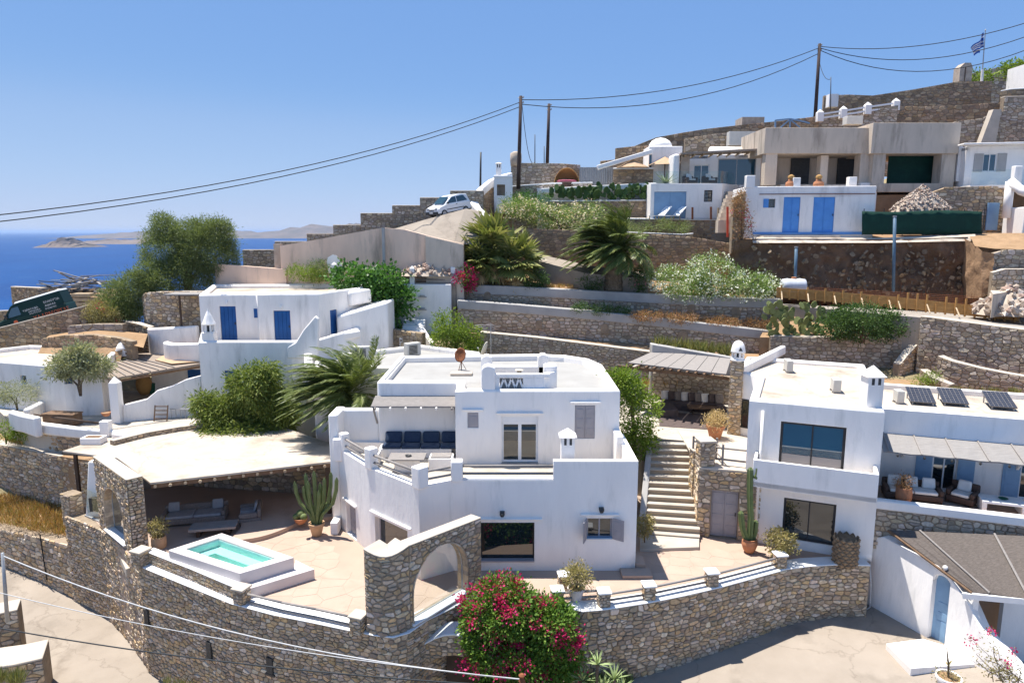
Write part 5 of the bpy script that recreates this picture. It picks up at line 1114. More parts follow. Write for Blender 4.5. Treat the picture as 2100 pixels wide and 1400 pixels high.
stone_wall('dark stone wall under the wicker sofa terrace', [(*RW(-.4, -2.6), .4, TZ-.1), (*RW(9, -2.6), .4, TZ-.1)], .3, .2, 90, GREY_TONES, joint=.01)
ar = thing('reed_awning', 'pale reed awning with string of bulbs over the wicker sofa', 'awning', (*RW(1, -1), 5))
ra = [V(1822, 882, RW(0, 0), RW(9, 0))]; z_a = 4.5; z_b = 4.2
m = MB(); n = 26
for k in range(n):
    a0, a1 = .1+8.6*k/n, .1+8.6*(k+1)/n; dz = .02*sin(k*1.7)
    m.hexa([(*RW(a0, -1.75), z_b+dz-.02), (*RW(a1, -1.75), z_b+.02*sin((k+1)*1.7)-.02), (*RW(a1, -.02), z_a-.02), (*RW(a0, -.02), z_a-.02), (*RW(a0, -1.75), z_b+dz+.03), (*RW(a1, -1.75), z_b+.02*sin((k+1)*1.7)+.03), (*RW(a1, -.02), z_a+.03), (*RW(a0, -.02), z_a+.03)])
m.build('reed_mat', 'reed_grey', ar)
for k in range(8): m = MB(); a = .3+1.15*k; m.beam((*RW(a, -1.8), z_b+.05), (*RW(a, -.02), z_a+.05), .05); m.build('batten', 'wood_grey', ar)
for k in range(9): m = MB(); p = RW(.6+.95*k, -1.78); m.lathe([(.03, -.12), (.055, -.06), (.02, 0)], (*p, z_b-.02), 8); m.build('bulb', 'metal_dark', ar)
for a in (1.1, 5.2): m = MB(); m.beam((*RW(a, -.9), z_b+.05), (*RW(a, -.05), 3.55), .09, .12); m.build('brace', 'plaster', ar)
for i, (px, py, lb) in enumerate(((1893, 818, 'leftmost tilted solar panel on the wing roof'), (1960, 820, 'middle tilted solar panel on the wing roof'), (2058, 828, 'rightmost tilted solar panel on the wing roof'))):
    c = G(px, py+14, 5.35); o = thing('solar_panel', lb, 'solar panel', tuple(c), 'solar panels on the wing roof'); w_, hgt, dep = 1.0, .36, 1.45; q = lambda a, b, e: (c.x+wu.x*a+wv.x*b, c.y+wu.y*a+wv.y*b, 5.38+hgt*(b/dep)+.12+e)
    m = MB(); m.hexa([q(-w_/2, 0, -.02), q(w_/2, 0, -.02), q(w_/2, dep, -.02), q(-w_/2, dep, -.02), q(-w_/2, 0, .02), q(w_/2, 0, .02), q(w_/2, dep, .02), q(-w_/2, dep, .02)]); m.build('panel', 'solar', o)
    g = MB()
    for k in range(7): a = -w_/2+w_*k/6; g.hexa([q(a-.004, 0, .02), q(a+.004, 0, .02), q(a+.004, dep, .02), q(a-.004, dep, .02), q(a-.004, 0, .026), q(a+.004, 0, .026), q(a+.004, dep, .026), q(a-.004, dep, .026)])
    for k in range(9): b = dep*k/8; g.hexa([q(-w_/2, b-.004, .0205), q(w_/2, b-.004, .0205), q(w_/2, b+.004, .0205), q(-w_/2, b+.004, .0205), q(-w_/2, b-.004, .0275), q(w_/2, b-.004, .0275), q(w_/2, b+.004, .0275), q(-w_/2, b+.004, .0275)])
    g.build('cell_grid', 'wood_grey', o)
    for a in (-w_*.4, w_*.4): m = MB(); p, r_ = q(a, dep-.1, -.03), q(a, .1, -.03); m.tube([(p[0], p[1], 5.35), p], .03, 5); m.tube([(r_[0], r_[1], 5.35), r_], .03, 5); m.build('leg', 'metal_grey', o)
ac_unit('white air conditioner by the kerb between roof and solar panels', tuple(G(1842, 826, 5.35)), .55, .3, .6, 1.4)
def wicker_seat(label, c, ang, L, arms=True, name='wicker_sofa', cat='sofa', mat='wicker', cm='cushion_white', pil=2, d=.85, hb=.72):
    o = thing(name, label, cat, c, None, ang); m = MB(); m.box(-L/2, L/2, -d/2, d/2, .08, .34); m.build('base', mat, o, bevel=.05, local=True)
    m = MB(); m.box(-L/2, L/2, d/2-.16, d/2, .34, hb); m.build('backrest', mat, o, bevel=.06, local=True)
    for s in (-1, 1): m = MB(); m.box(s*(L/2-.08)-.08, s*(L/2-.08)+.08, -d/2, d/2-.16, .34, .58); m.build('armrest', mat, o, bevel=.06, local=True)
    nc = 2 if L > 1.3 else 1
    for k in range(nc): a = -L/2+.18+(L-.36)*k/nc; m = MB(); m.box(a+.01, a+(L-.36)/nc-.01, -d/2+.03, d/2-.17, .34, .47); m.build('seat_cushion', cm, o, bevel=.04, local=True)
    for k in range(pil):
        a = -L/2+.42+(L-.84)*(k/max(1, pil-1)) if pil > 1 else 0; m = MB(); m.hexa([(a-.25, d/2-.36, .47), (a+.25, d/2-.36, .47), (a+.25, d/2-.24, .47), (a-.25, d/2-.24, .47), (a-.23, d/2-.24, .88), (a+.23, d/2-.24, .88), (a+.23, d/2-.13, .88), (a-.23, d/2-.13, .88)]); m.build('pillow', cm, o, bevel=.05, local=True)
    for s in (-1, 1):
        for e in (-1, 1): m = MB(); m.box(s*(L/2-.08)-.04, s*(L/2-.08)+.04, e*(d/2-.08)-.04, e*(d/2-.08)+.04, 0, .08); m.build('leg', 'wood_dark', o, local=True)
    return o
wa = atan2(wu.y, wu.x)
wicker_seat('brown wicker sofa with white cushions beside the clay urn', tuple(G(1868, 1022, TZ+.02)), wa+.05, 2.1, pil=3)
o = wicker_seat('round-backed brown wicker armchair next to the white terrace table', tuple(G(1972, 1030, TZ+.02)), wa-.5, 1.0, name='wicker_armchair', cat='armchair', pil=1, hb=.78)
tb = thing('terrace_table', 'white slab table with a green bowl on the wicker terrace', 'table', tuple(G(2052, 1046, TZ+.02))); c = tb.location
m = MB(); m.obox(c, wa, 1.5, .85, TZ+.38, TZ+.48); m.build('table_top', 'plaster', tb, bevel=.01)
for s in (-1, 1): m = MB(); m.obox((c.x+wu.x*.66*s, c.y+wu.y*.66*s), wa, .16, .8, TZ+.02, TZ+.38); m.build('leg', 'plaster', tb)
m = MB(); m.lathe([(.08, 0), (.17, .05), (.15, .06), (.05, .02)], (c.x+.05, c.y, TZ+.48), 12); tag(m.build('bowl', 'plastic_green', None), 'green dish on the white slab table', 'bowl')
c = G(1852, 1028, TZ+.02); potted_bush('ribbed clay urn of dried pink flowers beside the wicker sofa', tuple(c), .3, .62, [((0, 0, .82), (.33, .33, .26))], 'leaf_rusty', 'barrel', 'terracotta', 40, 22, .07, .07, ribs=True)
# ================================================================ STONE DOOR BLOCK beside the stairs
sb = thing('stone_doorway', 'stone-faced block with a lilac door beside the staircase', 'doorway', (9.5, 27, 0))
dl, dr = g2(1428, 1098, 0), g2(1556, 1112, 0); fr = edge_frame(dl, dr); Ld = (Vector(dr)-Vector(dl)).length
ztp = PZ-.05
h_ = px_rect(dl, dr, 1457, 1006, 1513, 1113); h_ = (h_[0], h_[1], .02, h_[3])
shell([dl, dr, (dr[0]+1.2, dr[1]+4), (dl[0]+.6, dl[1]+5)], 0, ztp, .4, {0: [h_]}, 'mortar', sb, bev=.01)
m = MB(); m.prism([dl, dr, (dr[0]+1.2, dr[1]+4.5), (dl[0]+.4, dl[1]+5.5)], ztp, ztp+.1); m.build('roof_slab', 'coping', sb, bevel=.02)
def av(u, v):
    if h_[0] < u < h_[1] and v < h_[3]: return 'in'
    if v < h_[3]: return (1, 0, h_[0]-.02) if u <= h_[0] else (-1, 0, -h_[1]-.02)
    return (0, -1, -h_[3]-.02)
face_stones(sb, Path([(*dl, 0, ztp), (*dr, 0, ztp)]), .34, random.Random(31), STONE_TONES, 90, .01, .04, av)
face_stones(sb, Path([(dl[0]+.6, dl[1]+5, 0, ztp), (*dl, 0, ztp)]), .36, random.Random(32), STONE_TONES, 60, .01, .04)
board_door(sb, fr, h_, 'lilac_grey', rec=.2, boards=2, panels=4)
c = (dl[0]+.32, dl[1]+.35); pillar('', c, .1, .62, .62, ztp+.1, 4.15, .26, 50, parent=sb, cap=.09, capm='coping')
c2 = G(1430, 938, PZ); c2 = (c2.x, c2.y); pillar('stone pier at the head of the staircase', c2, .1, .5, .5, 1.2, PZ+.35, .26, 40, cap=.07)
bf = thing('rail_frame', 'open grey post-and-rail frame above the stone pier', 'rail', (*c2, PZ+.4))
for dx, dy in ((-.2, 0), (.75, -.3), (.75, -1.2)): m = MB(); m.tube([(c2[0]+dx, c2[1]+dy, PZ+.1), (c2[0]+dx, c2[1]+dy, PZ+1.0)], .05, 7); m.build('post', 'wood_grey', bf)
for z in (PZ+.35, PZ+.75): m = MB(); m.tube([(c2[0]-.2, c2[1], z), (c2[0]+.75, c2[1]-.3, z), (c2[0]+.75, c2[1]-1.2, z)], .04, 7); m.build('rail', 'wood_grey', bf)
rail_run('double grey rail above the lilac stone doorway', [(c[0]+.3, c[1]+.1, ztp), (dr[0]+.1, dr[1]+.35, ztp)], z=(.35, .85))
# ================================================================ GREY PERGOLA with sunken sofas
pg = thing('pergola', 'dark timber pergola with flat grey deck behind the stairs', 'pergola', (9, 38, PZ))
zr_ = 5.85; f0, f1 = G(1288, 744, zr_), G(1490, 768, zr_); k0, k1 = G(1342, 720, zr_), G(1500, 736, zr_)
npl = 7
for k in range(npl):
    a, b = k/npl, (k+1)/npl-.006; m = MB(); A_, B_, C_, D_ = f0.lerp(f1, a), f0.lerp(f1, b), k0.lerp(k1, b), k0.lerp(k1, a); m.prism([(p.x, p.y) for p in (A_, B_, C_, D_)], zr_-.03, zr_+.03); m.build('deck_board', 'wood_grey', pg)
for k in range(12): a = (k+.5)/12; p, q = f0.lerp(f1, a), k0.lerp(k1, a); dd = (p-q).normalized(); m = MB(); m.beam(tuple(p+dd*.35-Vector((0, 0, .09))), tuple(q-Vector((0, 0, .09))), .1, .11); m.build('rafter', 'wood_brown', pg)
m = MB(); m.beam((f0.x-.5, f0.y+.2, zr_-.24), (f1.x+.2, f1.y+.15, zr_-.24), .14, .16); m.build('beam', 'wood_brown', pg)
m = MB(); q = f0.lerp(k0, .18); m.box(q.x-.1, q.x+.5, q.y-.1, q.y+.5, PZ, zr_-.33); m.build('pier', 'plaster_grey', pg)
m = MB(); m.box(k1.x-.3, k1.x, f1.y-.1, f1.y+.2, PZ, zr_-.33); m.build('post', 'wood_brown', pg)
s = MB(); a, b = D(1335, 704, 40.4), D(1520, 735, 39.4); s.hexa([(a.x, a.y-.2, 3), (b.x, b.y-.2, 3), (b.x, b.y+.4, 3), (a.x, a.y+.4, 3), (a.x, a.y-.2, a.z), (b.x, b.y-.2, b.z), (b.x, b.y+.4, b.z), (a.x, a.y+.4, a.z)]); tag(s.build('planter_wall', 'plaster_grey', None, bevel=.06), 'long grey plaster planter wall behind the pergola', 'wall')
w1 = MB(); p, q = G(1340, 790, PZ+.9), G(1488, 800, PZ+.9)
stone_wall('shaded stone wall behind the sunken sofa', [(p.x, p.y+.3, PZ, 4.7), (q.x+.4, q.y+.2, PZ, 4.7)], .34, .3, 60, GREY_TONES)
sf = thing('corner_sofa', 'long built-in corner sofa with patterned cushions under the pergola', 'sofa', (8.5, 38, PZ)); zs0 = PZ+.42
sa, sb_ = G(1362, 822, zs0), G(1488, 832, zs0)
m = MB(); m.hexa([(sa.x, sa.y-.3, PZ), (sb_.x, sb_.y-.3, PZ), (sb_.x, sb_.y+.75, PZ), (sa.x, sa.y+.75, PZ)]+[(sa.x, sa.y-.3, zs0), (sb_.x, sb_.y-.3, zs0), (sb_.x, sb_.y+.75, zs0), (sa.x, sa.y+.75, zs0)]); m.build('base', 'cushion_brown', sf, bevel=.04)
m = MB(); m.box(sa.x-.7, sa.x+.35, sa.y-2.0, sa.y-.31, PZ, zs0); m.build('side_base', 'cushion_brown', sf, bevel=.04)
for k in range(9):
    a = (k+.5)/9; p = sa.lerp(sb_, a); m = MB(); m.hexa([(p.x-.24, p.y+.42, zs0), (p.x+.24, p.y+.42, zs0), (p.x+.24, p.y+.58, zs0), (p.x-.24, p.y+.58, zs0), (p.x-.23, p.y+.58, zs0+.48), (p.x+.23, p.y+.58, zs0+.48), (p.x+.23, p.y+.7, zs0+.48), (p.x-.23, p.y+.7, zs0+.48)]); m.build('pillow', ('cushion_white', 'cushion_brown', 'wicker_grey')[k % 3 if k else 0], sf, bevel=.07)
ct_ = thing('coffee_table', 'dark plank coffee table in front of the corner sofa', 'table', tuple(G(1440, 848, PZ))); c = ct_.location
m = MB(); m.obox(c, -.1, 1.6, .8, PZ+.36, PZ+.42); m.build('table_top', 'wood_brown', ct_)
for s in (-1, 1): m = MB(); m.beam((c.x+s*.6, c.y-.3, PZ), (c.x+s*.5, c.y+.3, PZ+.36), .08); m.beam((c.x+s*.6, c.y+.3, PZ), (c.x+s*.5, c.y-.3, PZ+.36), .079); m.build('leg', 'wood_dark', ct_)
rg = MB(); rg.prism([g2(1352, 845, PZ+.0), g2(1490, 852, PZ), g2(1490, 884, PZ), g2(1352, 874, PZ)], PZ+.016, PZ+.026); tag(rg.build('rug', 'cushion_brown', None), 'dark striped rug under the coffee table', 'rug')
# ================================================================ LOUNGE CANOPY
CZ = 2.75
cn = thing('lounge_canopy', 'broad flat cream canopy roof over the shaded lounge', 'canopy', (-12, 30, 0))
cpl = [g2(a, b, CZ) for a, b in ((128, 924), (240, 938), (308, 989), (684, 945), (690, 912), (560, 868), (430, 862), (300, 880), (222, 893))]
m = MB(); m.prism(cpl, CZ-.1, CZ); m.build('roof', 'roof_white', cn, bevel=.02)
fe0, fe1 = Vector((*cpl[2], 0)), Vector((*cpl[3], 0)); nbm = 13; dirn = (fe1-fe0).normalized(); inw = Vector((-dirn.y, dirn.x, 0))
m = MB(); m.beam(tuple(fe0+inw*.12+Vector((0, 0, CZ-.2))), tuple(fe1+inw*.12+Vector((0, 0, CZ-.2))), .08, .18); m.build('fascia', 'wood_brown', cn)
for k in range(nbm):
    p = fe0.lerp(fe1, (k+.3)/nbm); m = MB(); m.tube([tuple(p-inw*random.uniform(.0, .12)+Vector((0, 0, CZ-.19))), tuple(p+inw*4.5+Vector((0, 0, CZ-.19)))], .065, 8); m.build('log_beam', 'wood_pale', cn)
m = MB(); p = G(158, 965, 1.4); m.box(p.x-.07, p.x+.07, p.y-.07, p.y+.07, -.6, CZ-.1); m.build('post', 'wood_dark', cn)
m = MB(); p = G(665, 950, CZ); m.box(p.x-.08, p.x+.08, p.y+.4, p.y+.56, 0, CZ-.29); m.build('post', 'wood_dark', cn)
m = MB(); p = G(193, 908, CZ); m.box(p.x-.5, p.x+.5, p.y-.3, p.y+.3, CZ, CZ+.32); o = m.build('roof_vent', 'plaster', cn, bevel=.02); m = MB(); m.box(p.x-.38, p.x+.38, p.y-.2, p.y+.2, CZ+.321, CZ+.325); m.build('vent_opening', 'wood_brown', o)
fp = thing('fireplace', 'tapered white plaster fireplace behind the left glass screen', 'fireplace', (-18.5, 29.6, 0)); p = G(190, 1070, 0); m = MB(); m.hexa([(p.x-.7, p.y+.6, 0), (p.x+.9, p.y+.4, 0), (p.x+.9, p.y+1.3, 0), (p.x-.7, p.y+1.4, 0), (p.x-.35, p.y+.65, CZ-.12), (p.x+.55, p.y+.55, CZ-.12), (p.x+.55, p.y+1.2, CZ-.12), (p.x-.35, p.y+1.3, CZ-.12)]); m.build('hood', 'plaster', fp, bevel=.05); m = MB(); m.box(p.x-.3, p.x+.5, p.y+.33, p.y+.52, .35, 1.0); m.build('hearth', 'metal_dark', fp)
p, q = G(163, 1060, .05), G(208, 1080, .05); gs = thing('glass_screen', 'frameless glass screen left of the arched lounge wall', 'glass screen', tuple(p)); fr = edge_frame((p.x, p.y), (q.x, q.y)); L = hypot(q.x-p.x, q.y-p.y); m = MB(); m.fbox(fr, 0, L, -.3, -.29, .05, 1.35); m.build('pane', 'clear_glass', gs); m = MB(); m.fbox(fr, -.05, L, -.36, -.24, 0, .06); m.build('channel', 'metal_grey', gs)
pa, pb = g2(206, 1080, 0), g2(274, 1138, 0); La = (Vector(pb)-Vector(pa)).length; zA, zB = V(208, 948, pa, pb).z, V(270, 992, pa, pb).z
arch_wall('stone wall with a tall glazed arch on the lounge side', pa, pb, -.2, lambda u: zA+(zB-zA)*u/La, (La*.22, La*.80, .15, 1.3, 2.35), .55, .26, 150, name='arch_wall')
ep = (pb[0]+.0, pb[1]); on, un, nn = edge_frame(pa, pb)
pe = [(pb[0], pb[1], 0, zB), (pb[0]-nn.x*.6, pb[1]-nn.y*.6, 0, zB)]
stone_wall('end pier of the lounge arch wall with squared stones', pe, .2, .3, 90, depth=.03, name='stone_pillar', cat='pillar', cap=.05, flat=.75)
stone_wall('shaded stone back wall inside the lounge', [(-19.5, 34.2, 0, 2.6), (-8.0, 32.3, 0, 2.6)], .4, .3, 100)
m = MB(); p, q = D(318, 1010, 30.2), D(445, 990, 30.6); m.beam((p.x, 30.2, 2.0), (q.x, 30.7, 2.0), .5, .14); tag(m.build('mantel_shelf', 'wood_dark', None), 'thick dark shelf hanging above the grey lounge sofa', 'shelf')
wicker_seat('grey wicker lounge sofa with grey cushions in the shade', tuple(G(402, 1068, 0)), .22, 2.7, mat='wicker_grey', cm='cushion_grey', d=1.0)
wicker_seat('grey wicker armchair with blue pillow at the edge of the lounge', tuple(G(515, 1066, 0)), -1.25, 1.35, name='wicker_armchair', cat='armchair', mat='wicker_grey', cm='cushion_grey', d=.95, pil=1)
ct_ = thing('coffee_table', 'low thick-topped table in front of the grey lounge sofa', 'table', tuple(G(440, 1095, 0))); c = ct_.location; m = MB(); m.obox(c, .2, 1.9, .8, .34, .44); m.build('table_top', 'wood_grey', ct_)
for s in (-1, 1): m = MB(); m.obox((c.x+s*.6, c.y+s*.12), .2, .16, .5, .0, .34); m.build('leg', 'wood_dark', ct_)
n = 12; pts = []; c_ = G(600, 1040, 0)
for k in range(n+1):
    a = k/n; px = 470+150*a; py = 1108-42*a+10*sin(pi*a); p = G(px, py, .2); pts.append((p.x, p.y))
o = thing('curved_step', 'curved shaded plaster step between lounge and pool deck', 'step', (pts[0][0], pts[0][1], 0))
m = MB(); m.prism(pts+[(pts[-1][0]+1.6, pts[-1][1]+.5), (-8.3, 31.6), (-13, 31.6), (pts[0][0], pts[0][1]+1.2)], 0, .2); m.build('tread', 'flag', o)
c = G(650, 1097, .02); cp = thing('potted_cactus', 'tall branching euphorbia cactus in a pale terracotta pot', 'potted cactus', tuple(c)); pot(cp, tuple(c), .33, .58, 'tall', 'terracotta_pale')
R = random.Random(4)
def ribbed(mb, pts, rad, n=5, nodes=True):
    pts = [Vector(p) for p in pts]; o = len(mb.v); m_ = len(pts)
    for i, p in enumerate(pts):
        d = (pts[min(i+1, m_-1)]-pts[max(i-1, 0)]).normalized(); a = d.cross(Vector((.2, 1, .1))).normalized(); b = d.cross(a); rr = rad*(1 if i < m_-1 else .25)
        for k in range(2*n): t_ = pi*k/n; q = rr*(1 if k % 2 == 0 else .55); mb.v.append(tuple(p+(a*cos(t_)+b*sin(t_))*q))
    for i in range(m_-1):
        for k in range(2*n): k2 = (k+1) % (2*n); mb.f.append((o+i*2*n+k, o+i*2*n+k2, o+(i+1)*2*n+k2, o+(i+1)*2*n+k))
    mb.f.append(tuple(o+(m_-1)*2*n+k for k in range(2*n)))
arms = [(0, 0, 3.0, .0), (-.18, .05, 2.3, -.35), (.15, .02, 2.7, .3), (-.1, -.08, 2.6, -.15), (.22, .1, 2.9, .5), (.05, .12, 2.4, .15), (-.28, 0, 2.55, -.62), (.32, -.05, 2.75, .72), (.12, -.12, 2.2, .1), (-.05, .1, 2.85, -.4)]
for dx, dy, hh, sp in arms:
    m = MB(); z0 = c.z+.45; ribbed(m, [(c.x+dx*.4, c.y+dy*.5, z0), (c.x+dx*.6+sp*.12, c.y+dy, z0+.5), (c.x+dx+sp*.6, c.y+dy*1.2, z0+1.0), (c.x+dx+sp*.85, c.y+dy*1.4, z0+(hh-.5)*.72), (c.x+dx+sp*.9, c.y+dy*1.5, z0+hh-.7), (c.x+dx+sp*.92, c.y+dy*1.5, z0+hh-.55)], .085); m.build('stem', 'cactus', cp)
c = G(617, 1072, .2); bc = thing('barrel_cactus_bowl', 'round barrel cacti clustered in a terracotta bowl', 'potted cactus', tuple(c)); pot(bc, tuple(c), .3, .26, 'bowl')
for dx, dy, rr, dz in ((0, .02, .2, .42), (-.17, -.08, .15, .33), (.16, -.09, .16, .33), (.05, .16, .15, .34)):
    m = MB(); prof = [(rr*sin(pi*k/8), -rr*cos(pi*k/8)) for k in range(1, 8)]; m.lathe(prof, (c.x+dx, c.y+dy, c.z+dz), 16); m.build('barrel', 'cactus', bc, smooth=True)
c = G(327, 1122, 0); potted_bush('leafy shrub in a rough clay pot by the lounge pier', tuple(c), .3, .5, [((0, 0, .85), (.38, .35, .36))], 'leaf_mixed', 'barrel', 'terracotta_pale', 50, 24, .09, .08)
m = MB(); p = G(686, 1092, 0); m.box(p.x-.12, p.x+.2, p.y-.2, p.y+.6, 0, .55); tag(m.build('plaster_block', 'plaster', None, bevel=.03), 'small white plaster block at the left corner of the main house', 'block')
# ================================================================ LEFT BLUE-DOOR HOUSE
bh = thing('white_house', 'white house with tall dark blue doors on its upper terrace', 'house', (-13, 40, 2.6))
X = lambda px, y, py=650: D(px, py, y).x
UZ = 9.45
u1 = [(X(411, 40), 40), (X(508, 40), 40), (X(530, 40), 40.0), (X(530, 39.3), 39.3), (X(655, 39.3), 39.3), (X(748, 43.6), 43.6), (X(745, 47.5), 47.5), (X(440, 47.5), 47.5)]
hb = {0: [px_rect(u1[0], u1[1], 452, 628, 485, 701)], 3: [px_rect(u1[3], u1[4], 562, 637, 596, 703)], 4: [px_rect(u1[4], u1[5], 678, 635, 692, 685)]}
T6 = 6.62
for k in (0, 3): hb[k] = [(h[0], h[1], T6+.02, h[3]) for h in hb[k]]
shell(u1, 5.5, [9.4, 9.42, 9.42, 9.5, 9.5, 9.5, 9.45, 9.4], .34, hb, 'plaster_old', bh, bev=.13)
m = MB(); m.prism(offset_poly(u1, .3), 8.9, 9.15); m.build('roof', 'roof_white', bh)
for k, lb in ((0, 'dark blue board door on the left'), (3, 'dark blue board door on the right')):
    fr = edge_frame(u1[k], u1[k+1]); board_door(bh, fr, hb[k][0], 'blue_paint', rec=.1, boards=4, label=lb)
    m = MB(); hh = hb[k][0]; m.fbox(fr, (hh[0]+hh[1])/2-.06, (hh[0]+hh[1])/2+.06, 0, .12, hh[3]+.18, hh[3]+.32); m.build('wall_lamp', 'frame_white', bh)
fr = edge_frame(u1[4], u1[5]); board_door(bh, fr, hb[4][0], 'blue_paint', rec=.08, boards=2, name='shutter', handle=False)
fr = edge_frame(u1[0], u1[2]); c = V(526, 642, u1[0], u1[2]); u_ = (Vector((c.x, c.y))-fr[0]).dot(fr[1]); m = MB(); m.fbox(fr, u_-.14, u_+.12, .005, .04, c.z-.27, c.z+.27); m.build('shutter', 'blue_paint', bh)
l1 = [(X(411, 37.4, 760), 37.4), (X(600, 37.4, 760), 37.4), (X(652, 37.6, 760), 37.6), (X(740, 40.8), 40.8), (X(740, 44), 44), (X(411, 44), 44)]
hb2 = {0: [px_rect(l1[0], l1[1], 462, 760, 482, 800)]}
shell(l1, 1.5, [7.02, 7.02, 7.02, 7.3, 6.7, 6.7], .32, hb2, 'plaster_old', bh, bev=.12)
board_door(bh, edge_frame(l1[0], l1[1]), hb2[0][0], 'blue_paint', rec=.06, boards=2, name='shutter', handle=False)
m = MB(); m.prism(offset_poly(l1, .25), T6-.2, T6); m.build('terrace_floor', 'roof_white', bh)
pts = [D(a, b, 37.35) for a, b in ((588, 712), (606, 702), (622, 676), (636, 660), (646, 648), (652, 655), (652, 735), (588, 735))]; m = MB(); m.upright([tuple(p) for p in pts], (0, 1, 0), .36); m.build('ramp_wall', 'plaster_old', bh, bevel=.06)
m = MB(); q0, q1 = X(699, 41.5, 640), X(795, 41.5, 640); m.hexa([(q0, 40.4, 4), (q1, 41.5, 4), (q1, 44, 4), (q0, 44, 4), (q0, 40.4, 8.0), (q1, 41.5, 8.75), (q1, 44, 8.75), (q0, 44, 8.3)]); m.build('annex', 'plaster_old', bh, bevel=.13, seg=3)
m = MB(); p = D(716, 690, 40.5); m.box(p.x-.18, p.x+.18, 40.3, 40.9, p.z-.4, p.z+.32); m.build('shutter', 'blue_paint', bh)
m = MB(); a, b = D(680, 706, 39.0), D(738, 702, 40.6); m.beam((a.x, a.y, 6.9), (b.x, b.y, 6.95), .35, .45); m.build('low_wall', 'plaster_old', bh, bevel=.1)
m = MB(); a, b = D(712, 622, 42), D(757, 620, 43.4); m.beam((a.x, a.y, 8.9), (b.x, b.y, 9.0), .6, .9); m.build('low_wall', 'plaster_old', bh, bevel=.15)
c = D(430, 690, 37.8); m = MB(); m.box(c.x-.32, c.x+.32, 37.5, 38.1, 6.6, 7.45); o = m.build('chimney', 'plaster', bh, bevel=.03)
m = MB(); m.lathe([(.34, 0), (.34, .05)], (c.x, 37.8, 7.45), 12); m.lathe([(.34, .42), (.37, .47), (.30, .62), (.17, .95), (.05, 1.2), (.03, 1.32)], (c.x, 37.8, 7.45), 12); m.build('chimney_dome', 'plaster', o)
for k in range(7): m = MB(); t_ = 2*pi*k/7; m.obox((c.x+.28*cos(t_), 37.8+.28*sin(t_)), t_, .08, .1, 7.49, 7.88); m.build('chimney_post', 'plaster', o)
m = MB(); m.lathe([(.17, 7.5), (.17, 7.87)], (c.x, 37.8, 0), 8); m.build('chimney_throat', 'metal_dark', o)
def bent(label, pts, t, zb, name='white_wall', bev=.12, mat='plaster_old'):
    P = Path([(p.x, p.y, zb, p.z) for p in pts]); b = MB(); vs = []; n = len(pts)
    for j in range(n):
        for d, z in ((0, zb), (0, P.zt[j]), (-t, P.zt[j]), (-t, zb)): vs.append((P.p[j].x+P.n[j].x*d, P.p[j].y+P.n[j].y*d, z))
    fs = [(4*j+k, 4*j+4+k, 4*j+4+(k+1) % 4, 4*j+(k+1) % 4) for j in range(n-1) for k in range(4)]+[(0, 1, 2, 3), tuple(4*(n-1)+k for k in (3, 2, 1, 0))]
    b.add(vs, fs); return tag(b.build(name, mat, None, bevel=bev, seg=3), label, 'wall')
bent('white curved side wall left of the blue-door house, lower one', [D(334, 700, 42.6), D(336, 702, 41.9), D(352, 705, 41.4), D(408, 704, 41.2)], .4, 4.6)
bent('white side wall left of the blue-door house, upper one', [D(301, 672, 44.2), D(305, 673, 43.6), D(335, 672, 43.3), D(402, 668, 43)], .4, 4.8)
m = MB(); p = D(372, 662, 43.5); m.tube([(p.x, 43.5, 5.8), (p.x, 43.5, 9.0)], .07, 7); o = thing('sun_canopy', 'dark timber post and grey shade roof at the house corner', 'canopy', (p.x, 43.5, 5.8)); m.build('post', 'wood_dark', o); m = MB(); m.box(p.x-.9, p.x+1.3, 43.2, 46, 9.0, 9.08); m.build('shade_roof', 'reed_grey', o)
# ================================================================ PATIO on the left
pt = MB(); pt.prism([g2(8, 852, 2.8), g2(70, 872, 2.8), g2(238, 892, 2.8), (X(480, 35.6, 850), 35.6), (X(480, 37.4, 850), 37.4), (X(300, 40), 40), (X(60, 41), 41), (X(-40, 40), 40)], -.5, 2.8); pto = struct('patio', pt, 'flag_pale')
paving(pto, [g2(75, 866, 2.8), g2(235, 884, 2.8), g2(395, 860, 2.8), g2(395, 800, 2.8), g2(120, 795, 2.8)], 2.8, .7, R0, 'flag_pale', 120)
stone_wall('dark stone base below the white patio wall', [gp(14, 862, 2.55, -.5), gp(72, 880, 2.55, -.5), gp(160, 893, 2.55, -.5), gp(236, 902, 2.55, -.5)], .34, .4, 80, BROWN_TONES)
bent('white patio wall with a step, at the left edge', [G(14, 842, 3.5), G(40, 850, 3.4), G(70, 856, 3.5)], .35, 2.4); bent('long low white patio wall under the wooden handrail', [G(72, 866, 3.05), G(150, 876, 3.0), G(236, 884, 3.05)], .3, 2.4); bent('white patio wall running back to the potted plants', [G(60, 838, 3.5), G(112, 812, 3.5), G(126, 806, 3.5)], .35, 2.4)
m = MB(); p = G(216, 872, 3.3); m.box(p.x-.2, p.x+.25, p.y-.2, p.y+.2, 2.4, 3.55); tag(m.build('white_post', 'plaster', None, bevel=.03), 'white square post carrying the flower bowl on the patio', 'post')
rail_run('dark wooden handrail across the patio edge', [tuple(G(70, 850, 3.3)), tuple(G(207, 868, 3.3))], 'wood_dark', .06, (0,))
m = MB(); p = G(130, 870, 2.82); o = thing('wooden_chest', 'long brown wooden chest on the patio', 'chest', tuple(p)); m.obox((p.x, p.y), -.12, 1.75, .7, 2.82, 3.4); m.build('box', 'wood_brown', o); m = MB(); m.obox((p.x, p.y), -.12, 1.82, .76, 3.4, 3.47); m.build('lid', 'wood_brown', o)
c = G(218, 853, 3.55); o = thing('flower_bowl', 'small terracotta bowl on the white patio post', 'bowl', tuple(c)); pot(o, tuple(c), .22, .2, 'bowl')
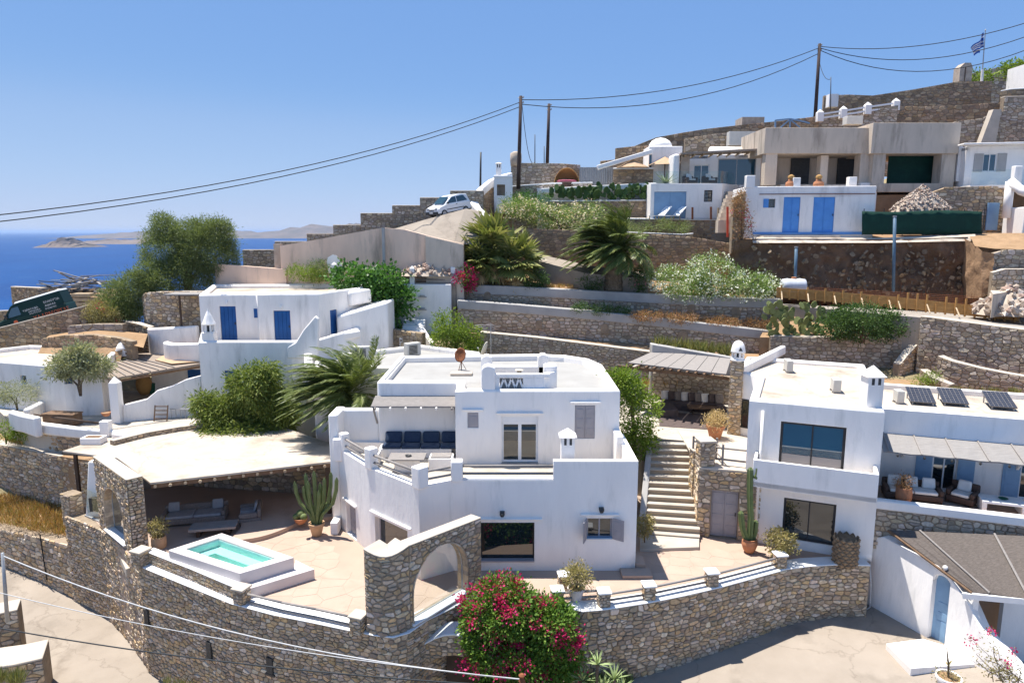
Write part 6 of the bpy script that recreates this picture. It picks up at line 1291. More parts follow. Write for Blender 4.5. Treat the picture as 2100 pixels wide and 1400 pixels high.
stone_wall('low stone edging curving along the back of the canopy roof', [gp(232, 905, 2.95, 2.2), gp(300, 888, 2.95, 2.2), gp(370, 876, 2.95, 2.2), gp(460, 866, 2.95, 2.2)], .26, .3, 40, cap=.05, capm='coping')
bent('white low wall joining the stone edging by the canopy', [G(226, 886, 3.1), G(262, 893, 3.0), G(300, 880, 3.0)], .3, 2.2)
pz0 = 5.05
ph = thing('reed_porch', 'patchy reed porch roof on white columns left of the blue-door house', 'porch', (-18, 37, 2.8))
rf = [G(204, 752, pz0), G(222, 777, pz0-.15), G(411, 745, pz0), G(411, 728, pz0+.1), G(330, 722, pz0+.1), G(250, 727, pz0+.1)]
m = MB(); m.prism([(p.x, p.y) for p in rf], [p.z-.1 for p in rf], [p.z for p in rf]); m.build('reed_roof', 'reed', ph)
m = MB(); q = [G(318, 738, pz0+.08), G(352, 746, pz0+.08), G(411, 741, pz0+.08), G(411, 722, pz0+.15), G(345, 724, pz0+.15)]; m.prism([(p.x, p.y) for p in q], [p.z-.03 for p in q], [p.z+.02 for p in q]); m.build('plywood_sheet', 'canvas_tan', ph)
for k in range(9): a = k/8; p, r_ = rf[0].lerp(rf[5], a), rf[1].lerp(rf[2], a*.7); m = MB(); m.beam(tuple(p+Vector((0, 0, .04))), tuple(r_+Vector((0, 0, .04))), .04); m.build('batten', 'wood_grey', ph)
m = MB(); m.beam(tuple(rf[1]-Vector((0, 0, .2))), tuple(rf[2]-Vector((0, 0, .2))), .1, .12); m.build('beam', 'wood_brown', ph)
p = G(246, 866, 2.8); m = MB(); m.box(p.x-.32, p.x+.14, p.y-.2, p.y+.25, 2.6, 5.0); m.add([(p.x-.32, p.y-.2, 5), (p.x+.14, p.y-.2, 5), (p.x+.14, p.y+.25, 5), (p.x-.32, p.y+.25, 5), (p.x-.09, p.y+.02, 5.35)], [(0, 1, 4), (1, 2, 4), (2, 3, 4), (3, 0, 4)]); m.build('column', 'plaster', ph)
m = MB(); p2 = G(228, 840, 2.8); m.box(p2.x-.2, p2.x+.2, p2.y-.2, p2.y+.2, 2.6, 4.85); m.build('column', 'plaster', ph, bevel=.04)
pw = [(252, 830), (300, 818), (322, 800), (350, 792), (380, 778), (411, 770), (411, 858), (252, 868)]
v0, v1 = (p.x, p.y), (X(411, 37.3, 800), 37.35); m = MB(); m.upright([tuple(V(a, b, v0, v1)) for a, b in pw], (.1, .99, 0), .3); m.build('wavy_wall', 'plaster_old', ph, bevel=.05)
m = MB(); m.box(X(300, 42.6), X(409, 42.6), 42.6, 42.9, 2.8, 4.9); m.build('back_wall', 'plaster_old', ph); m = MB(); m.box(X(376, 42.5), X(404, 42.5), 42.5, 42.59, 2.85, 4.7); m.build('door', 'blue_paint', ph)
c = G(297, 808, 2.8); o = thing('clay_jar', 'big rusty clay jar under the reed porch', 'jar', tuple(c)); m = MB(); m.lathe([(.25, 0), (.42, .3), (.48, .7), (.4, 1.05), (.28, 1.2), (.33, 1.3)], tuple(c), 16); m.build('body', 'straw', o, smooth=True)
c = G(311, 806, 2.8); o = thing('green_bin', 'green plastic bin beside the big clay jar', 'bin', tuple(c)); m = MB(); m.lathe([(.24, 0), (.29, .6)], tuple(c), 14); m.build('body', 'plastic_green', o); m = MB(); m.lathe([(.31, .6), (.31, .66), (.1, .7)], tuple(c), 14); m.build('lid', 'plastic_green', o)
def ladder(label, c, w_, h, ang, mat, n, name, cat):
    o = thing(name, label, cat, c, None, ang);
    for s in (-1, 1): m = MB(); m.beam((s*w_/2, 0, 0), (s*w_/2, .25, h), .05); m.build('rail', mat, o, local=True)
    for k in range(n): z = h*(k+.7)/n; m = MB(); m.beam((-w_/2+.03, .25*z/h, z), (w_/2-.03, .25*z/h, z), .045); m.build('rung', mat, o, local=True)
ladder('brown wooden folding frame leaning on the wavy white wall', tuple(G(329, 864, 2.8)), .7, .85, 0, 'wood_brown', 4, 'folding_frame', 'frame')
o = thing('metal_rack', 'low grey metal rack lying against the wavy wall', 'rack', tuple(G(376, 858, 2.8)))
c = o.location; m = MB(); m.tube([(c.x-.7, c.y, 3.35), (c.x+.7, c.y, 3.35)], .03, 6); m.build('rail', 'metal_grey', o)
for k in range(6): m = MB(); m.tube([(c.x-.65+.26*k, c.y, 2.8), (c.x-.65+.26*k, c.y, 3.35)], .02, 5); m.build('bar', 'metal_grey', o)
c = G(209, 845, 2.8); o = thing('iron_stool', 'small rusty iron table standing on the sunny patio', 'table', tuple(c)); m = MB(); m.lathe([(.2, 0), (.2, .03), (.04, .05), (.04, .75)], tuple(c), 8); m.build('stand', 'rust', o); m = MB(); m.lathe([(.24, .75), (.24, .79)], tuple(c), 10); m.build('table_top', 'metal_dark', o)
c = G(90, 818, 3.5); o = thing('pedestal', 'terracotta bird-bath pedestal on the white patio wall', 'pedestal', tuple(c)); m = MB(); m.lathe([(.16, 0), (.13, .1), (.11, .8), (.2, .85), (.2, .9)], tuple(c), 12); m.build('shaft', 'terracotta_pale', o, smooth=True); m = MB(); m.lathe([(.1, .9), (.13, 1.2), (.33, 1.28), (.33, 1.36), (.1, 1.38)], tuple(c), 14); m.build('basin', 'coping_white', o)
c = G(107, 806, 3.5); potted_bush('spiky plant in a wide terracotta bowl on the patio wall', tuple(c), .4, .38, [((0, 0, .55), (.3, .3, .25))], 'leaf_agave', 'bowl', 'terracotta', 20, 12, .07, .22, .2)
c = G(172, 795, 3.4); o = thing('potted_agave', 'dark agave rosette in a terracotta pot below the olive tree', 'potted plant', tuple(c)); pot(o, tuple(c), .27, .4, 'tall'); rosette(o, (c.x, c.y, c.z+.36), 16, .6, 'leaf_dark', 'blades', up=.85, seed=5)
bx_ = MB(); p = G(185, 806, 2.8); bx_.prism([g2(158, 806, 2.9), g2(214, 800, 2.9), g2(214, 785, 2.9), g2(160, 790, 2.9)], 2.4, 3.4); tag(bx_.build('planter_box', 'plaster', None, bevel=.05), 'white planter box holding the agave pot', 'planter')
c = G(82, 802, 2.8); o = thing('column_cactus', 'dark columnar cactus against the low white house wall', 'cactus', tuple(c))
for dx, h in ((0, 2.2), (.16, 1.7), (-.15, 1.4)): m = MB(); ribbed(m, [(c.x+dx, c.y, 2.8), (c.x+dx*1.3, c.y, 2.8+h*.6), (c.x+dx*1.2, c.y, 2.8+h), (c.x+dx*1.2, c.y, 2.9+h)], .1); m.build('stem', 'leaf_dark', o)
lh = thing('white_house', 'low white house with a pale flat roof at the left edge', 'house', (-26, 41, 2.5))
lp_ = [G(-70, 735, 5.6), G(128, 757, 5.45), G(205, 751, 5.6), G(242, 717, 5.6), G(215, 711, 5.6), G(62, 707, 5.6), G(-70, 722, 5.6)]
lp2 = [(p.x, p.y) for p in lp_]; hw_ = px_rect(lp2[0], lp2[1], 42, 770, 54, 787); hw2 = px_rect(lp2[1], lp2[2], 131, 762, 148, 787)
shell(lp2, 2, 5.6, .32, {0: [hw_], 1: [hw2]}, 'plaster_old', lh, bev=.12); m = MB(); m.prism(offset_poly(lp2, .28), 5.1, 5.34); m.build('roof', 'roof_white', lh)
window(lh, edge_frame(lp2[0], lp2[1]), hw_, 'pale_blue', cols=1, rec=.12, fw=.04); window(lh, edge_frame(lp2[1], lp2[2]), hw2, 'blue_paint', cols=1, rec=.12, fw=.05)
c = G(253, 728, 5.35); m = MB(); m.box(c.x-.35, c.x+.35, c.y-.25, c.y+.25, 5.3, 5.75); m.build('chimney', 'plaster', lh, bevel=.05); m = MB(); m.lathe([(.36, 0), (.38, .08), (.22, .35), (.05, .5)], (c.x, c.y, 5.75), 10); m.build('chimney_cap', 'plaster', lh)
# ================================================================ WHITE WALL AND REED ROOF, lower right
wA, wB = g2(1790, 1243, -2.05), g2(1960, 1345, -2.2)
wdir = (Vector(wB)-Vector(wA)).normalized(); wC = tuple(Vector(wB)+wdir*5)
tops = [(1790, 1103), (1812, 1100), (1835, 1113), (1880, 1135), (1922, 1160), (1950, 1186), (1968, 1212), (1988, 1240), (2010, 1290), (2040, 1325), (2075, 1362), (2110, 1410)]
tp = [V(a, b, wA, wB) for a, b in tops]
wn_ = Vector((-wdir.y, wdir.x, 0)); wn_ = wn_ if wn_.x > 0 else -wn_
fr = (Vector(wA), wdir, -Vector((wn_.x, wn_.y)))
dr_ = [((Vector((V(a, 1260, wA, wB).x, V(a, 1260, wA, wB).y))-Vector(wA)).dot(wdir)) for a in (1906, 1944)]; d0, d1 = min(dr_), max(dr_); dzb = -2.2; dzt = V(1927, 1178, wA, wB).z; dsp = dzt-(d1-d0)/2
ww_ = thing('white_boundary_wall', 'sweeping white boundary wall with an arched blue door', 'wall', (*wA, -2.2)); m = MB(); T_ = .55
us = [(Vector((p.x, p.y))-Vector(wA)).dot(wdir) for p in tp]; zs2 = [p.z for p in tp]
allu = sorted(set([round(u, 4) for u in us]+[round(d0+(d1-d0)*k/12, 4) for k in range(13)]+[us[-1]+.2])); ftop = lambda u: float(np.interp(u, us, zs2))
P3 = lambda u, d, z: (wA[0]+wdir.x*u+wn_.x*d, wA[1]+wdir.y*u+wn_.y*d, z)
def asp(u): c = (d0+d1)/2; hw = (d1-d0)/2; return dsp+sqrt(max(0, hw*hw-(u-c)**2))
idx = {}; vv = []; ff = []
def vid(p):
    k = tuple(round(x, 4) for x in p)
    if k not in idx: idx[k] = len(vv); vv.append(k)
    return idx[k]
def slab(a, c, la, lc, ha, hc, low_face):
    q = [P3(a, 0, la), P3(c, 0, lc), P3(c, T_, lc), P3(a, T_, la), P3(a, 0, ha), P3(c, 0, hc), P3(c, T_, hc), P3(a, T_, ha)]; i = [vid(p) for p in q]
    ff.append((i[0], i[1], i[5], i[4])); ff.append((i[3], i[2], i[6], i[7])); ff.append((i[4], i[5], i[6], i[7]))
    if low_face: ff.append((i[0], i[3], i[2], i[1]))
for a, c in zip(allu, allu[1:]):
    inside = d0-1e-3 <= a and c <= d1+1e-3
    slab(a, c, asp(a) if inside else -3, asp(c) if inside else -3, ftop(a), ftop(c), inside)
for u in (d0, d1): ff.append(tuple(vid(P3(u, d, z)) for d, z in ((0, -3), (T_, -3), (T_, asp(u)), (0, asp(u)))))
ff.append(tuple(vid(P3(0, d, z)) for d, z in ((0, -3), (T_, -3), (T_, ftop(0)), (0, ftop(0)))))
m.add(vv, ff); o = m.build('wall', 'plaster', ww_); bm = bmesh.new(); bm.from_mesh(o.data); bmesh.ops.recalc_face_normals(bm, faces=bm.faces); bm.to_mesh(o.data); bm.free()
b = o.modifiers.new('bevel', 'BEVEL'); b.width = .12; b.segments = 3; b.limit_method = 'ANGLE'; b.angle_limit = radians(50); o.data.polygons.foreach_set('use_smooth', [True]*len(o.data.polygons))
m = MB(); m.upright([P3(u, .22, z) for u, z in [(d0, -2.3)]+[(d0+(d1-d0)*k/12, asp(d0+(d1-d0)*k/12)) for k in range(13)]+[(d1, -2.3)]], (wn_.x, wn_.y, 0), .05); o = m.build('door', 'pale_blue', ww_)
for z in (-2.1, -1.25, -.85): m = MB(); m.hexa([P3(d0+.15, .205, z), P3(d1-.15, .205, z), P3(d1-.15, .221, z), P3(d0+.15, .221, z)]+[P3(d0+.15, .205, z+.28+(.5 if z < -2 else 0)), P3(d1-.15, .205, z+.28+(.5 if z < -2 else 0)), P3(d1-.15, .221, z+.28+(.5 if z < -2 else 0)), P3(d0+.15, .221, z+.28+(.5 if z < -2 else 0))]); m.build('door_panel', 'pale_blue', o, bevel=.01, seg=1)
m = MB(); q = P3((d0+d1)/2, .1, asp((d0+d1)/2)+.3); m.lathe([(.03, -.12), (.09, 0), (.08, .06), (.02, .1)], q, 10); m.build('finial', 'plaster', ww_, smooth=True)
m = MB(); m.prism([g2(1817, 1320, -2.05), g2(1868, 1371, -2.05), g2(2000, 1362, -2.05), g2(1958, 1330, -2.05), g2(1892, 1310, -2.05)], -2.7, -2.02); tag(m.build('doorstep_slab', 'plaster', None, bevel=.02), 'white doorstep slab in front of the arched blue door', 'slab')
k = MB(); k.tube([G(1781, 1150, .0)+Vector((0, -.1, 0)), G(1783, 1200, -1)+Vector((0, -.1, 0)), G(1780, 1240, -2)+Vector((0, -.15, 0)), G(1770, 1246, -2.1)+Vector((0, -.15, 0))], .035, 6); tag(k.build('drain_pipe', 'cable_pale', None, smooth=True), 'pale drain pipe where stone wall meets white wall', 'pipe')
rp_ = thing('reed_pergola', 'wide brown reed pergola roof at the lower right', 'pergola', (17, 22, -2)); RZ = 1.0
ra, rb, rc, rd_ = G(1826, 1088, 1.4), G(1998, 1216, .4), G(2180, 1234, 1.0), G(2180, 1104, 2.0)
m = MB(); nn_ = 14
for k in range(nn_):
    a, b = k/nn_, (k+1)/nn_; p0_, p1_, q0_, q1_ = ra.lerp(rd_, a), ra.lerp(rd_, b), rb.lerp(rc, a), rb.lerp(rc, b); z = lambda t: .025*sin(t*9)
    m.hexa([(q0_.x, q0_.y, q0_.z-.03+z(a)), (q1_.x, q1_.y, q1_.z-.03+z(b)), (p1_.x, p1_.y, p1_.z-.03), (p0_.x, p0_.y, p0_.z-.03), (q0_.x, q0_.y, q0_.z+.04+z(a)), (q1_.x, q1_.y, q1_.z+.04+z(b)), (p1_.x, p1_.y, p1_.z+.04), (p0_.x, p0_.y, p0_.z+.04)])
m.build('reed_mat', 'reed_dark', rp_)
for t_ in (.18, .62): p, q = ra.lerp(rd_, t_)+Vector((0, 0, .08)), rb.lerp(rc, t_)+Vector((0, 0, .08)); m = MB(); m.tube([p, q], .04, 6); m.build('batten', 'wood_grey', rp_)
m = MB(); m.tube([ra+Vector((-.1, 0, .02)), rb+Vector((-.1, 0, .02))], .05, 6); m.build('edge_pole', 'wood_brown', rp_)
m = MB(); m.beam(tuple(rb+Vector((-.3, .15, -.16))), tuple(rc+Vector((0, .15, -.16))), .14, .2); m.build('beam', 'frame_white', rp_)
for k in range(5): p = rb.lerp(rc, .12+.2*k)+Vector((0, .05, -.16)); m = MB(); m.tube([p, p+Vector((0, 3.5, .1))], .06, 8); m.build('log_end', 'wood_brown', rp_)
m = MB(); p = rb.lerp(rc, .06); m.box(p.x-.1, p.x+.1, p.y+.1, p.y+.28, -3.5, p.z-.26); m.build('post', 'frame_white', rp_)
fl_ = MB(); fl_.prism([(15.2, 26.2), (wC[0]+.3, wC[1]), (30, 14), (30, 24)], -4, -2.9); struct('yard', fl_, 'plaster_grey')
m = MB(); m.box(18.2, 28, 23.4, 23.6, -3, 1.2); tag(m.build('white_wall', 'plaster', None), 'white back wall in the shade of the reed pergola', 'wall')
m = MB(); c = G(2035, 1330, -1.6); o = thing('shell_chair', 'white shell chair on wire legs under the reed pergola', 'chair', (c.x, c.y, -2.25)); m.lathe([(.12, .42), (.24, .46), (.28, .6), (.27, .78), (.25, .78), (.26, .6), (.2, .5), (.05, .47)], (c.x, c.y, -2.25), 14); m.build('seat', 'frame_white', o, smooth=True)
for k in range(4): m = MB(); t_ = pi/4+k*pi/2; m.tube([(c.x+.1*cos(t_), c.y+.1*sin(t_), -1.82), (c.x+.25*cos(t_), c.y+.25*sin(t_), -2.25)], .015, 5); m.build('leg', 'metal_dark', o)
# ================================================================ UPPER HILL HOUSES
fh = thing('white_house', 'small white house with sky-blue doors above the excavation', 'house', (20, 49, 13))
f0_, f1_ = D(1526, 470, 48.3), D(1790, 475, 47.6); fpl = [(f0_.x, f0_.y), (f1_.x, f1_.y), (f1_.x+.3, 52.5), (f0_.x+.4, 52.5)]; fzt = D(1650, 382, 48).z; fzb = 12.6
hF = [px_rect(fpl[0], fpl[1], *r) for r in ((1576, 408, 1590, 426), (1606, 404, 1640, 473), (1667, 404, 1711, 473))]
hF[1] = (*hF[1][:2], 12.95, hF[1][3]); hF[2] = (*hF[2][:2], 12.95, hF[2][3]); hF[0] = hF[0]
shell(fpl, fzb-.8, fzt, .3, {0: hF}, 'plaster_old', fh, bev=.05); m = MB(); m.prism(offset_poly(fpl, .2), fzt-.35, fzt-.12); m.build('roof', 'concrete', fh)
ff_ = edge_frame(fpl[0], fpl[1]); board_door(fh, ff_, hF[1], 'sky_paint', rec=.08, boards=2, panels=3); board_door(fh, ff_, hF[2], 'sky_paint', rec=.08, boards=2, panels=3, label='wide pair of sky-blue doors')
m = MB(); m.fbox(ff_, hF[0][0], hF[0][1], -.2, -.19, hF[0][2], hF[0][3]); o = m.build('window', 'window_glass', fh); m = MB(); m.fbox(ff_, hF[0][0]-.35, hF[0][0]-.01, .01, .05, hF[0][2], hF[0][3]); m.build('shutter', 'sky_paint', o)
m = MB(); m.fbox(ff_, .9, 8.6, .01, .04, fzt-.55, fzt-.5); m.build('moulding', 'rust', fh)
m = MB(); m.fbox(ff_, .6, 9.0, .005, .12, 12.82, 12.95); m.build('plinth_band', 'sky_paint', fh)
for px, w_, hgt in ((1540, .6, .75), (1635, .5, .6), (1750, .55, .65)): p = D(px, 378, 48.2); m = MB(); m.box(p.x-w_/2, p.x+w_/2, 48.25, 48.7, fzt-.1, fzt+hgt); m.build('roof_post', 'plaster_old', fh, bevel=.03)
for k, (px0, px1) in enumerate(((1545, 1800), (1560, 1725))):
    a, b = D(px0, 480, 47.5), D(px1, 484, 46.9); m = MB(); m.box(a.x, b.x, 46.6+.35*k, 48.2, 12.2, 12.55+.16*k); m.build('step', 'concrete', fh, bevel=.02)
for px, lb in ((1605, 'clay urn with yellow top on the sky-blue house roof, left'), (1662, 'clay urn with tufted top beside the roof post, right')):
    c = D(px+17, 372, 48.6); o = thing('clay_urn', lb, 'urn', (c.x, 48.6, fzt-.12)); m = MB(); m.lathe([(.22, 0), (.36, .2), (.33, .42), (.16, .55), (.2, .62)], (c.x, 48.6, fzt-.12), 14); m.build('body', 'terracotta', o, smooth=True); m = MB(); m.lathe([(.1, .6), (.22, .72), (.2, .86), (.06, .95)], (c.x, 48.6, fzt-.12), 12); m.build('top', 'straw', o, smooth=True)
gh = thing('white_house', 'modern white house with glass balcony rail and grey sliding door', 'house', (14, 55, 14))
g0, g1 = D(1333, 450, 54.3), D(1478, 450, 54); g3 = D(1524, 440, 51.5); zt = D(1400, 376, 54).z; gpl = [(g0.x, g0.y), (g1.x, g1.y), (D(1520, 430, 56).x, 56.5), (g0.x, 58)]
hG = [px_rect(gpl[0], gpl[1], 1341, 393, 1407, 450), px_rect(gpl[0], gpl[1], 1444, 390, 1461, 414)]
shell(gpl, 13, zt, .3, {0: hG}, 'plaster', gh, bev=.04); m = MB(); m.prism(offset_poly(gpl, .1), zt-.25, zt-.06); m.build('deck', 'roof_grey', gh); fg = edge_frame(gpl[0], gpl[1])
board_door(gh, fg, hG[0], 'pale_blue', rec=.1, boards=2, handle=False, label='wide grey-blue sliding door'); window(gh, fg, hG[1], 'frame_dark', cols=1, rows=3, rec=.1)
m = MB(); m.fbox(fg, .2, (Vector(gpl[1])-Vector(gpl[0])).length-.05, -.2, -.185, zt, zt+.95); m.build('glass_rail', 'clear_glass', gh)
m = MB(); a, b = gpl[1], gpl[2]; fr2 = edge_frame(a, b); m.fbox(fr2, 0, 2.5, -.2, -.185, zt, zt+.95); m.build('glass_rail', 'clear_glass', gh)
up2 = [(X(1395, 57, 340), 57.2), (X(1560, 56, 340), 56), (X(1575, 60, 340), 60), (X(1395, 60, 340), 60)]; zt2 = D(1450, 318, 57).z
hG2 = [px_rect(up2[0], up2[1], 1422, 338, 1454, 373), px_rect(up2[0], up2[1], 1472, 325, 1550, 378)]; hG2 = [(h[0], h[1], zt, h[3]) for h in hG2]
shell(up2, zt-.2, zt2, .3, {0: hG2}, 'plaster', gh, bev=.05, name='upper_wall'); fg2 = edge_frame(up2[0], up2[1]); window(gh, fg2, hG2[0], 'frame_white', 'window_blue', cols=2, rec=.1); window(gh, fg2, hG2[1], 'metal_grey', 'window_blue', cols=2, rec=.1)
m = MB(); m.prism(up2, zt2-.3, zt2-.1); m.build('roof', 'roof_grey', gh)
m = MB(); a, b = D(1395, 314, 55.2), D(1565, 304, 54.6); m.beam((a.x, 55.4, zt2-.15), (b.x, 54.9, zt2+.12), 1.6, .14); m.build('pergola_roof', 'reed', gh)
for k in range(9): p = Vector((a.x, 54.9, zt2-.28)).lerp(Vector((b.x, 54.3, zt2-.02)), (k+.5)/9); m = MB(); m.tube([p, p+Vector((.2, 2, 0))], .07, 6); m.build('log_beam', 'wood_pale', gh)
m = MB(); p = D(1404, 350, 55.6); m.box(p.x-.35, p.x+.35, 55.5, 56.1, zt, zt2-.1); m.build('stone_pier', 'rubble', gh)
m = MB(); p = D(1386, 345, 55.3); m.box(p.x-.25, p.x+.3, 55.2, 57, zt-.1, zt2-.1); m.build('side_wall', 'plaster', gh, bevel=.2, seg=4)
m = MB(); a, b = D(1456, 300, 58), D(1524, 300, 58); r_ = .55; pts = [(a.x, 58, a.z-.6), (b.x, 58, a.z-.6)]; m.tube(pts, r_, 16); m.build('barrel_vault', 'plaster', gh, smooth=True)
p = D(1533, 294, 58); m = MB(); m.lathe([(.35, -1), (.36, .1), (.2, .4), (.04, .5)], (p.x+.1, 58, p.z), 12); m.build('chimney', 'plaster', gh, smooth=True)
m = MB(); p = D(1520, 283, 60); m.box(p.x-1, p.x+1.2, 60, 60.8, p.z-.6, p.z+.55); m.build('air_unit', 'ac_beige', gh)
dm = thing('domed_block', 'white block with a shallow dome beside the straw parasols', 'dome', (13, 58, 16)); a, b = D(1331, 300, 58), D(1400, 300, 58); zd = a.z; m = MB(); m.box(a.x, b.x, 58, 60.5, 15.5, zd); m.build('block', 'plaster', dm, bevel=.05)
m = MB(); rr = (b.x-a.x)*.36; m.lathe([(rr, 0), (rr*.95, .25), (rr*.75, .55), (rr*.4, .75), (.05, .82)], ((a.x+b.x)/2-.2, 59.2, zd), 18); m.build('dome', 'plaster', dm, smooth=True)
m = MB(); p = D(1334, 330, 57.9); m.box(p.x-.1, p.x+.1, 57.95, 58.05, p.z-.5, p.z+.5); m.build('window', 'window_blue', dm)
m = MB(); a, b = D(1225, 344, 57.5), D(1337, 311, 57.5); m.beam(tuple(a), tuple(b), .5, .35); tag(m.build('stair_parapet', 'plaster', None, bevel=.05), 'slanting white stair parapet left of the domed block', 'parapet')
ub_ = thing('concrete_building', 'unfinished bare concrete building with dark openings', 'building', (30, 54, 15)); cy = 52.6
def CB(px0, py0, px1, py1, y0, y1, nm='concrete_frame', mat='concrete', bev=.02):
    a, b = D(px0, py1, y0), D(px1, py0, y0); m = MB(); m.box(a.x, b.x, y0, y1, a.z, b.z); return m.build(nm, mat, ub_, bevel=bev)
CB(1567, 262, 1790, 315, cy, 58, 'roof_beam'); CB(1786, 252, 1972, 315, cy-.6, 58, 'roof_beam')
CB(1786, 312, 1818, 390, cy-.45, cy+1.0, 'column'); CB(1925, 312, 1962, 392, cy-.45, cy+.6, 'column'); CB(1567, 315, 1595, 380, cy+.1, cy+.9, 'column'); CB(1680, 318, 1700, 380, cy+.5, cy+1.2, 'column'); CB(1760, 312, 1786, 390, cy+.05, cy+1, 'column')
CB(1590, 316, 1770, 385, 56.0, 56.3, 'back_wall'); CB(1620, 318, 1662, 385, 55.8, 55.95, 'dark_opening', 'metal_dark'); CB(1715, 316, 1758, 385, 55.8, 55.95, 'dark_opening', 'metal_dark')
CB(1818, 313, 1928, 380, cy+1.2, cy+1.25, 'green_net_screen', 'net_green', 0); CB(1800, 376, 1940, 394, cy-.5, cy+1.3, 'sill', 'concrete')
CB(1600, 378, 1770, 394, cy+.4, 57, 'floor_slab', 'concrete')
m = MB(); q = [D(1972, 252, cy-.6), D(1975, 262, cy-.6), D(1990, 290, cy-.6), D(1972, 312, cy-.6)]; CB(1960, 300, 1975, 372, cy-.4, cy+2, 'side_wall', 'plaster_old')
CB(1760, 375, 1800, 440, cy-.3, cy+.2, 'stair_wall', 'plaster_old')
ih = thing('white_house', 'white house with grey shutters and glass rail at the right edge', 'house', (36, 51, 16)); i0, i1 = D(1975, 380, 51.5), D(2160, 380, 50.5); zi0, zi1 = D(2040, 382, 51).z, D(2040, 298, 51).z; ipl = [(i0.x, i0.y), (i1.x, i1.y), (i1.x, 56), (i0.x+.5, 56)]
hI = px_rect(ipl[0], ipl[1], 2016, 315, 2044, 352)
shell(ipl, zi0-.3, zi1, .3, {0: [hI]}, 'plaster', ih, bev=.05); fi = edge_frame(ipl[0], ipl[1]); o = window(ih, fi, hI, 'frame_white', 'window_blue', cols=2, rec=.1)
for a, b in ((hI[0]-.62, hI[0]-.02), (hI[1]+.02, hI[1]+.62)): s = MB(); s.fbox(fi, a, b, .01, .05, hI[2], hI[3]); s.build('shutter', 'plaster_grey', o)
m = MB(); m.prism(ipl, zi1-.3, zi1-.1); m.build('roof', 'roof_grey', ih); m = MB(); m.fbox(fi, -.6, 6.5, -.1, .9, zi1+.0, zi1+.12); m.build('eave', 'plaster', ih, bevel=.03)
dk_ = D(2040, 376, 49.3); m = MB(); m.fbox(fi, -.2, 6.5, 1.6, 1.615, dk_.z-.1, dk_.z+1.0); m.build('glass_rail', 'clear_glass', ih); m = MB(); m.fbox(fi, -.3, 6.5, -.3, 1.8, dk_.z-.3, dk_.z-.1); m.build('balcony', 'plaster', ih)
m = MB(); p = D(2080, 380, 48.8); m.box(p.x-.2, p.x+.35, 48.6, 49, p.z-.3, p.z+1.3); m.build('post', 'plaster', ih, bevel=.05)
stone_wall('stone wall with a pale blue door below the right edge house', [wp(1900, 398, 50.2, 12), wp(1940, 384, 49.9, 12), wp(2075, 380, 49.4, 12)], .38, .5, 90, STONE_TONES)
m = MB(); a, b = D(2020, 472, 49.35), D(2050, 416, 49.35); m.box(a.x, b.x, 49.3, 49.4, a.z, b.z); tag(m.build('blue_door', 'pale_blue', None, bevel=.01), 'pale blue metal door in the upper stone wall', 'door')
m = MB(); a = D(2085, 480, 47.5); m.box(a.x, a.x+4, 47, 49, 11, D(2085, 425, 47.5).z); tag(m.build('white_wall', 'plaster', None, bevel=.04), 'white rendered wall block at the right edge beside the blue door', 'wall')
m = MB(); a, b, c_ = D(2072, 372, 48.4), D(2095, 392, 47.6), D(2120, 400, 47); m.tube([a, b, c_], .3, 8); m.tube([a, a+Vector((0, 0, -2.5))], .28, 8); tag(m.build('stair_parapet', 'plaster', None, smooth=True), 'rounded white stair parapet at the far right', 'parapet')
# ================================================================ HILLTOP AND ROAD
def pad(name, pts, zb, mat): b = MB(); b.prism([(p[0], p[1]) for p in pts], zb, [p[2] for p in pts]); return struct(name, b, mat)
pad('house_pad', [(X(1510, 47.8), 47.9, 12.5), (X(1800, 47.6), 47.6, 12.55), (X(2010, 47.4), 47.4, 12.6), (X(2200, 46), 46, 12.7), (44, 52.5, 12.9), (18, 52.5, 12.9)], 8, 'earth')
pad('house_pad', [(X(1270, 54.8), 54.7, 14.05), (X(1500, 53.4), 53.4, 14.0), (X(1560, 53), 53, 14.0), (24, 62, 14.5), (9, 62, 14.5)], 9, 'road_grey')
pad('house_pad', [(X(1560, 52.6), 52.7, 15.6), (X(1980, 52), 52.2, 15.8), (46, 52, 16), (46, 64, 17), (21, 64, 17)], 11, 'earth')
def rough_face(name, top, bot, mat, nu=60, nv=14, amp=.35, seed=1, over=0):
    R = random.Random(seed); vs = []
    for i in range(nu+1):
        a = i/nu*(len(top)-1); k = min(int(a), len(top)-2); t = a-k; A, B = Vector(top[k]).lerp(Vector(top[k+1]), t), Vector(bot[k]).lerp(Vector(bot[k+1]), t)
        for j in range(nv+1):
            b = j/nv; p = A.lerp(B, b); f = sin(pi*min(1, b*1.15))*amp+.05; q = mn.noise(p*.55)*1.6+mn.noise(p*1.7)*.7+mn.noise(p*5)*.22; vs.append((p.x+mn.noise(p*1.3)*f*.3, p.y+q*f+over*sin(pi*b), p.z+mn.noise(p*2)*f*.3*(0 < j < nv)))
    m = MB(); m.add(vs, [(i*(nv+1)+j, i*(nv+1)+j+1, (i+1)*(nv+1)+j+1, (i+1)*(nv+1)+j) for i in range(nu) for j in range(nv)]); return struct(name, m, mat, smooth=True)
ecut = rough_face('earth_cut', [tuple(D(a, b, y)) for a, b, y in ((1505, 495, 46.9), (1545, 490, 46.6), (1700, 492, 46.5), (1860, 490, 46.3), (1985, 486, 46.2))], [tuple(D(a, b, y)) for a, b, y in ((1490, 600, 46.4), (1545, 612, 46.2), (1700, 618, 46), (1860, 622, 46), (1990, 625, 45.8))], 'earth_dark', 150, 30, amp=.35, seed=3, over=.25)
R = random.Random(21); lm = MB()
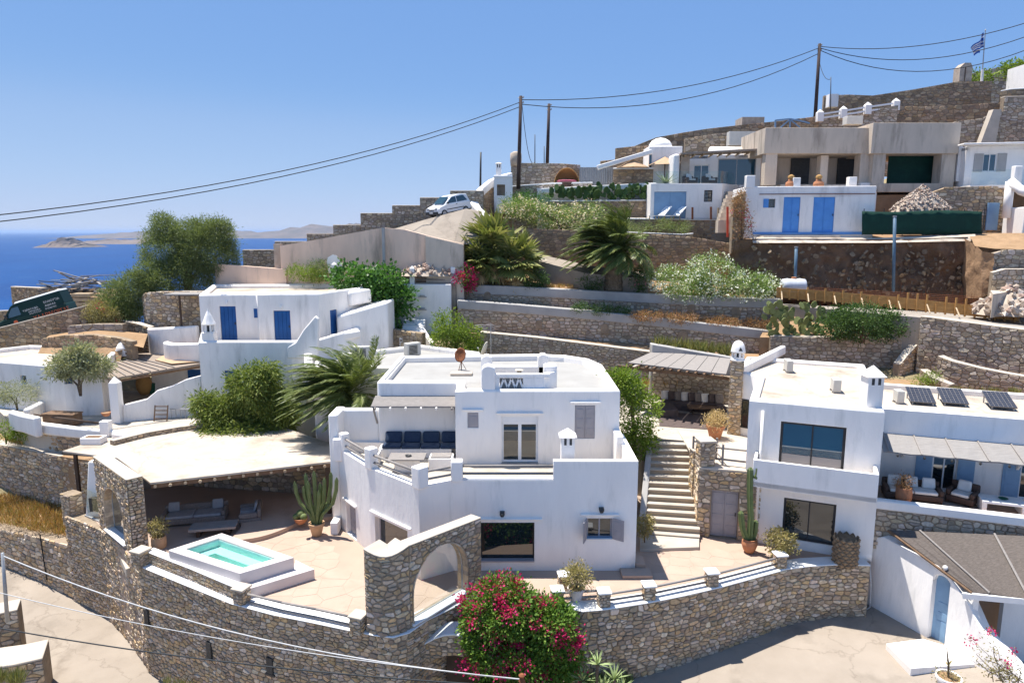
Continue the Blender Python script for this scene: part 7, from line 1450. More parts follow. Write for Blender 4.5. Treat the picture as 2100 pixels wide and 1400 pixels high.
for k in range(420):
    a = R.random(); b = R.random()**.7; P = D(1545+440*a, 498+112*b, 46.25-.3*b); q = R.uniform(.05, .2); ax = [Vector((R.gauss(0, 1), R.gauss(0, .5), R.gauss(0, 1))).normalized()*q for _ in range(3)]; t = R.choice(BROWN_TONES); kk = R.uniform(.35, .75)
    lm.add([P+ax[0], P-ax[0], P+ax[1], P-ax[1], P+ax[2], P-ax[2]], [(0, 2, 4), (2, 1, 4), (1, 3, 4), (3, 0, 4), (2, 0, 5), (1, 2, 5), (3, 1, 5), (0, 3, 5)], tuple(v*kk for v in t))
o = lm.build('embedded_stones', 'stone', ecut); o['kind'] = 'stuff'
rough_face('earth_bank', [tuple(D(a, b, y)) for a, b, y in ((1975, 487, 46.3), (1998, 500, 45), (2015, 515, 43.4), (2040, 520, 42.8))], [tuple(D(a, b, y)) for a, b, y in ((1975, 610, 45.9), (1988, 612, 44.8), (2012, 610, 43.2), (2035, 600, 42.8))], 'earth', 50, 26, .3, 4)
rough_face('soil_slope', [tuple(D(a, b, y)) for a, b, y in ((1985, 480, 46.8), (2030, 478, 46.8), (2120, 478, 46.5))], [tuple(D(a, b, y)) for a, b, y in ((2000, 505, 44.6), (2040, 510, 43.6), (2120, 512, 43))], 'soil', 20, 8, .15, 5)
k = MB(); a, b = D(1505, 487, 46.4), D(1800, 490, 46.3);
rough_face('concrete_lip', [tuple(D(1545, 486, 46.9)), tuple(D(1800, 488, 46.7)), tuple(D(2000, 480, 46.5))], [tuple(D(1545, 498, 46.3)), tuple(D(1800, 498, 46.1)), tuple(D(2000, 494, 46.0))], 'concrete', 50, 3, .08, 6)
stone_wall('ragged stone wall right of the excavation, upper course', [wp(2028, 522, 43.4, 8), wp(2060, 512, 43.2, 8), wp(2140, 512, 43, 8)], .42, .5, 40, GREY_TONES)
stone_wall('ragged stone wall right of the excavation, lower course', [wp(2036, 560, 42.4, 8), wp(2062, 553, 42.2, 8), wp(2140, 553, 42, 8)], .4, .5, 30, GREY_TONES, cap=.05)
k = MB(); k.prism([g2(2028, 594, 9.3), g2(2130, 586, 9.3), g2(2130, 600, 9.2), g2(2036, 610, 9.2)], 8, [9.4, 9.6, 9.6, 9.4]); struct('concrete_ramp', k, 'concrete')
def heap(label, c, rx, ry, h, n, s, tones, name='rubble_heap', parts=60, cat='rubble'):
    R = random.Random(int(c[0]*10)); o = thing(name, label, cat, tuple(c)); rest = MB()
    mb = MB(); mb.lathe([(1, 0), (.7, .45), (.35, .8), (.05, .95)], (0, 0, 0), 14); mb.v = [(c[0]+v[0]*rx, c[1]+v[1]*ry, c[2]-.1+v[2]*h*.92) for v in mb.v]; mb.build('heap_core', 'rubble', o)
    for k in range(n):
        r_ = sqrt(R.random()); t_ = R.uniform(0, 2*pi); x, y = r_*cos(t_), r_*sin(t_); z = h*max(0, 1-r_)**.9+.03; q = s*R.uniform(.5, 1.4); b = MB() if k < parts else rest
        P = Vector((c[0]+x*rx, c[1]+y*ry, c[2]+z)); ax = [Vector((R.gauss(0, 1), R.gauss(0, 1), R.gauss(0, 1))).normalized()*q*R.uniform(.45, .8) for _ in range(3)]
        ax[1] = ax[0].cross(ax[1]).normalized()*q*.5; ax[2] = ax[0].cross(ax[1]).normalized()*q*.38; t = R.choice(tones); kk = R.uniform(.8, 1.25)
        b.add([P+ax[0], P-ax[0], P+ax[1], P-ax[1], P+ax[2], P-ax[2]], [(0, 2, 4), (2, 1, 4), (1, 3, 4), (3, 0, 4), (2, 0, 5), (1, 2, 5), (3, 1, 5), (0, 3, 5)], tuple(v*kk for v in t))
        if k < parts: b.build('stone', 'stone', o)
    if rest.v: q = rest.build('small_stones', 'stone', o); q['kind'] = 'stuff'
PALE = [(.50, .42, .35), (.42, .34, .28), (.55, .48, .42), (.38, .27, .22)]
heap('tall heap of pinkish building rubble below the concrete building', D(1888, 432, 49.2), 2.1, 1.3, 1.75, 800, .17, PALE)
heap('pile of pale broken stones at the right end of the formwork', D(2070, 640, 41), 2.2, 1.6, 1.6, 200, .42, PALE)
heap('scatter of pale stones beside the white railing', D(888, 562, 46.6), 2.6, .9, .75, 160, .3, PALE)
fwk = thing('timber_formwork', 'long orange timber formwork edging the excavation', 'formwork', tuple(D(1800, 630, 42)))
fw0, fw1, fw2 = D(1592, 606, 44.0), D(1830, 626, 42.4), D(2090, 655, 40.6)
for P_, Q_ in ((fw0, fw1), (fw1, fw2)):
    for dz in (0, .22, .44):
        m = MB(); m.beam(tuple(P_+Vector((0, 0, dz))), tuple(Q_+Vector((0, 0, dz))), .05, .21); m.build('plank', 'timber', fwk)
    n = 13
    for k in range(n):
        p = P_.lerp(Q_, (k+.5)/n); m = MB(); hh = random.choice((.5, .55, .8, 1.0)); m.box(p.x-.05, p.x+.05, p.y-.09, p.y-.03, p.z-.2, p.z+hh-.1); m.build('stake', 'timber', fwk)
        if k % 3 == 0: m = MB(); m.beam(tuple(p+Vector((0, -.1, .3))), tuple(p+Vector((-.25, -.9, -.15))), .07, .04); m.build('brace', 'wood_pale', fwk)
m = MB(); a, b = D(1590, 612, 45.2), D(2060, 640, 42.4); n = 90
for k in range(n): p = a.lerp(b, k/n)+Vector((0, random.uniform(-.4, .8), 0)); m.tube([p+Vector((0, 0, -.3)), p+Vector((0, 0, random.uniform(.4, 1.5)))], .012, 4)
for k in range(6): m.tube([a+Vector((0, .3*k-.4, .3+.1*k)), b+Vector((0, .3*k-.4, .3+.1*k))], .012, 4)
o = tag(m.build('rebar_cage', 'rust', None), 'thin rusty reinforcement bars standing behind the formwork', 'rebar'); o['kind'] = 'stuff'
for px, top_, bot, lb in ((1630, 508, 590, 'slim blue-grey pipe standing above the white tank'), (1832, 445, 598, 'tall blue-grey pipe crossing the green net')):
    a, b = D(px, bot, 45.4), D(px+3, top_, 45.4); m = MB(); m.tube([a, b], .1, 8); o = thing('standing_pipe', lb, 'pipe', tuple(a)); m.build('pipe', 'pipe_blue', o, smooth=True); m = MB(); m.tube([b, b+Vector((0, 0, .08))], .12, 8); m.build('pipe_cap', 'metal_grey', o)
c = D(1627, 586, 44.9); o = thing('water_tank', 'white horizontal plastic water tank in the excavation', 'tank', tuple(c)); m = MB(); pr = [(-.78, .3), (-.72, .45)]+[(-.6+.2*i, .5 if i % 2 else .46) for i in range(7)]+[(.72, .45), (.78, .3)]
m.tube([(c.x+a, c.y, c.z) for a, _ in pr], [r for _, r in pr], 16); m.build('tank', 'tank_white', o, smooth=True); m = MB(); m.lathe([(.16, .44), (.16, .56), (.1, .58)], tuple(c), 10); m.build('lid', 'terracotta', o)
for s in (-.45, .45): m = MB(); m.box(c.x+s-.06, c.x+s+.06, c.y-.35, c.y+.35, c.z-.62, c.z-.42); m.build('cradle', 'metal_dark', o)
nf = thing('net_fence', 'dark green netting fence along the top of the excavation', 'fence', tuple(D(1890, 480, 46.7))); m = MB(); n = 40; vs = []; R = random.Random(2)
for k in range(n+1):
    a = k/n; px = 1768+246*a; p, q = D(px, 481, 46.75), D(px, 433+1.5*sin(a*7), 46.75); w_ = .02*sin(k*1.3)+R.uniform(-.015, .015)
    for j in range(5): v = p.lerp(q, j/4); vs.append((v.x, v.y+w_*sin(pi*j/4), v.z))
m.add(vs, [(5*i+j, 5*i+5+j, 5*i+6+j, 5*i+1+j) for i in range(n) for j in range(4)]); o = m.build('netting', 'net_green', nf, smooth=True); sm = o.modifiers.new('t', 'SOLIDIFY'); sm.thickness = .01
for k in range(7): p = D(1768+41*k, 482, 46.85); m = MB(); m.tube([p, p+Vector((0, 0, 1.75))], .03, 6); m.build('post', 'metal_dark', nf)
stone_wall('narrow stone stack wrapped in dry bougainvillea', [wp(1505, 405, 47.6, 11.5), wp(1530, 392, 47.6, 11.5)], .3, .5, 30, BROWN_TONES, name='stone_pillar', cat='pillar')
o = thing('outdoor_steps', 'worn stone steps rising beside the modern white house', 'stairs', tuple(D(1495, 455, 51.5)))
for k in range(9): p = D(1490+2.5*k, 452-7.5*k, 51+.35*k); m = MB(); m.box(p.x-.6, p.x+.8, p.y, p.y+.7, p.z-.9, p.z); m.build('step', 'concrete', o)
for px, py0, py1, lb in ((1420, 425, 450, 'short red-brown post nearest the sunloungers'), (1458, 424, 450, 'short red-brown post in the middle of the terrace'), (1473, 426, 450, 'pale wooden post at the end of the terrace'), (1492, 424, 486, 'tall red post by the worn steps'), (1508, 424, 486, 'second tall red post by the worn steps')):
    y = 53.3 if py1 < 460 else 50.6; m = MB(); m.beam(tuple(D(px, py1, y)), tuple(D(px, py0, y)), .13); tag(m.build('fence_post', 'wood_pale' if px == 1473 else 'red_paint' if px > 1480 else 'rust', None), lb, 'post')
def lounger(label, c, rz):
    o = thing('sunlounger', label, 'sunlounger', c, 'white sunloungers', rz); m = MB(); m.hexa([(-.33, -.9, .28), (.33, -.9, .28), (.33, .1, .28), (-.33, .1, .28), (-.33, -.9, .34), (.33, -.9, .34), (.33, .1, .34), (-.33, .1, .34)]); m.build('seat', 'frame_white', o, local=True)
    m = MB(); m.hexa([(-.33, .1, .28), (.33, .1, .28), (.33, .95, 1.0), (-.33, .95, 1.0), (-.33, .1, .34), (.33, .1, .34), (.33, .93, 1.06), (-.33, .93, 1.06)]); m.build('backrest', 'frame_white', o, local=True)
    for x in (-.3, .3):
        for y in (-.8, .2): m = MB(); m.box(x-.03, x+.03, y-.03, y+.03, 0, .28); m.build('leg', 'wood_pale', o, local=True)
    return o
l0 = lounger('white sunlounger on the left below the modern house', tuple(D(1353, 451, 53.6)), -.95); dup(l0, tuple(D(1384, 451, 53.6)), -.95, 'white sunlounger on the right below the modern house')
def parasol(label, c, h, r):
    o = thing('parasol', label, 'parasol', c, 'tan parasols'); m = MB(); m.tube([c, Vector(c)+Vector((0, 0, h))], .04, 6); m.build('pole', 'wood_brown', o)
    m = MB(); n = 8; cx, cy, cz = c; vs = [(cx, cy, cz+h)]+[(cx+r*cos(2*pi*k/n), cy+r*sin(2*pi*k/n), cz+h-.72) for k in range(n)]+[(cx, cy, cz+h-.12)]
    m.add(vs, [(0, 1+k, 1+(k+1) % n) for k in range(n)]+[(n+1, 1+(k+1) % n, 1+k) for k in range(n)]); m.build('canopy', 'canvas_tan', o)
    for k in range(n): m = MB(); m.tube([(cx, cy, cz+h-.14), (cx+r*.97*cos(2*pi*k/n), cy+r*.97*sin(2*pi*k/n), cz+h-.74)], .015, 4); m.build('rib', 'wood_pale', o)
zg_ = D(1400, 376, 54).z
for px, py, lb in ((1299, 326, 'left tan parasol beside the stair parapet'), (1364, 321, 'right tan parasol in front of the domed block')):
    p = D(px, py, 57.8); parasol(lb, (p.x, 57.8, zg_-.1), p.z-zg_+.1, 1.38)
k = MB(); k.prism([(X(1100, 58), 58), (X(1330, 57.2), 57.2), (X(1345, 59), 60), (X(1100, 60), 61)], 12, zg_-.12); struct('sun_terrace', k, 'coping_white')
for px, lb in ((1415, 'dark wicker lounge chair on the left of the glass-railed deck'), (1455, 'dark wicker lounge chair on the right of the glass-railed deck')):
    p = D(px, 370, 55.2); wicker_seat(lb, (p.x, 55.2, zt-.05), .3, .95, name='lounge_chair', cat='chair', pil=1, mat='wicker', cm='cushion_white')
c = D(1365, 372, 54.7); o = thing('agave_plant', 'spiky blue-green agave on the sun terrace', 'agave', (c.x, 54.7, zg_-.1)); rosette(o, (c.x, 54.7, zg_), 26, 1.25, 'leaf_agave', 'blades', .1, .95, 8)
stone_wall('grey stone wall behind the utility pole', [wp(1048, 335, 60.5, 12), wp(1070, 334, 60.2, 12), wp(1150, 335, 60, 12), wp(1190, 338, 59.8, 12)], .4, .5, 30, GREY_TONES)
m = MB(); p = D(1058, 328, 60.4); m.lathe([(.45, -.5), (.5, 0), (.48, .55), (.2, .7)], (p.x, 60.4, p.z), 10); tag(m.build('stone_bollard', 'rubble', None, smooth=True), 'stubby stone post on the wall behind the pole', 'post')
stone_wall('low stone wall with thin white coping below the day bed', [wp(1048, 384, 58.5, 12), wp(1130, 378, 58.2, 12), wp(1215, 376, 58, 12)], .36, .4, 40, GREY_TONES, cap=.12, capm='coping_white', over=.08)
m = MB(); a, b = D(1110, 392, 57.6), D(1345, 380, 56.6); m.beam(tuple(a), tuple(b), .6, .4); tag(m.build('white_parapet', 'plaster', None, bevel=.04), 'long white parapet above the prickly pear bed', 'parapet')
gf = thing('corrugated_gate', 'grey corrugated metal gate beside the day bed', 'gate', tuple(D(1222, 382, 58.6))); m = MB(); a, b = D(1188, 382, 58.8), D(1262, 382, 58.8); n = 40; zt_g = D(1200, 343, 58.8).z; zb_g = D(1200, 384, 58.8).z
vs = []
for k in range(n+1): x = a.x+(b.x-a.x)*k/n; y = 58.8+(.03 if k % 2 else -.03); vs += [(x, y, zb_g), (x, y, zt_g)]
m.add(vs, [(2*i, 2*i+2, 2*i+3, 2*i+1) for i in range(n)]); m.build('sheet', 'metal_grey', gf); m = MB(); m.box(b.x-.8, b.x-.74, 58.72, 58.76, zb_g, zt_g); m.build('gate_post', 'metal_grey', gf)
c = D(1162, 372, 59); o = thing('day_bed', 'round woven day bed with a straw hood', 'day bed', (c.x, 59, c.z-.3)); m = MB(); n = 14; vs = []
for i in range(7):
    t_ = pi*.5*i/6
    for k in range(n+1): a_ = pi*k/n; vs.append((c.x+1.0*cos(a_)*cos(t_*.0+0), 59+.9*sin(t_)-.2, c.z-.2+1.25*sin(a_)*cos(t_*.75)))
m.add(vs, [(i*(n+1)+k, i*(n+1)+k+1, (i+1)*(n+1)+k+1, (i+1)*(n+1)+k) for i in range(6) for k in range(n)]); q = m.build('hood', 'straw', o, smooth=True); sm = q.modifiers.new('t', 'SOLIDIFY'); sm.thickness = .06
m = MB(); m.lathe([(1.0, -.35), (1.05, 0), (.9, .05)], (c.x, 59, c.z-.15), 16); m.build('base', 'wicker', o); m = MB(); m.lathe([(.85, .05), (.85, .2), (.7, .24)], (c.x, 59, c.z-.15), 16); m.build('mattress', 'petal_pink', o)
cr = [(1050, 357), (1030, 362), (1008, 372), (990, 388), (980, 405), (979, 418), (986, 430), (1004, 445), (1012, 452)]
pts = [D(a, b, 57.5-4.6*(i/8)) for i, (a, b) in enumerate(cr)][::-1]; cw = thing('crescent_wall', 'white-topped crescent stone wall around the barbecue', 'wall', tuple(pts[4]))
Pc = Path([(p.x, p.y, 11.5, p.z) for p in pts]); m = MB(); solid_path(m, Pc, .5, lift=-.01); m.build('core', 'rubble', cw); face_stones(cw, Pc, .34, random.Random(8), BROWN_TONES, 40); cap_path(Pc, .5, .12, .08, 'plaster', cw, bev=.08, sink=.55)
c = D(1030, 405, 55.2); bq = thing('barbecue', 'white plaster barbecue with arched hearth and chimney', 'barbecue', (c.x, 55.2, c.z-.4)); zb_, zt_b = D(1030, 405, 55.2).z, D(1030, 366, 55.2).z
fbq = edge_frame((D(1013, 400, 55.2).x, 55.2), (D(1051, 400, 55.2).x, 55.2)); wbq = D(1051, 400, 55.2).x-D(1013, 400, 55.2).x
m = MB(); o_, u_, n_ = fbq; hx0, hx1, hz0, hz1 = wbq*.16, wbq*.6, zb_+.15, zb_+1.0
shell([(o_.x, 55.2), (o_.x+wbq, 55.2), (o_.x+wbq, 56.6), (o_.x, 56.6)], zb_-1.2, zt_b, .2, {0: [(hx0, hx1, hz0, hz1)]}, 'plaster', bq, bev=.03); m = MB(); m.prism([(o_.x-.02, 55.18), (o_.x+wbq+.02, 55.18), (o_.x+wbq*.6, 56.6), (o_.x+wbq*.3, 56.6)], zt_b, zt_b+.25); m.build('hood', 'plaster', bq, bevel=.05)
m = MB(); m.box(o_.x+hx0-.02, o_.x+hx1+.02, 55.9, 55.95, hz0-.1, hz1+.1); m.build('hearth_back', 'rubble', bq); chimney(bq, (o_.x+wbq*.25, 55.9), .42, zt_b+.1, zt_b+1.2, .1)
stp = [(497, 563, 513), (563, 629, 496), (629, 683, 480), (683, 739, 462), (739, 804, 438), (804, 861, 422), (861, 923, 406), (923, 990, 392)]
for i, (a, b, y_) in enumerate(stp):
    yy = 58-.45*i; stone_wall(['lowest', 'second', 'third', 'fourth', 'fifth', 'sixth', 'seventh', 'highest'][i]+' step of the stone wall stepping up beside the road', [wp(a, y_, yy, 9), wp(b+1, y_, yy-.2, 9)], .36, .45, 24, GREY_TONES, cap=.05, capm='coping', group='steps of the roadside wall', over=.02)
rm = MB(); A = [D(540, 560, 56.4), D(640, 525, 55.8), D(730, 495, 55), D(812, 469, 54), D(880, 449, 53.5), D(958, 428, 52.8), D(992, 434, 52.4)]; B = [D(580, 560, 49), D(660, 525, 48.6), D(730, 497, 48.2), D(800, 478, 47.8), D(860, 483, 47.4), D(930, 497, 47), D(990, 505, 47)]
A = [Vector((p.x, p.y, p.z)) for p in A]
C_ = [p+Vector((0, -2.9, -.12)) for p in A]; rm.add([tuple(p) for p in A]+[tuple(p) for p in C_]+[tuple(p) for p in B], [(i+j, 7+i+j, 8+i+j, 1+i+j) for i in range(6) for j in (0, 7)]); struct('ramp_road', rm, 'road')
cwl = [(574, 504), (640, 493), (700, 482), (760, 471), (786, 467), (830, 471), (872, 482), (912, 492), (950, 500)]
Pw = Path([(*((p := D(a, b, 47.6-.12*i)).xy), 8, p.z) for i, (a, b) in enumerate(cwl)]); rw2 = thing('rendered_wall', 'streaked pinkish rendered wall holding up the ramp', 'wall', (Pw.p[0].x, Pw.p[0].y, 8))
m = MB(); solid_path(m, Pw, .4, lift=0); m.build('wall', 'plaster_pink', rw2)
p = D(786, 470, 46.55); m = MB(); m.box(p.x-.08, p.x+.08, 46.4, 46.7, 8, p.z+.1); m.build('joint_strip', 'plaster_grey', rw2)
m = MB(); a, b = D(872, 484, 46.3), D(950, 502, 45.9); m.hexa([(a.x, 46.35, 8), (b.x, 46.0, 8), (b.x, 46.5, 8), (a.x, 46.8, 8), (a.x, 46.35, a.z), (b.x, 46.0, b.z), (b.x, 46.5, b.z), (a.x, 46.8, a.z)]); m.build('bare_panel', 'concrete', rw2)
m = MB(); m.upright([tuple(D(a, b, 46.9)) for a, b in ((670, 535), (672, 528), (682, 522), (690, 524), (698, 536), (703, 550), (700, 560), (674, 560))], (0, 1, 0), .04); m.build('white_patch', 'plaster', rw2)
m = MB(); a, b = D(440, 545, 48.5), D(586, 551, 47.4); m.hexa([(a.x, a.y, 6), (b.x, b.y, 6), (b.x, b.y+.4, 6), (a.x, a.y+.4, 6), (a.x, a.y, D(440, 541, 48.5).z), (b.x, b.y, D(586, 552, 47.4).z), (b.x, b.y+.4, D(586, 552, 47.4).z), (a.x, a.y+.4, D(440, 541, 48.5).z)]); tag(m.build('low_rendered_wall', 'plaster_pink', None), 'low shaded rendered wall behind the blue-door house roof', 'wall')
m = MB(); p = D(570, 520, 48); m.box(p.x-.25, p.x+.25, 47.9, 48.4, 7, D(570, 500, 48).z); tag(m.build('stone_pier', 'rubble', None), 'narrow stone pier at the low end of the rendered wall', 'pier')
lw = thing('white_retaining_wall', 'tall white retaining wall with two fan vents', 'wall', tuple(D(880, 660, 46))); a, b = D(835, 583, 46), D(925, 583, 45.6); m = MB(); m.hexa([(a.x-1.8, 46.2, 4), (b.x, 45.6, 4), (b.x, 46.2, 4), (a.x-1.8, 46.8, 4), (a.x-1.8, 46.2, a.z), (b.x, 45.6, b.z), (b.x, 46.2, b.z), (a.x-1.8, 46.8, a.z)]); m.build('wall', 'plaster', lw, bevel=.04)
for py in (607, 633):
    p = D(866, py, 45.75); m = MB(); m.box(p.x-.28, p.x+.28, 45.7, 45.85, p.z-.1, p.z-.04); m.lathe([(.01, 0), (.18, 0), (.18, .05), (.01, .05)], (p.x, 45.85, p.z+.0), 10); m.build('vent', 'plaster_grey', lw)
for px, py0, py1, lb in ((846, 546, 585, 'white fence post with pointed top above the vents'), (930, 545, 600, 'white fence post beside the magenta bougainvillea'), (774, 543, 560, 'small white fence post behind the fig tree'), (686, 538, 560, 'small rounded white post by the white patch')):
    p, q = D(px, py1, 46.2), D(px, py0, 46.2); m = MB(); m.box(p.x-.16, p.x+.16, 46.05, 46.37, p.z-.4, q.z-.15); m.add([(p.x-.16, 46.05, q.z-.15), (p.x+.16, 46.05, q.z-.15), (p.x+.16, 46.37, q.z-.15), (p.x-.16, 46.37, q.z-.15), (p.x, 46.2, q.z+.05)], [(0, 1, 4), (1, 2, 4), (2, 3, 4), (3, 0, 4)]); tag(m.build('fence_post', 'plaster', None), lb, 'post', 'white fence posts')
rail_run('double grey rail between the white fence posts', [tuple(D(775, 553, 46.25)), tuple(D(846, 559, 46.25)), tuple(D(928, 560, 46.2))], z=(0, -.45), r=.04)
k = MB(); k.prism([(X(740, 46.5), 46.4), (X(935, 45.9), 45.9), (X(945, 47), 47.2), (X(740, 48), 48)], 6, 9.6); struct('walkway', k, 'road')
o = thing('garden_steps', 'pale garden steps curving down beside the white retaining wall', 'stairs', tuple(D(840, 690, 43)))
for k in range(7): p = D(832+1.5*k, 692-6*k, 43+.35*k); m = MB(); m.box(p.x-.4, p.x+1.1-.02*k, p.y, p.y+.5, p.z-.8, p.z); m.build('step', 'coping_white', o)
m = MB(); P = Path([(*((p := D(a, b, y)).xy), 5, p.z) for a, b, y in ((846, 655, 45.2), (858, 668, 44.4), (872, 690, 43.4), (882, 704, 42.6))]); solid_path(m, P, .3); m.build('side_curb', 'plaster_old', o)
stone_wall('rough stone wall right of the blue-door house', [wp(795, 673, 43.4, 4), wp(840, 680, 42.8, 4), wp(866, 683, 42.4, 4)], .4, .4, 60, STONE_TONES)
stone_wall('sloping stone wall with pale coping below the green van', [wp(-60, 688, 46.6, 3), wp(0, 674, 46.4, 3), wp(90, 651, 46, 3), wp(176, 629, 45.6, 3)], .42, .5, 110, BROWN_TONES, cap=.1, capm='coping', over=.06)
stone_wall('curved low stone terrace wall above the low white house', [wp(84, 694, 43.4, 4), wp(130, 687, 43, 4), wp(190, 686, 42.6, 4), wp(240, 692, 42.2, 4), wp(270, 700, 41.8, 4)], .38, .4, 60, BROWN_TONES)
stone_wall('short boulder wall under the dark shrubs', [wp(138, 668, 44.6, 5), wp(190, 664, 44.3, 5), wp(252, 664, 44, 5)], .6, .4, 20, GREY_TONES)
stone_wall('stone wall running down to the white side walls', [wp(246, 658, 46, 4), wp(278, 664, 45, 4), wp(305, 672, 44.2, 4)], .36, .4, 40, BROWN_TONES, cap=.06)
stone_wall('round stone enclosure wall beside the big tamarisk', [wp(292, 606, 46.5, 5), wp(297, 600, 45.6, 5), wp(320, 598, 45, 5), wp(360, 598, 44.8, 5), wp(412, 598, 44.8, 5)], .36, .5, 70, STONE_TONES)
bank('garden_bed', [wp(84, 694, 43.4, 0), wp(190, 686, 42.6, 0), wp(290, 710, 41.4, 0)], [(*D(100, 668, 46).xy, 0, 6.2), (*D(200, 664, 44.4).xy, 0, 6.8), (*D(300, 668, 43.6).xy, 0, 6.6)])
bank('garden_bed', [(*D(60, 720, 42).xy, 0, 5.0), (*D(190, 712, 41.5).xy, 0, 5.2), (*D(240, 725, 41.2).xy, 0, 5.0)], [wp(84, 705, 43.4, 0), wp(190, 700, 42.6, 0), wp(250, 706, 42, 0)])
k = MB(); k.add([tuple(D(-80, 700, 48)), tuple(D(176, 640, 46.2)), tuple(D(230, 625, 52)), tuple(D(60, 655, 58)), tuple(D(-80, 690, 58))], [(0, 1, 2, 3, 4)]); struct('van_lane', k, 'road')
stone_wall('plain stone yard wall in front of the sea', [wp(22, 589, 60, -2), wp(115, 593, 56, -2), wp(130, 600, 55, -2)], .4, .4, 0, BROWN_TONES, cap=.08)
stone_wall('far stone yard wall edge at the left border', [wp(-40, 640, 62, -2), wp(18, 638, 60, -2)], .4, .4, 0, BROWN_TONES, cap=.08)
k = MB(); k.prism([(X(22, 60, 590), 60.2), (X(120, 56, 595), 56), (X(230, 54, 595), 54), (X(250, 62, 590), 63), (X(22, 64, 590), 64)], -3, D(100, 592, 58).z-.4); struct('storage_yard', k, 'soil')
tpz = D(165, 600, 56); o = thing('timber_pile', 'untidy pile of grey planks and pallets by the sea view', 'timber pile', tuple(tpz)); R = random.Random(9)
for k in range(60):
    c = tpz+Vector((R.gauss(0, 1.1), R.gauss(0, .6), R.uniform(0, 1.5)*(1-abs(R.gauss(0, .4))))); d = Vector((R.gauss(0, 1), R.gauss(0, .5), R.gauss(0, .07))).normalized()*R.uniform(.7, 1.6); m = MB(); m.beam(tuple(c-d), tuple(c+d), R.uniform(.12, .25), .06); m.build('plank', R.choice(('wood_grey', 'metal_dark', 'wood_grey', 'metal_grey')), o)
c = D(172, 616, 53); o = thing('wooden_crate', 'slatted pale wooden crate behind the van', 'crate', tuple(c))
for k in range(4): m = MB(); m.box(c.x-.7, c.x+.7, 52.6, 53.4, c.z-.7+.34*k, c.z-.7+.34*k+.24); m.build('slat', 'wood_pale', o)
def wheel(parent, x, y, z, r, w_, loc=True):
    m = MB(); m.tube([(x, y-w_/2, z), (x, y+w_/2, z)], r, 18); t_ = m.build('wheel', 'rubber', parent, local=True); m = MB(); m.tube([(x, y-w_/2-.012, z), (x, y+w_/2+.012, z)], r*.66, 14); m.build('hubcap', 'metal_grey', t_, local=True)
def car_body(parent, prof_low, prof_top, W, mat, tb=.12):
    """prof_*: side outlines (x, z). Lower body full width; cabin leaning in."""
    m = MB(); n = len(prof_low); m.add([(x, -W/2, z) for x, z in prof_low]+[(x, W/2, z) for x, z in prof_low], [tuple(range(n)), tuple(range(2*n-1, n-1, -1))]+[(i, n+i, n+(i+1) % n, (i+1) % n) for i in range(n)]); m.build('body', mat, parent, bevel=.06, seg=3, local=True)
    z0, z1 = min(z for _, z in prof_top), max(z for _, z in prof_top); f = lambda z: W/2-.03-tb*(z-z0)/(z1-z0); n = len(prof_top); m = MB()
    m.add([(x, -f(z), z) for x, z in prof_top]+[(x, f(z), z) for x, z in prof_top], [tuple(range(n)), tuple(range(2*n-1, n-1, -1))]+[(i, n+i, n+(i+1) % n, (i+1) % n) for i in range(n)]); m.build('cabin', mat, parent, bevel=.05, seg=3, local=True); return f
cc = D(922, 441, 52); road_n = math.radians(14)
car = thing('parked_car', 'small white hatchback parked nose-down on the sloping road', 'car', (cc.x, cc.y, cc.z)); car.rotation_euler = (0, -road_n, radians(218-180+180))
car.rotation_euler = (0, 0, 0)
car.scale = (.92, .92, .92); fwd = Vector((-.70, -.68, -.16)).normalized(); lft = Vector((0, 0, 1)).cross(fwd).normalized(); upv = fwd.cross(lft); car.rotation_euler = Matrix((fwd, lft, upv)).transposed().to_euler()
fcab = car_body(car, [(-1.72, .3), (-1.75, .7), (-1.68, .95), (.75, .98), (1.45, .82), (1.74, .68), (1.78, .3)], [(-1.7, .93), (-1.5, 1.5), (-1.2, 1.55), (-.1, 1.55), (.2, 1.48), (.98, .93)], 1.6, 'car_white')
for q in ((1.5, 1.83), (-1.8, -1.5)): m = MB(); m.box(*q, -.79, .79, .23, .5); m.build('bumper', 'metal_dark', car, bevel=.05, local=True)
for s in (1, -1):
    for pts in ([(.72, 1.0), (.12, 1.42), (-.28, 1.45), (-.28, 1.0)], [(-.36, 1.0), (-.36, 1.45), (-1.12, 1.45), (-1.45, 1.02)]):
        m = MB(); q = [(x, s*(fcab(z)+.008), z) for x, z in pts]; m.add(q+[(x, y-s*.03, z) for x, y, z in q], [(0, 1, 2, 3), (7, 6, 5, 4)]+[(i, (i+1) % 4, 4+(i+1) % 4, 4+i) for i in range(4)]); m.build('side_window', 'car_glass', car, local=True)
    m = MB(); m.box(1.55, 1.76, s*.52-.16, s*.52+.16, .6, .76); m.build('headlight', 'metal_grey', car, bevel=.03, local=True); m = MB(); m.box(.62, .74, s*.86-.07, s*.86+.07, .98, 1.12); m.build('mirror', 'metal_dark', car, bevel=.02, local=True)
    m = MB(); m.box(-.95, .85, s*.80-.01, s*.80+.012, .52, .58); m.build('rub_strip', 'metal_dark', car, local=True)
    m = MB(); m.box(-.3, -.16, s*.80-.01, s*.80+.02, .84, .88); m.build('door_handle', 'metal_dark', car, local=True)
m = MB(); m.add([(.97, -.64, .99), (.97, .64, .99), (.26, .58, 1.475), (.26, -.58, 1.475)], [(0, 1, 2, 3)]); m.v = [(x+.03, y, z+.03) for x, y, z in m.v]; m.build('windscreen', 'car_glass', car, local=True)
m = MB(); m.box(1.74, 1.79, -.3, .3, .58, .68); m.build('grille', 'metal_dark', car, local=True)
m = MB(); m.box(1.825, 1.84, -.22, .22, .36, .46); m.build('number_plate', 'line_white', car, local=True)
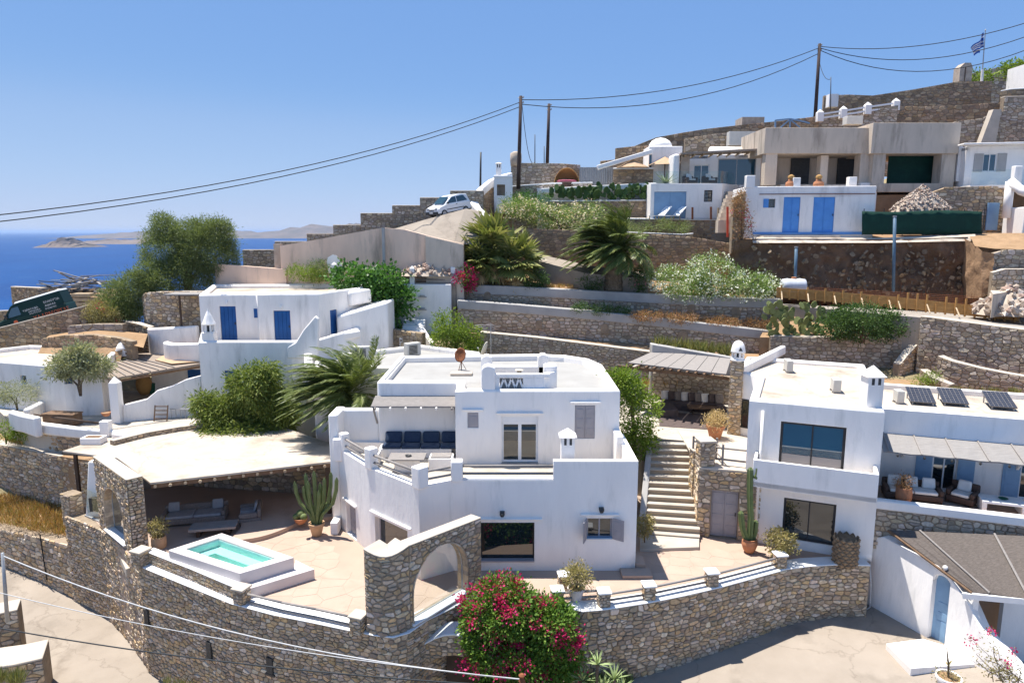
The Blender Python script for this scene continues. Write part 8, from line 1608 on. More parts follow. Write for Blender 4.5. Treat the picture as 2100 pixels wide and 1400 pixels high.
for x in (1.12, -1.12):
    for s in (1, -1): wheel(car, x, s*.72, .28, .29, .2)
vc = D(78, 652, 47.6); van = thing('delivery_van', 'dark green delivery van with white roof behind the sloping wall', 'van', tuple(vc)); fwd = Vector((-.93, -.20, -.29)).normalized(); lft = Vector((0, 0, 1)).cross(fwd).normalized(); upv = fwd.cross(lft); van.rotation_euler = Matrix((fwd, lft, upv)).transposed().to_euler()
van.location = D(84, 667, 47.8); van.scale = (.9, .9, .9)
car_body(van, [(-2.6, .25), (-2.65, 1.0), (-2.6, 1.1), (1.9, 1.15), (2.6, .95), (2.75, .7), (2.78, .25)], [(-2.6, 1.08), (-2.55, 2.12), (.75, 2.12), (1.05, 2.02), (1.95, 1.1)], 1.9, 'van_green', .1)
m = MB(); m.hexa([(-2.56, -.82, 2.09), (.8, -.82, 2.09), (.8, .82, 2.09), (-2.56, .82, 2.09), (-2.5, -.74, 2.22), (.7, -.74, 2.22), (.7, .74, 2.22), (-2.5, .74, 2.22)]); m.build('roof', 'car_white', van, bevel=.03, local=True)
m = MB(); m.add([(1.98, -.75, 1.17), (1.98, .75, 1.17), (1.12, .7, 2.02), (1.12, -.7, 2.02)], [(0, 1, 2, 3)]); m.build('windscreen', 'car_glass', van, local=True)
m = MB(); m.hexa([(1.95, -.85, 1.1), (2.78, -.85, .75), (2.78, .85, .75), (1.95, .85, 1.1), (1.95, -.85, 1.2), (2.7, -.85, .98), (2.7, .85, .98), (1.95, .85, 1.2)]); m.build('bonnet', 'leaf_agave', van, local=True)
for s in (1, -1):
    m = MB(); y = s*.945; q = [(1.6, y, 1.2), (1.02, y-s*.06, 1.85), (.55, y-s*.06, 1.85), (.55, y, 1.2)]; m.add(q, [(0, 1, 2, 3)]); m.build('side_window', 'window_blue', van, local=True); m = MB(); m.box(1.5, 1.62, s*1.08-.1, s*1.08+.1, 1.15, 1.5); m.build('mirror', 'metal_dark', van, bevel=.03, local=True)
for x in (1.75, -1.6):
    for s in (1, -1): wheel(van, x, s*.85, .33, .34, .22)
def lettering(parent, txt, size, mat, x, z, y, nm='lettering'):
    cu = bpy.data.curves.new(nm, 'FONT'); cu.body = txt; cu.size = size; cu.align_x = 'LEFT'; t = bpy.data.objects.new(nm, cu); COL.objects.link(t); me = bpy.data.meshes.new_from_object(t); bpy.data.objects.remove(t); me.materials.append(MATS[mat])
    o = link(nm, me, parent, local=True); o.rotation_euler = (pi/2, 0, pi); o.location = (x, y, z); return o
for txt, sz, mt, x, z in (('ΥΔΑΡΗ', .42, 'orange_print', -.15, .50), ('ΔΕΩΡΓΑΣ', .34, 'orange_print', -1.25, .55), ('ΥΔΡΑΥΛΙΚΑ', .2, 'line_white', .35, 1.32), ('ΘΕΡΜΑΝΣΗ', .15, 'line_white', .0, 1.15), ('ΑΠΟΧΕΤΕΥΣΗ', .13, 'line_white', .0, 1.0), ('ΕΛΑΙΟΥΣΙΑ', .22, 'line_white', -1.25, 1.5), ('ΑΙΔΙΛΑΑ', .2, 'line_white', -1.25, 1.24), ('ΕΠΙΣΚΕΥΕΣ', .15, 'line_white', -1.2, 1.02)): lettering(van, txt, sz, mt, x, z, .965)
m = MB(); m.tube([(1.1, .95, .75), (1.1, .965, .75)], .16, 14); m.build('round_badge', 'orange_print', van, local=True)
def pole(label, bx, by, tx, ty, y, r, name='utility_pole', mat='pole_wood', arms=True):
    a, b = D(bx, by, y), D(tx, ty, y); a = Vector((a.x, y, a.z)); b = Vector((b.x, y, b.z)); o = thing(name, label, 'pole', tuple(a)); m = MB(); m.tube([a-Vector((0, 0, .5)), b], [r, r*.75], 10); m.build('shaft', mat, o, smooth=True)
    if arms:
        for dz in (.15, .55): m = MB(); m.tube([b+Vector((-.22, 0, -dz)), b+Vector((.22, 0, -dz))], .03, 6); m.lathe([(.05, 0), (.06, .08), (.03, .14)], tuple(b+Vector((.2, 0, -dz))), 8); m.build('insulator', 'metal_grey', o)
    return b
t1 = pole('tall dark utility pole behind the crescent wall', 1063, 375, 1068, 197, 57.8, .17); t2 = pole('second dark utility pole right of the tall one', 1122, 334, 1126, 213, 66, .17); t3 = pole('highest utility pole beside the white fence on the hill', 1672, 238, 1681, 90, 68, .18)
pole('short grey pole left of the crescent wall', 985, 378, 986, 312, 58, .09, arms=False, mat='metal_dark', name='lamp_pole')
for bx, ty, lb in ((1097, 276, 'thin metal rod between the two utility poles'), (1116, 300, 'shortest thin metal rod near the second pole'), (1704, 158, 'thin metal rod on the hilltop wall')): pole(lb, bx, ty+56, bx, ty, 64, .045, arms=False, mat='metal_dark', name='metal_rod')
pole('grey metal post on the wall stub at the lower left', 12, 1248, 5, 1133, 23.2, .07, arms=False, mat='metal_grey', name='metal_post')
def wire(label, a, b, sag, r=.035, mat='cable', n=16, cat='cable'):
    a, b = Vector(a), Vector(b); m = MB(); m.tube([a.lerp(b, k/n)-Vector((0, 0, sag*4*(k/n)*(1-k/n))) for k in range(n+1)], r, 5, cap=False); return tag(m.build('power_cable', mat, None, smooth=True), label, cat)
wl1, wl2 = D(-60, 447, 34), D(-60, 461, 34)
wire('upper power cable from the left border to the tall pole', wl1, t1-Vector((.1, 0, .5)), 1.15, .03); wire('lower power cable from the left border to the tall pole', wl2, t1-Vector((.1, 0, .85)), 1.15, .03)
wire('upper cable between the tall pole and the hilltop pole', t1-Vector((-.1, 0, .3)), t3-Vector((.1, 0, .4)), 1.3); wire('lower cable between the tall pole and the hilltop pole', t1-Vector((-.1, 0, .65)), t3-Vector((.1, 0, .9)), 1.9)
wire('top cable from the hilltop pole to the right border', t3-Vector((-.1, 0, .25)), D(2180, 22, 60), 1.2); wire('middle cable from the hilltop pole to the right border', t3-Vector((-.1, 0, .4)), D(2180, 45, 60), 1.9); wire('bottom cable from the hilltop pole to the right border', t3-Vector((-.1, 0, .6)), D(2180, 70, 60), 2.4)
wire('loose cable hanging down from the tall pole', t1-Vector((-.1, 0, .6)), D(1097, 332, 62), 1.6, .025); wire('loose cable from the hilltop pole to the metal rod', t3-Vector((-.05, 0, 1.5)), D(1704, 162, 64), .6, .025)
e1 = D(1070, 1392, 17); wire('pale thick cable crossing the lower left of the picture', D(8, 1140, 23.1), e1, .75, .022, 'cable_pale'); wire('thin pale cable below the thick one', D(-40, 1205, 22), e1, .35, .014, 'cable_pale'); wire('dark cable low across the tall stone wall', D(-40, 1280, 21), D(1080, 1408, 16.5), .3, .022)
o = thing('cable_anchor', 'grey cable anchor knob at the bottom edge', 'anchor', tuple(e1)); m = MB(); m.lathe([(.06, -.15), (.09, -.05), (.06, .05), (.09, .12), (.05, .16)], tuple(e1), 10); m.build('insulator', 'rust', o); m = MB(); m.tube([e1+Vector((.0, 0, -4)), e1+Vector((0, 0, -.1))], .04, 6); m.build('stay', 'metal_grey', o)
wire('black hose looping down the lane wall', D(82, 1095, 31), D(96, 1188, 31), .0, .03, 'rubber');
stone_wall('long dry-stone wall on the skyline below the flag', [wp(1690, 196, 72, 20), wp(1740, 194, 71.5, 20), wp(1790, 196, 71, 20), wp(1870, 184, 70, 20), wp(1960, 168, 69, 20), wp(2036, 166, 68.5, 20)], .5, .6, 40, BROWN_TONES, joint=.014)
stone_wall('second hilltop stone wall under the skyline wall', [wp(1838, 218, 66.5, 18), wp(1930, 218, 66, 18), wp(2055, 210, 65.4, 18)], .5, .6, 30, BROWN_TONES)
stone_wall('lighter hilltop stone wall carrying the white fence', [wp(1668, 240, 65.2, 18), wp(1760, 228, 64.6, 18), wp(1842, 216, 64, 18)], .45, .6, 30, GREY_TONES)
stone_wall('sloping hillside stone wall behind the concrete building', [wp(1955, 250, 62, 15), wp(2010, 243, 61.5, 15), wp(2066, 225, 61, 15)], .5, .6, 20, GREY_TONES)
stone_wall('stone wall tiers at the upper right edge, upper tier', [wp(2052, 188, 66, 18), wp(2075, 184, 65.5, 18), wp(2160, 180, 65, 18)], .5, .6, 16, BROWN_TONES, cap=.1, capm='coping_white'); stone_wall('stone wall tiers at the upper right edge, lower tier', [wp(2060, 200, 64, 16), wp(2160, 198, 63.5, 16)], .5, .6, 16, GREY_TONES, cap=.1)
m = MB(); a, b = D(2012, 282, 60.5), D(2044, 224, 60.5); m.hexa([(a.x-.2, 60.4, a.z-1), (a.x+1.2, 60.4, a.z-1), (a.x+1.2, 61, a.z-1), (a.x-.2, 61, a.z-1), (b.x-.2, 60.6, b.z), (b.x+.5, 60.6, b.z), (b.x+.5, 61.2, b.z), (b.x-.2, 61.2, b.z)]); tag(m.build('slanting_wall', 'coping', None), 'pale slanting concrete wall behind the right edge house', 'wall')
k = MB(); k.prism([(X(1950, 62, 260), 61.8), (X(2200, 58, 260), 58), (60, 70), (38, 70)], 10, [19.5, 19.3, 23, 22]); struct('slope', k, 'soil')
stone_wall('rough ridge wall above the modern house', [wp(1300, 300, 66, 15), wp(1345, 282, 66, 15), wp(1400, 272, 65.6, 15), wp(1450, 264, 65.2, 15), wp(1530, 255, 65, 15), wp(1600, 248, 64.8, 15), wp(1680, 238, 64.6, 15)], .5, .6, 40, BROWN_TONES)
stone_wall('stone retaining wall behind the barrel vault', [wp(1405, 284, 62, 14), wp(1470, 274, 61.8, 14), wp(1570, 268, 61.6, 14)], .45, .5, 30, STONE_TONES)
stone_wall('square stone wall left of the domed block', [wp(1262, 304, 61, 14), wp(1300, 300, 60.8, 14), wp(1335, 298, 60.6, 14)], .45, .5, 30, BROWN_TONES); stone_wall('small stone wall piece below the stair parapet', [wp(1232, 330, 60, 14), wp(1265, 327, 60, 14)], .4, .4, 12, BROWN_TONES)
stone_wall('stone wall under the tan parasols', [wp(1258, 347, 58, 14), wp(1340, 347, 57.6, 14)], .4, .4, 24, BROWN_TONES, cap=.12, capm='coping_white', over=.08)
m = MB(); a, b = D(1522, 248, 66), D(1568, 240, 66); m.box(a.x, b.x, 66, 68, a.z-1, b.z); tag(m.build('stone_hut', 'rubble', None), 'flat stone hut on the ridge beside the blue arch frame', 'hut')
o = thing('blue_arch_frame', 'pale blue arched truss frame on the ridge', 'frame', tuple(D(1625, 255, 64)));
pts = [D(a, b, 64) for a, b in ((1590, 262), (1590, 247), (1620, 244), (1650, 250), (1660, 253))]
for p, q in zip(pts, pts[1:]): m = MB(); m.beam(tuple(p), tuple(q), .12); m.build('bar', 'pale_blue', o)
for a_ in (1605, 1620, 1636): m = MB(); m.beam(tuple(D(1620, 245, 64)), tuple(D(a_+(a_-1620)*.3, 262, 64)), .1); m.build('strut', 'pale_blue', o)
o = thing('picket_rail', 'white posts with pale rails along the hilltop wall', 'fence', tuple(D(1760, 228, 64.2)))
fps = [(1682, 231), (1730, 224), (1780, 216), (1838, 208)]
for px, py in fps: p = D(px, py, 64.3); m = MB(); m.box(p.x-.27, p.x+.27, 64.1, 64.6, p.z-.8, p.z); m.add([(p.x-.27, 64.1, p.z), (p.x+.27, 64.1, p.z), (p.x+.27, 64.6, p.z), (p.x-.27, 64.6, p.z), (p.x, 64.35, p.z+.3)], [(0, 1, 4), (1, 2, 4), (2, 3, 4), (3, 0, 4)]); m.build('post', 'plaster', o)
for (a, b), (c, d) in zip(fps, fps[1:]):
    for dz in (-.15, -.5): m = MB(); m.beam(tuple(D(a, b, 64.3)+Vector((0, 0, dz))), tuple(D(c, d, 64.3)+Vector((0, 0, dz))), .08, .14); m.build('rail', 'frame_white', o)
m = MB(); p = D(1705, 208, 70); m.box(p.x-.45, p.x+.45, 69.5, 70.2, p.z-.6, p.z+.6); tag(m.build('white_block', 'plaster', None), 'white block against the skyline wall', 'block')
m = MB(); p = D(1750, 246, 58); m.box(p.x-.7, p.x+.6, 57.6, 58.4, p.z-.4, p.z+.25); tag(m.build('air_conditioner', 'ac_beige', None, bevel=.03), 'white air unit on the concrete roof', 'air conditioner')
o = thing('bell_arch', 'stone bell arch standing on the skyline wall', 'arch', tuple(D(1978, 165, 69.5))); a, b = D(1964, 168, 69.5), D(1993, 130, 69.5); m = MB(); m.box(a.x, a.x+.45, 69.3, 70.3, a.z, b.z-.4); m.box(b.x-.6, b.x, 69.3, 70.3, a.z, b.z-.4); m.build('pier', 'rubble', o); m = MB(); m.hexa([(a.x, 69.3, b.z-.4), (b.x, 69.3, b.z-.4), (b.x, 70.3, b.z-.4), (a.x, 70.3, b.z-.4), (a.x+.4, 69.3, b.z), (b.x-.2, 69.3, b.z), (b.x-.2, 70.3, b.z), (a.x+.4, 70.3, b.z)]); m.build('gable', 'rubble', o)
fpb, fpt = D(2013, 170, 69), D(2021, 62, 69); fo = thing('flagpole', 'slim white flagpole on the hilltop', 'flagpole', tuple(fpb)); m = MB(); m.tube([fpb, fpb.lerp(fpt, .25)], .12, 8); m.build('base', 'plaster', fo); m = MB(); m.tube([fpb, fpt], [.06, .035], 8); m.build('mast', 'metal_grey', fo); m = MB(); m.lathe([(.02, -.08), (.08, 0), (.02, .08)], tuple(fpt), 8); m.build('finial', 'metal_grey', fo)
fl = thing('flag', 'blue and white striped flag with a cross blowing on the hilltop', 'flag', tuple(fpt)); hoist = 1.4; fly = 2.1
def fp(a, b): # a along the fly, b up the hoist
    s = fpt+Vector((0, 0, -.15-hoist*(1-b))); return s+Vector((-fly*.52*a, .25*sin(a*7+b), -fly*.62*a+.1*sin(a*9)+.12*sin(b*5)*a))+Vector((.35*a*(1-b), 0, .5*a*(1-b)))
for k in range(9):
    m = MB(); vs = []
    for i in range(13):
        a = i/12
        for b in (k/9, (k+1)/9): vs.append(tuple(fp(a, b)))
    white = (k % 2 == 1); i0 = 5 if k >= 4 else 0
    m.add(vs, [(2*i, 2*i+2, 2*i+3, 2*i+1) for i in range(i0, 12)]); m.build('stripe', 'line_white' if white else 'flag_blue', fl)
for (a0, a1, b0, b1, mt) in ((0, 5/12, 4/9, 1, 'flag_blue'),):
    m = MB(); vs = [tuple(fp(a0+(a1-a0)*i/5, b0+(b1-b0)*j/5)) for i in range(6) for j in range(6)]; m.add(vs, [(i*6+j, (i+1)*6+j, (i+1)*6+j+1, i*6+j+1) for i in range(5) for j in range(5) if i != 2 and j != 2]); m.build('canton', mt, fl); m = MB(); m.add(vs, [(i*6+j, (i+1)*6+j, (i+1)*6+j+1, i*6+j+1) for i in range(5) for j in range(5) if i == 2 or j == 2]); m.build('cross', 'line_white', fl)
stone_wall('distant hilltop boundary wall right of the flag', [wp(1995, 150, 78, 20), wp(2060, 135, 77, 20), wp(2160, 118, 76, 20)], .5, .5, 0, GREY_TONES)
m = MB(); p = D(2085, 150, 68); m.box(p.x+1.2, p.x+4, 68, 71, p.z-2, D(2085, 128, 68).z); tag(m.build('white_hut', 'plaster', None), 'corner of a white building at the upper right border', 'building')
# ================================================================ VEGETATION
def pb(label, name, px, py, y, mat, lobes, leaf=.12, aspect=.4, dens=1.0, spread=None, per=26, cat='bush', extra=None, trunk=None, droop=0, group=None, surf=.72, depth=.8, nz=None):
    """Plant rooted at pixel (px, py), distance y; lobes as seen: (x, y, half width, half height)."""
    base = D(px, py, y); k = y/1383.; L = []; ar = 0
    for a, b, rx, ry in lobes:
        c = D(a, b, y); L.append(((c.x-base.x, random.uniform(-.2, .2)*rx*k, c.z-base.z), (rx*k, rx*k*depth, ry*k))); ar += rx*ry*k*k
    sp = spread or .045*y/10; sp = min(sp, .22); n = int(dens*16*ar/(sp*sp*6))
    if trunk is None: trunk = limbs(base, [(l[0][0]*.8, l[0][1]*.8, max(.2, l[0][2]), 1) for l in L], max(.03, .05*sqrt(ar)))
    return bush(label, name, tuple(base), L, mat, max(12, n), per, sp, leaf, aspect, cat, trunk, group, droop, surf, extra)
pb('big feathery tamarisk tree on the left skyline', 'tamarisk_tree', 385, 600, 49, 'leaf_tamarisk', [(345, 515, 52, 52), (425, 515, 55, 48), (340, 470, 30, 26), (440, 485, 38, 34), (385, 560, 60, 45), (395, 480, 40, 26), (470, 520, 18, 35), (333, 452, 14, 12), (452, 462, 18, 15), (412, 455, 10, 8)], .16, .24, 1.3, .17, 44, 'tree')
pb('feathery green shrub mass left of the big tamarisk', 'tamarisk_shrub', 255, 660, 47, 'leaf_tamarisk', [(275, 600, 36, 42), (235, 612, 30, 34), (250, 642, 46, 28), (300, 570, 24, 34), (320, 590, 30, 30)], .16, .26, 1.6, .17, 40)
pb('dark shrub with a few pink blossoms behind the van', 'flowering_shrub', 205, 668, 45.5, 'leaf_mixed', [(200, 640, 26, 24), (225, 650, 20, 18)], .13, .35, 1, .13, 26, extra=[('blossoms', 'petal_magenta', 8, 8, .08, .12, .7)])
pb('glossy green fig tree behind the blue-door house', 'fig_tree', 770, 665, 44.6, 'leaf_fig', [(720, 570, 45, 24), (780, 580, 45, 30), (812, 615, 32, 40), (770, 615, 40, 40), (812, 655, 16, 22)], .26, .7, .7, .2, 18, 'tree')
pb('low mixed shrubs in front of the rendered wall', 'shrub', 640, 575, 46.6, 'leaf_bright', [(605, 560, 16, 15), (640, 563, 26, 14)], .14, .3, .9, .13)
pb('grey-green shrub beside the white wall patch', 'shrub', 655, 575, 46.9, 'leaf_tamarisk', [(655, 552, 24, 18)], .14, .25, .9, .13)
pb('bright green rounded bush below the white retaining wall', 'bush', 935, 715, 42, 'leaf_bright', [(925, 670, 36, 30), (960, 690, 30, 26), (910, 695, 26, 22), (950, 712, 36, 16)], .16, .4, .8, .15, 24)
pb('dense green pittosporum tree by the stair foot', 'evergreen_tree', 1300, 935, 31.5, 'leaf_bright', [(1290, 800, 38, 42), (1310, 850, 44, 52), (1275, 780, 28, 26), (1305, 905, 38, 36)], .15, .42, .8, .14, 26, 'tree', depth=1)
pb('bushy pepper tree overhanging the canopy roof', 'pepper_tree', 520, 895, 35.2, 'leaf_pepper', [(520, 800, 55, 50), (560, 850, 50, 45), (460, 850, 50, 38), (500, 880, 80, 26), (545, 765, 26, 22), (425, 830, 26, 26)], .22, .26, 1.5, .15, 34, 'tree', droop=1.2)
pb('thin grey-green shrub between pepper tree and palm', 'shrub', 605, 860, 35.6, 'leaf_tamarisk', [(600, 815, 26, 34)], .15, .2, .7, .14)
palm('wind-swept date palm in front of the rear wing', tuple(D(718, 925, 33.4)), 2.9, (-.2, 0), 120, 3.4, (-1.15, -.1), 'leaf_palm', .3, seed=3, drop=.8, n=30, leaflen=.62)
palm('wind-swept date palm with thick trunk on the garden terrace', tuple(D(1258, 596, 46.6)), 2.7, (-.1, 0), 120, 3.7, (-1.0, 0), 'leaf_palm', .55, seed=5, drop=.85, n=30, leaflen=.75)
fan_palm('tallest fan palm of the clump left of the date palm', tuple(D(1010, 590, 48.4)), 2.9, 64, 1.75, 1, (-.25, 0), dead=22); fan_palm('lower fan palm on the right of the clump', tuple(D(1058, 590, 47.6)), 2.0, 54, 1.5, 2, (-.2, 0), dead=18); fan_palm('small fan palm behind the pink bougainvillea', tuple(D(985, 585, 48)), 1.9, 44, 1.4, 4, (-.25, 0), dead=12)
pb('small magenta bougainvillea hanging over the white post', 'bougainvillea', 952, 590, 46.2, 'leaf_bougain', [(952, 566, 20, 20), (962, 585, 12, 14)], .14, .5, .5, .12, 18, extra=[('blossoms', 'petal_magenta', 60, 14, .12, .14, .8)])
pb('large white-flowering oleander spilling over the terrace wall', 'oleander', 1460, 612, 45.2, 'leaf_oleander', [(1400, 575, 60, 32), (1460, 560, 50, 40), (1520, 585, 60, 28), (1420, 600, 60, 16), (1565, 590, 32, 22)], .17, .25, .8, .16, 24, extra=[('blossoms', 'petal_white', 420, 9, .13, .13, .8)])
pb('cream-flowering oleander hedge below the prickly pears', 'oleander', 1150, 470, 53.4, 'leaf_oleander', [(1075, 430, 48, 18), (1130, 445, 50, 22), (1195, 440, 46, 24), (1060, 420, 34, 14)], .17, .25, .8, .16, 24, extra=[('blossoms', 'petal_cream', 260, 8, .13, .14, .8)])
pb('low green hedge patch behind the crescent wall', 'shrub', 1090, 425, 56, 'leaf_fig', [(1090, 408, 40, 13), (1060, 415, 24, 10)], .16, .3, .8, .15)
pb('dark green dome-shaped mastic bush by the formwork', 'bush', 1770, 697, 40.4, 'leaf_dark', [(1770, 660, 70, 38), (1720, 670, 42, 26), (1820, 668, 40, 28)], .13, .5, .9, .14, 26, depth=.7)
pb('dark shrub between date palm and oleander', 'shrub', 1310, 600, 46.4, 'leaf_dark', [(1312, 570, 24, 26)], .13, .4, .8, .13, extra=[('blossoms', 'petal_pink', 10, 6, .08, .1, .8)])
pb('dark rounded shrub left of the thick palm trunk', 'shrub', 1213, 596, 46.9, 'leaf_dark', [(1213, 580, 26, 15)], .13, .4, .8, .13); pb('low green shrub under the fan palms', 'shrub', 1095, 588, 47, 'leaf_dark', [(1095, 572, 28, 18)], .14, .4, .8, .13)
pb('large bougainvillea covered in magenta blossom beside the gate', 'bougainvillea', 1060, 1420, 21.2, 'leaf_bougain', [(1030, 1250, 85, 55), (1110, 1270, 70, 55), (1050, 1330, 95, 80), (1140, 1340, 60, 70), (990, 1300, 45, 60), (1060, 1390, 90, 40), (1030, 1215, 50, 26)], .12, .6, 1.1, .11, 26, extra=[('blossoms', 'petal_magenta', 140, 72, .12, .085, .85)])
pb('sunlit lavender and grey shrubs below the sunloungers', 'shrub', 1345, 478, 52.4, 'leaf_tamarisk', [(1300, 465, 22, 10), (1350, 463, 30, 12), (1395, 466, 22, 10)], .14, .25, .9, .13)
pb('olive tree in front of the low white house', 'olive_tree', 165, 806, 36.6, 'leaf_olive', [(150, 745, 42, 26), (185, 755, 40, 22), (120, 760, 24, 16), (165, 725, 26, 16)], .2, .28, 1.1, .14, 28, 'tree')
pb('grey olive bush at the left border of the patio', 'olive_bush', 35, 835, 37, 'leaf_olive', [(38, 806, 34, 24), (5, 806, 20, 20)], .14, .2, .8, .13)
pb('rounded leafy shrub under the lower right window', 'shrub', 1603, 1142, 25.6, 'leaf_mixed', [(1603, 1112, 32, 28)], .09, .6, .9, .08, 22, depth=1); pb('yellow-green tuft below the solar panels', 'shrub', 1905, 790, 35.4, 'leaf_bright', [(1908, 775, 16, 12), (1885, 785, 16, 8)], .12, .25, .9, .1)
pb('pale flowering shrub at the bottom of the staircase', 'shrub', 1322, 1105, 26.6, 'leaf_mixed', [(1322, 1078, 16, 26)], .09, .5, .9, .08); pb('round green bush on the upper right skyline', 'bush', 2070, 165, 72, 'leaf_bright', [(2075, 145, 22, 16), (2015, 158, 20, 10)], .25, .5, .8, .2)
pb('climbing bougainvillea with bare stems on the stone stack', 'bougainvillea', 1520, 500, 46.9, 'leaf_rusty', [(1518, 420, 14, 30), (1530, 460, 12, 30), (1512, 480, 8, 20)], .14, .4, .45, .12, 18, extra=[('blossoms', 'petal_magenta', 8, 6, .08, .12, .8)])
pb('dry reddish succulents along the middle terrace', 'succulent_row', 1400, 655, 43.4, 'leaf_rusty', [(1330, 648, 34, 8), (1400, 652, 34, 8), (1480, 660, 40, 8), (1550, 665, 30, 9)], .14, .3, 1, .1)
pb('small green tufts along the middle terrace', 'shrub', 1220, 640, 44.2, 'leaf_dark', [(1190, 630, 14, 8), (1235, 633, 22, 10), (1275, 638, 16, 8)], .13, .3, .9, .1)
def tufts(label, px0, px1, py0, py1, y0, y1, n, h, mat, name='grass_clump', cat='grass'):
    P = []; A = []
    for k in range(n):
        a = random.random(); c = D(px0+(px1-px0)*a, py0+(py1-py0)*a, y0+(y1-y0)*a+random.uniform(0, .8))
        for _ in range(26): P.append((c.x+random.gauss(0, .06), c.y+random.gauss(0, .06), c.z-.05)); A.append((random.gauss(0, .3), random.gauss(0, .3), 1))
    o = leaves_mesh(name, mat, None, P, A, h*rng.uniform(.5, 1.15, len(P)), .06); tag(o, label, cat); o['kind'] = 'stuff'
tufts('upright pale grasses in the planter behind the pergola', 1340, 1510, 712, 732, 40.6, 39.8, 40, .9, 'grass_green'); tufts('dry grass under the pergola beam', 1290, 1480, 790, 795, 40, 39.4, 26, .6, 'grass_dry'); tufts('weeds along the grey wall foot', 1880, 2090, 800, 805, 33.4, 32, 26, .35, 'grass_green')
tufts('dry grass tufts beside the palm path', 1110, 1300, 588, 592, 47, 46.4, 30, .35, 'grass_dry'); tufts('grass at the foot of the tall stone wall', 330, 420, 1395, 1420, 23.4, 22.6, 14, .35, 'grass_green'); tufts('green weeds at the lower left corner', -10, 40, 1395, 1400, 19, 19, 22, .5, 'grass_green')
grass('dry_grass', 'dry grass strip between patio and high stone wall', [g2(20, 905, 1.5), g2(210, 935, 1.6), g2(215, 905, 1.9), g2(90, 885, 2.0), g2(10, 880, 1.8)], lambda x, y: 1.35, 5200, .5, 'grass_dry', wid=.02)
k = MB(); k.prism([g2(-60, 898, 1.3), g2(0, 912, 1.3), g2(140, 938, 1.5), g2(230, 950, 1.6), (-18, 36), (-30, 39)], -1, [1.3, 1.3, 1.5, 1.6, 1.7, 1.4]); struct('bank', k, 'soil')
pb('yellow-green shrub at the left border below the patio', 'shrub', 12, 905, 35.8, 'leaf_bright', [(12, 880, 26, 20), (40, 892, 18, 12)], .13, .25, .9, .12)
def prickly(label, px, py, y, w_, h, n, seed, mat='prickly'):
    R = random.Random(seed); b = D(px, py, y); o = thing('prickly_pear', label, 'prickly pear', tuple(b)); k = y/1383.
    for i in range(n):
        c = b+Vector((R.uniform(-1, 1)*w_*k, R.uniform(-.4, .4), R.random()*h*k)); s = R.uniform(.16, .27); d = Vector((R.gauss(0, .5), R.gauss(0, .3), 1)).normalized(); sd = d.cross(Vector((R.gauss(0, .5), 1, 0))).normalized(); nn = sd.cross(d)*s*.12; m = MB(); q = 10
        ring = [c+d*s*1.1*(1-cos(2*pi*j/q))+sd*s*.8*sin(2*pi*j/q) for j in range(q)]; m.add([p+nn for p in ring]+[p-nn for p in ring], [tuple(range(q)), tuple(range(2*q-1, q-1, -1))]+[(j, (j+1) % q, q+(j+1) % q, q+j) for j in range(q)]); m.build('pad', mat, o)
prickly('large prickly pear hanging over the rear stone wall', 1625, 700, 41.8, 55, 70, 90, 1); prickly('prickly pear row above the brown bed wall', 1270, 412, 56.2, 60, 26, 90, 2, 'leaf_dark'); prickly('prickly pear row nearer the day bed', 1175, 412, 56.6, 45, 20, 60, 3, 'leaf_dark'); prickly('small prickly pear under the oleander', 1525, 610, 44, 30, 26, 16, 4)
c = G(1536, 1132, 0); o = thing('potted_cactus', 'tall columnar cactus in a ribbed terracotta pot by the lilac door', 'potted cactus', tuple(c)); pot(o, tuple(c), .31, .6, 'round', 'terracotta', True)
for pts in ([(0, 0, .5), (0, 0, 1.5), (-.1, 0, 2.6), (-.14, 0, 3.55), (-.14, 0, 3.65)], [(-.1, 0, .5), (-.32, 0, 1.1), (-.42, 0, 1.7), (-.42, 0, 1.8)], [(.1, .05, .5), (.2, .05, .9), (.22, .05, 1.3), (.22, .05, 1.38)], [(.02, 0, 3.2), (.1, 0, 3.35), (.12, 0, 3.6), (.12, 0, 3.66)]): m = MB(); ribbed(m, [(c.x+a, c.y+b, d) for a, b, d in pts], .13); m.build('stem', 'cactus', o)
c = G(1181, 1232, 0); potted_bush('round golden shrub in a pale pot at the front terrace edge', tuple(c), .3, .52, [((0, 0, .98), (.48, .45, .42))], 'leaf_mixed', 'tall', 'pool_plaster', 70, 26, .1, .09)
c = G(1466, 900, PZ); potted_bush('pale shrub in a terracotta pot at the top of the stairs', tuple(c), .42, .7, [((0, 0, 1.0), (.55, .5, .38))], 'leaf_dry', 'tall', 'terracotta', 60, 26, .1, .09)
c = G(1083, 925, FL); potted_bush('small red pot with a plant on the balcony by the chimney', tuple(G(1183, 940, FL)), .14, .25, [((0, 0, .32), (.14, .14, .1))], 'leaf_dark', 'tall', 'terracotta', 8, 8, .04, .07)
st_ = thing('palm_stump', 'cut-off palm trunk with diamond leaf scars under the window', 'stump', tuple(G(1732, 1154, 0))); c = st_.location; m = MB(); m.lathe([(.42, -.05), (.45, .5), (.42, 1.05), (.3, 1.1)], tuple(c), 16); m.build('core', 'palm_bark', st_)
for r_ in range(9):
    for k in range(11): t_ = 2*pi*(k+.5*(r_ % 2))/11; z = .05+.125*r_; p = Vector((c.x+.43*cos(t_), c.y+.43*sin(t_), c.z+z)); d = Vector((cos(t_), sin(t_), 0)); s = Vector((-sin(t_), cos(t_), 0)); m = MB(); m.add([p-s*.12, p+Vector((0, 0, -.1)), p+s*.12, p+Vector((0, 0, .12)), p+d*.085+Vector((0, 0, .05))], [(0, 1, 4), (1, 2, 4), (2, 3, 4), (3, 0, 4)]); m.build('leaf_scar', 'palm_scale', st_)
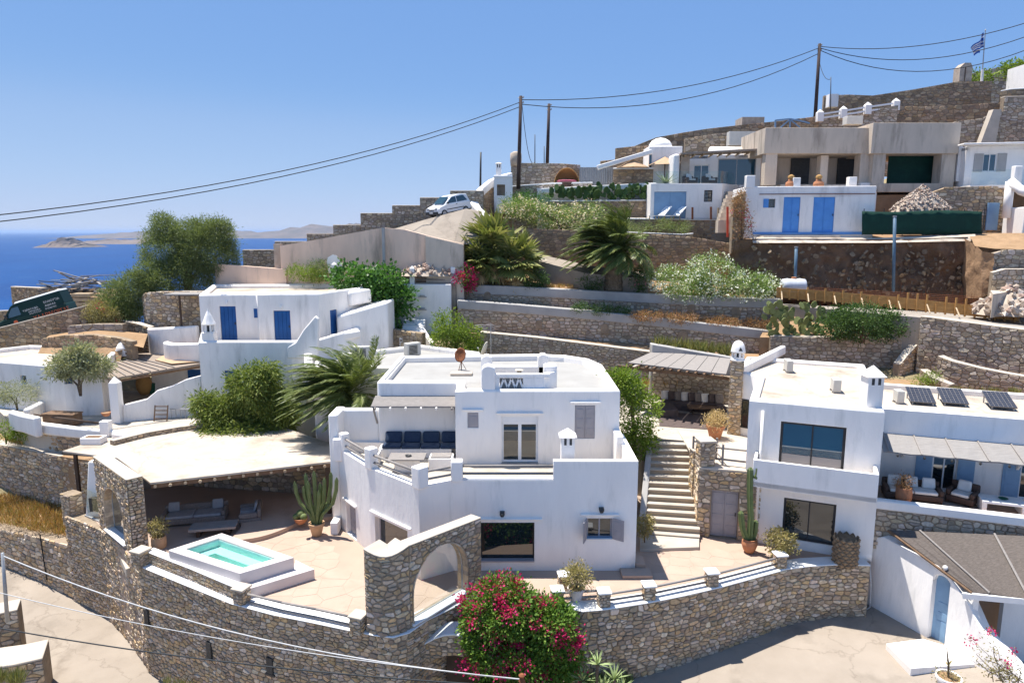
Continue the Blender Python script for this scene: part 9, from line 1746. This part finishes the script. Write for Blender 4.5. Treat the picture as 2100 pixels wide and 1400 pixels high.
al = thing('aloe_clump', 'pale green aloe rosettes at the bottom edge', 'aloe', tuple(G(1225, 1400, -3))); c = D(1225, 1365, 20.4)
for k, (px, py) in enumerate(((1225, 1362), (1260, 1392), (1195, 1395), (1235, 1410), (1275, 1415), (1180, 1420))): p = D(px, py, 20.4); rosette(al, tuple(p), 22, .55, 'leaf_aloe', 'rosette', .12, .9, k+1, .12); m = MB(); m.tube([p-Vector((0, 0, 1.6)), p], .05, 6); m.build('stem', 'bark', al)
c = G(1944, 1385, -2.3); dp = thing('potted_dracaena', 'thin dead yucca in a white pot by the arched blue door', 'potted plant', tuple(c)); c = D(1945, 1392, 18.6); pot(dp, (c.x, c.y, c.z-.45), .34, .55, 'tall', 'plaster_old')
m = MB(); m.tube([(c.x, c.y, c.z), (c.x-.05, c.y, c.z+.5), (c.x-.16, c.y, c.z+1.05)], [.035, .03, .012], 6); m.build('stem', 'bark', dp); rosette(dp, (c.x-.05, c.y, c.z+.45), 14, .32, 'leaf_mixed', 'blades', .1, .9, 4); L_, A_ = clump_points([((c.x, c.y, c.z+.08), (.36, .36, .1))], 26, 16, .07, .5); leaves_mesh('trailing_leaves', 'leaf_mixed', dp, L_, A_, .07*rng.uniform(.6, 1.3, len(L_)), .4)
bs_ = thing('bougainvillea_sprig', 'straggly bougainvillea sprigs over the white wall end', 'bougainvillea', tuple(D(2060, 1420, 18))); R = random.Random(6); m = MB(); LP = []; LA = []; FP = []; FA = []
for k in range(12):
    a, b = D(2060+R.uniform(-20, 40), 1400, 18.2), D(R.uniform(1985, 2095), R.uniform(1285, 1380), 18.2); pts = [a.lerp(b, i/6)+Vector((R.gauss(0, .06), R.gauss(0, .15), .12*sin(i))) for i in range(7)]; m.tube(pts, [.014-.0015*i for i in range(7)], 4)
    for p in pts[1:]:
        for _ in range(7): LP.append(tuple(p+Vector((R.gauss(0, .07), R.gauss(0, .07), R.gauss(0, .07))))); LA.append((R.gauss(0, 1), R.gauss(0, 1), R.gauss(0, 1)))
    if k % 3 == 0:
        for _ in range(26): FP.append(tuple(pts[-1]+Vector((R.gauss(0, .08), R.gauss(0, .08), R.gauss(0, .08))))); FA.append((R.gauss(0, 1), R.gauss(0, 1), R.gauss(0, 1)))
m.build('stems', 'bark', bs_); leaves_mesh('foliage', 'leaf_mixed', bs_, LP, LA, [.08]*len(LP), .45); o = leaves_mesh('blossoms', 'petal_magenta', bs_, FP, FA, [.07]*len(FP), .8); o['kind'] = 'stuff'
tufts('low plants filling the bed below the bougainvillea', 1180, 1300, 1405, 1400, 20.9, 21.6, 40, .5, 'leaf_dark', 'bed_plants', 'plants')
# ================================================================ HAZE over the sea
hzm = bpy.data.materials.new('haze'); hzm.use_nodes = True; nt = hzm.node_tree; nt.nodes.remove(nt.nodes['Principled BSDF']); pv = nt.nodes.new('ShaderNodeVolumePrincipled'); pv.inputs['Color'].default_value = (.5, .68, 1, 1); pv.inputs['Density'].default_value = 4e-5; pv.inputs['Anisotropy'].default_value = .3; nt.links.new(pv.outputs[0], nt.nodes['Material Output'].inputs['Volume']); MATS['haze'] = hzm
b = MB(); b.box(-61000, 61000, -200, 81000, -61.5, 70); o = b.build('haze', 'haze'); o['kind'] = 'stuff'; tag(o, 'thin blue summer haze over sea and land', 'haze')
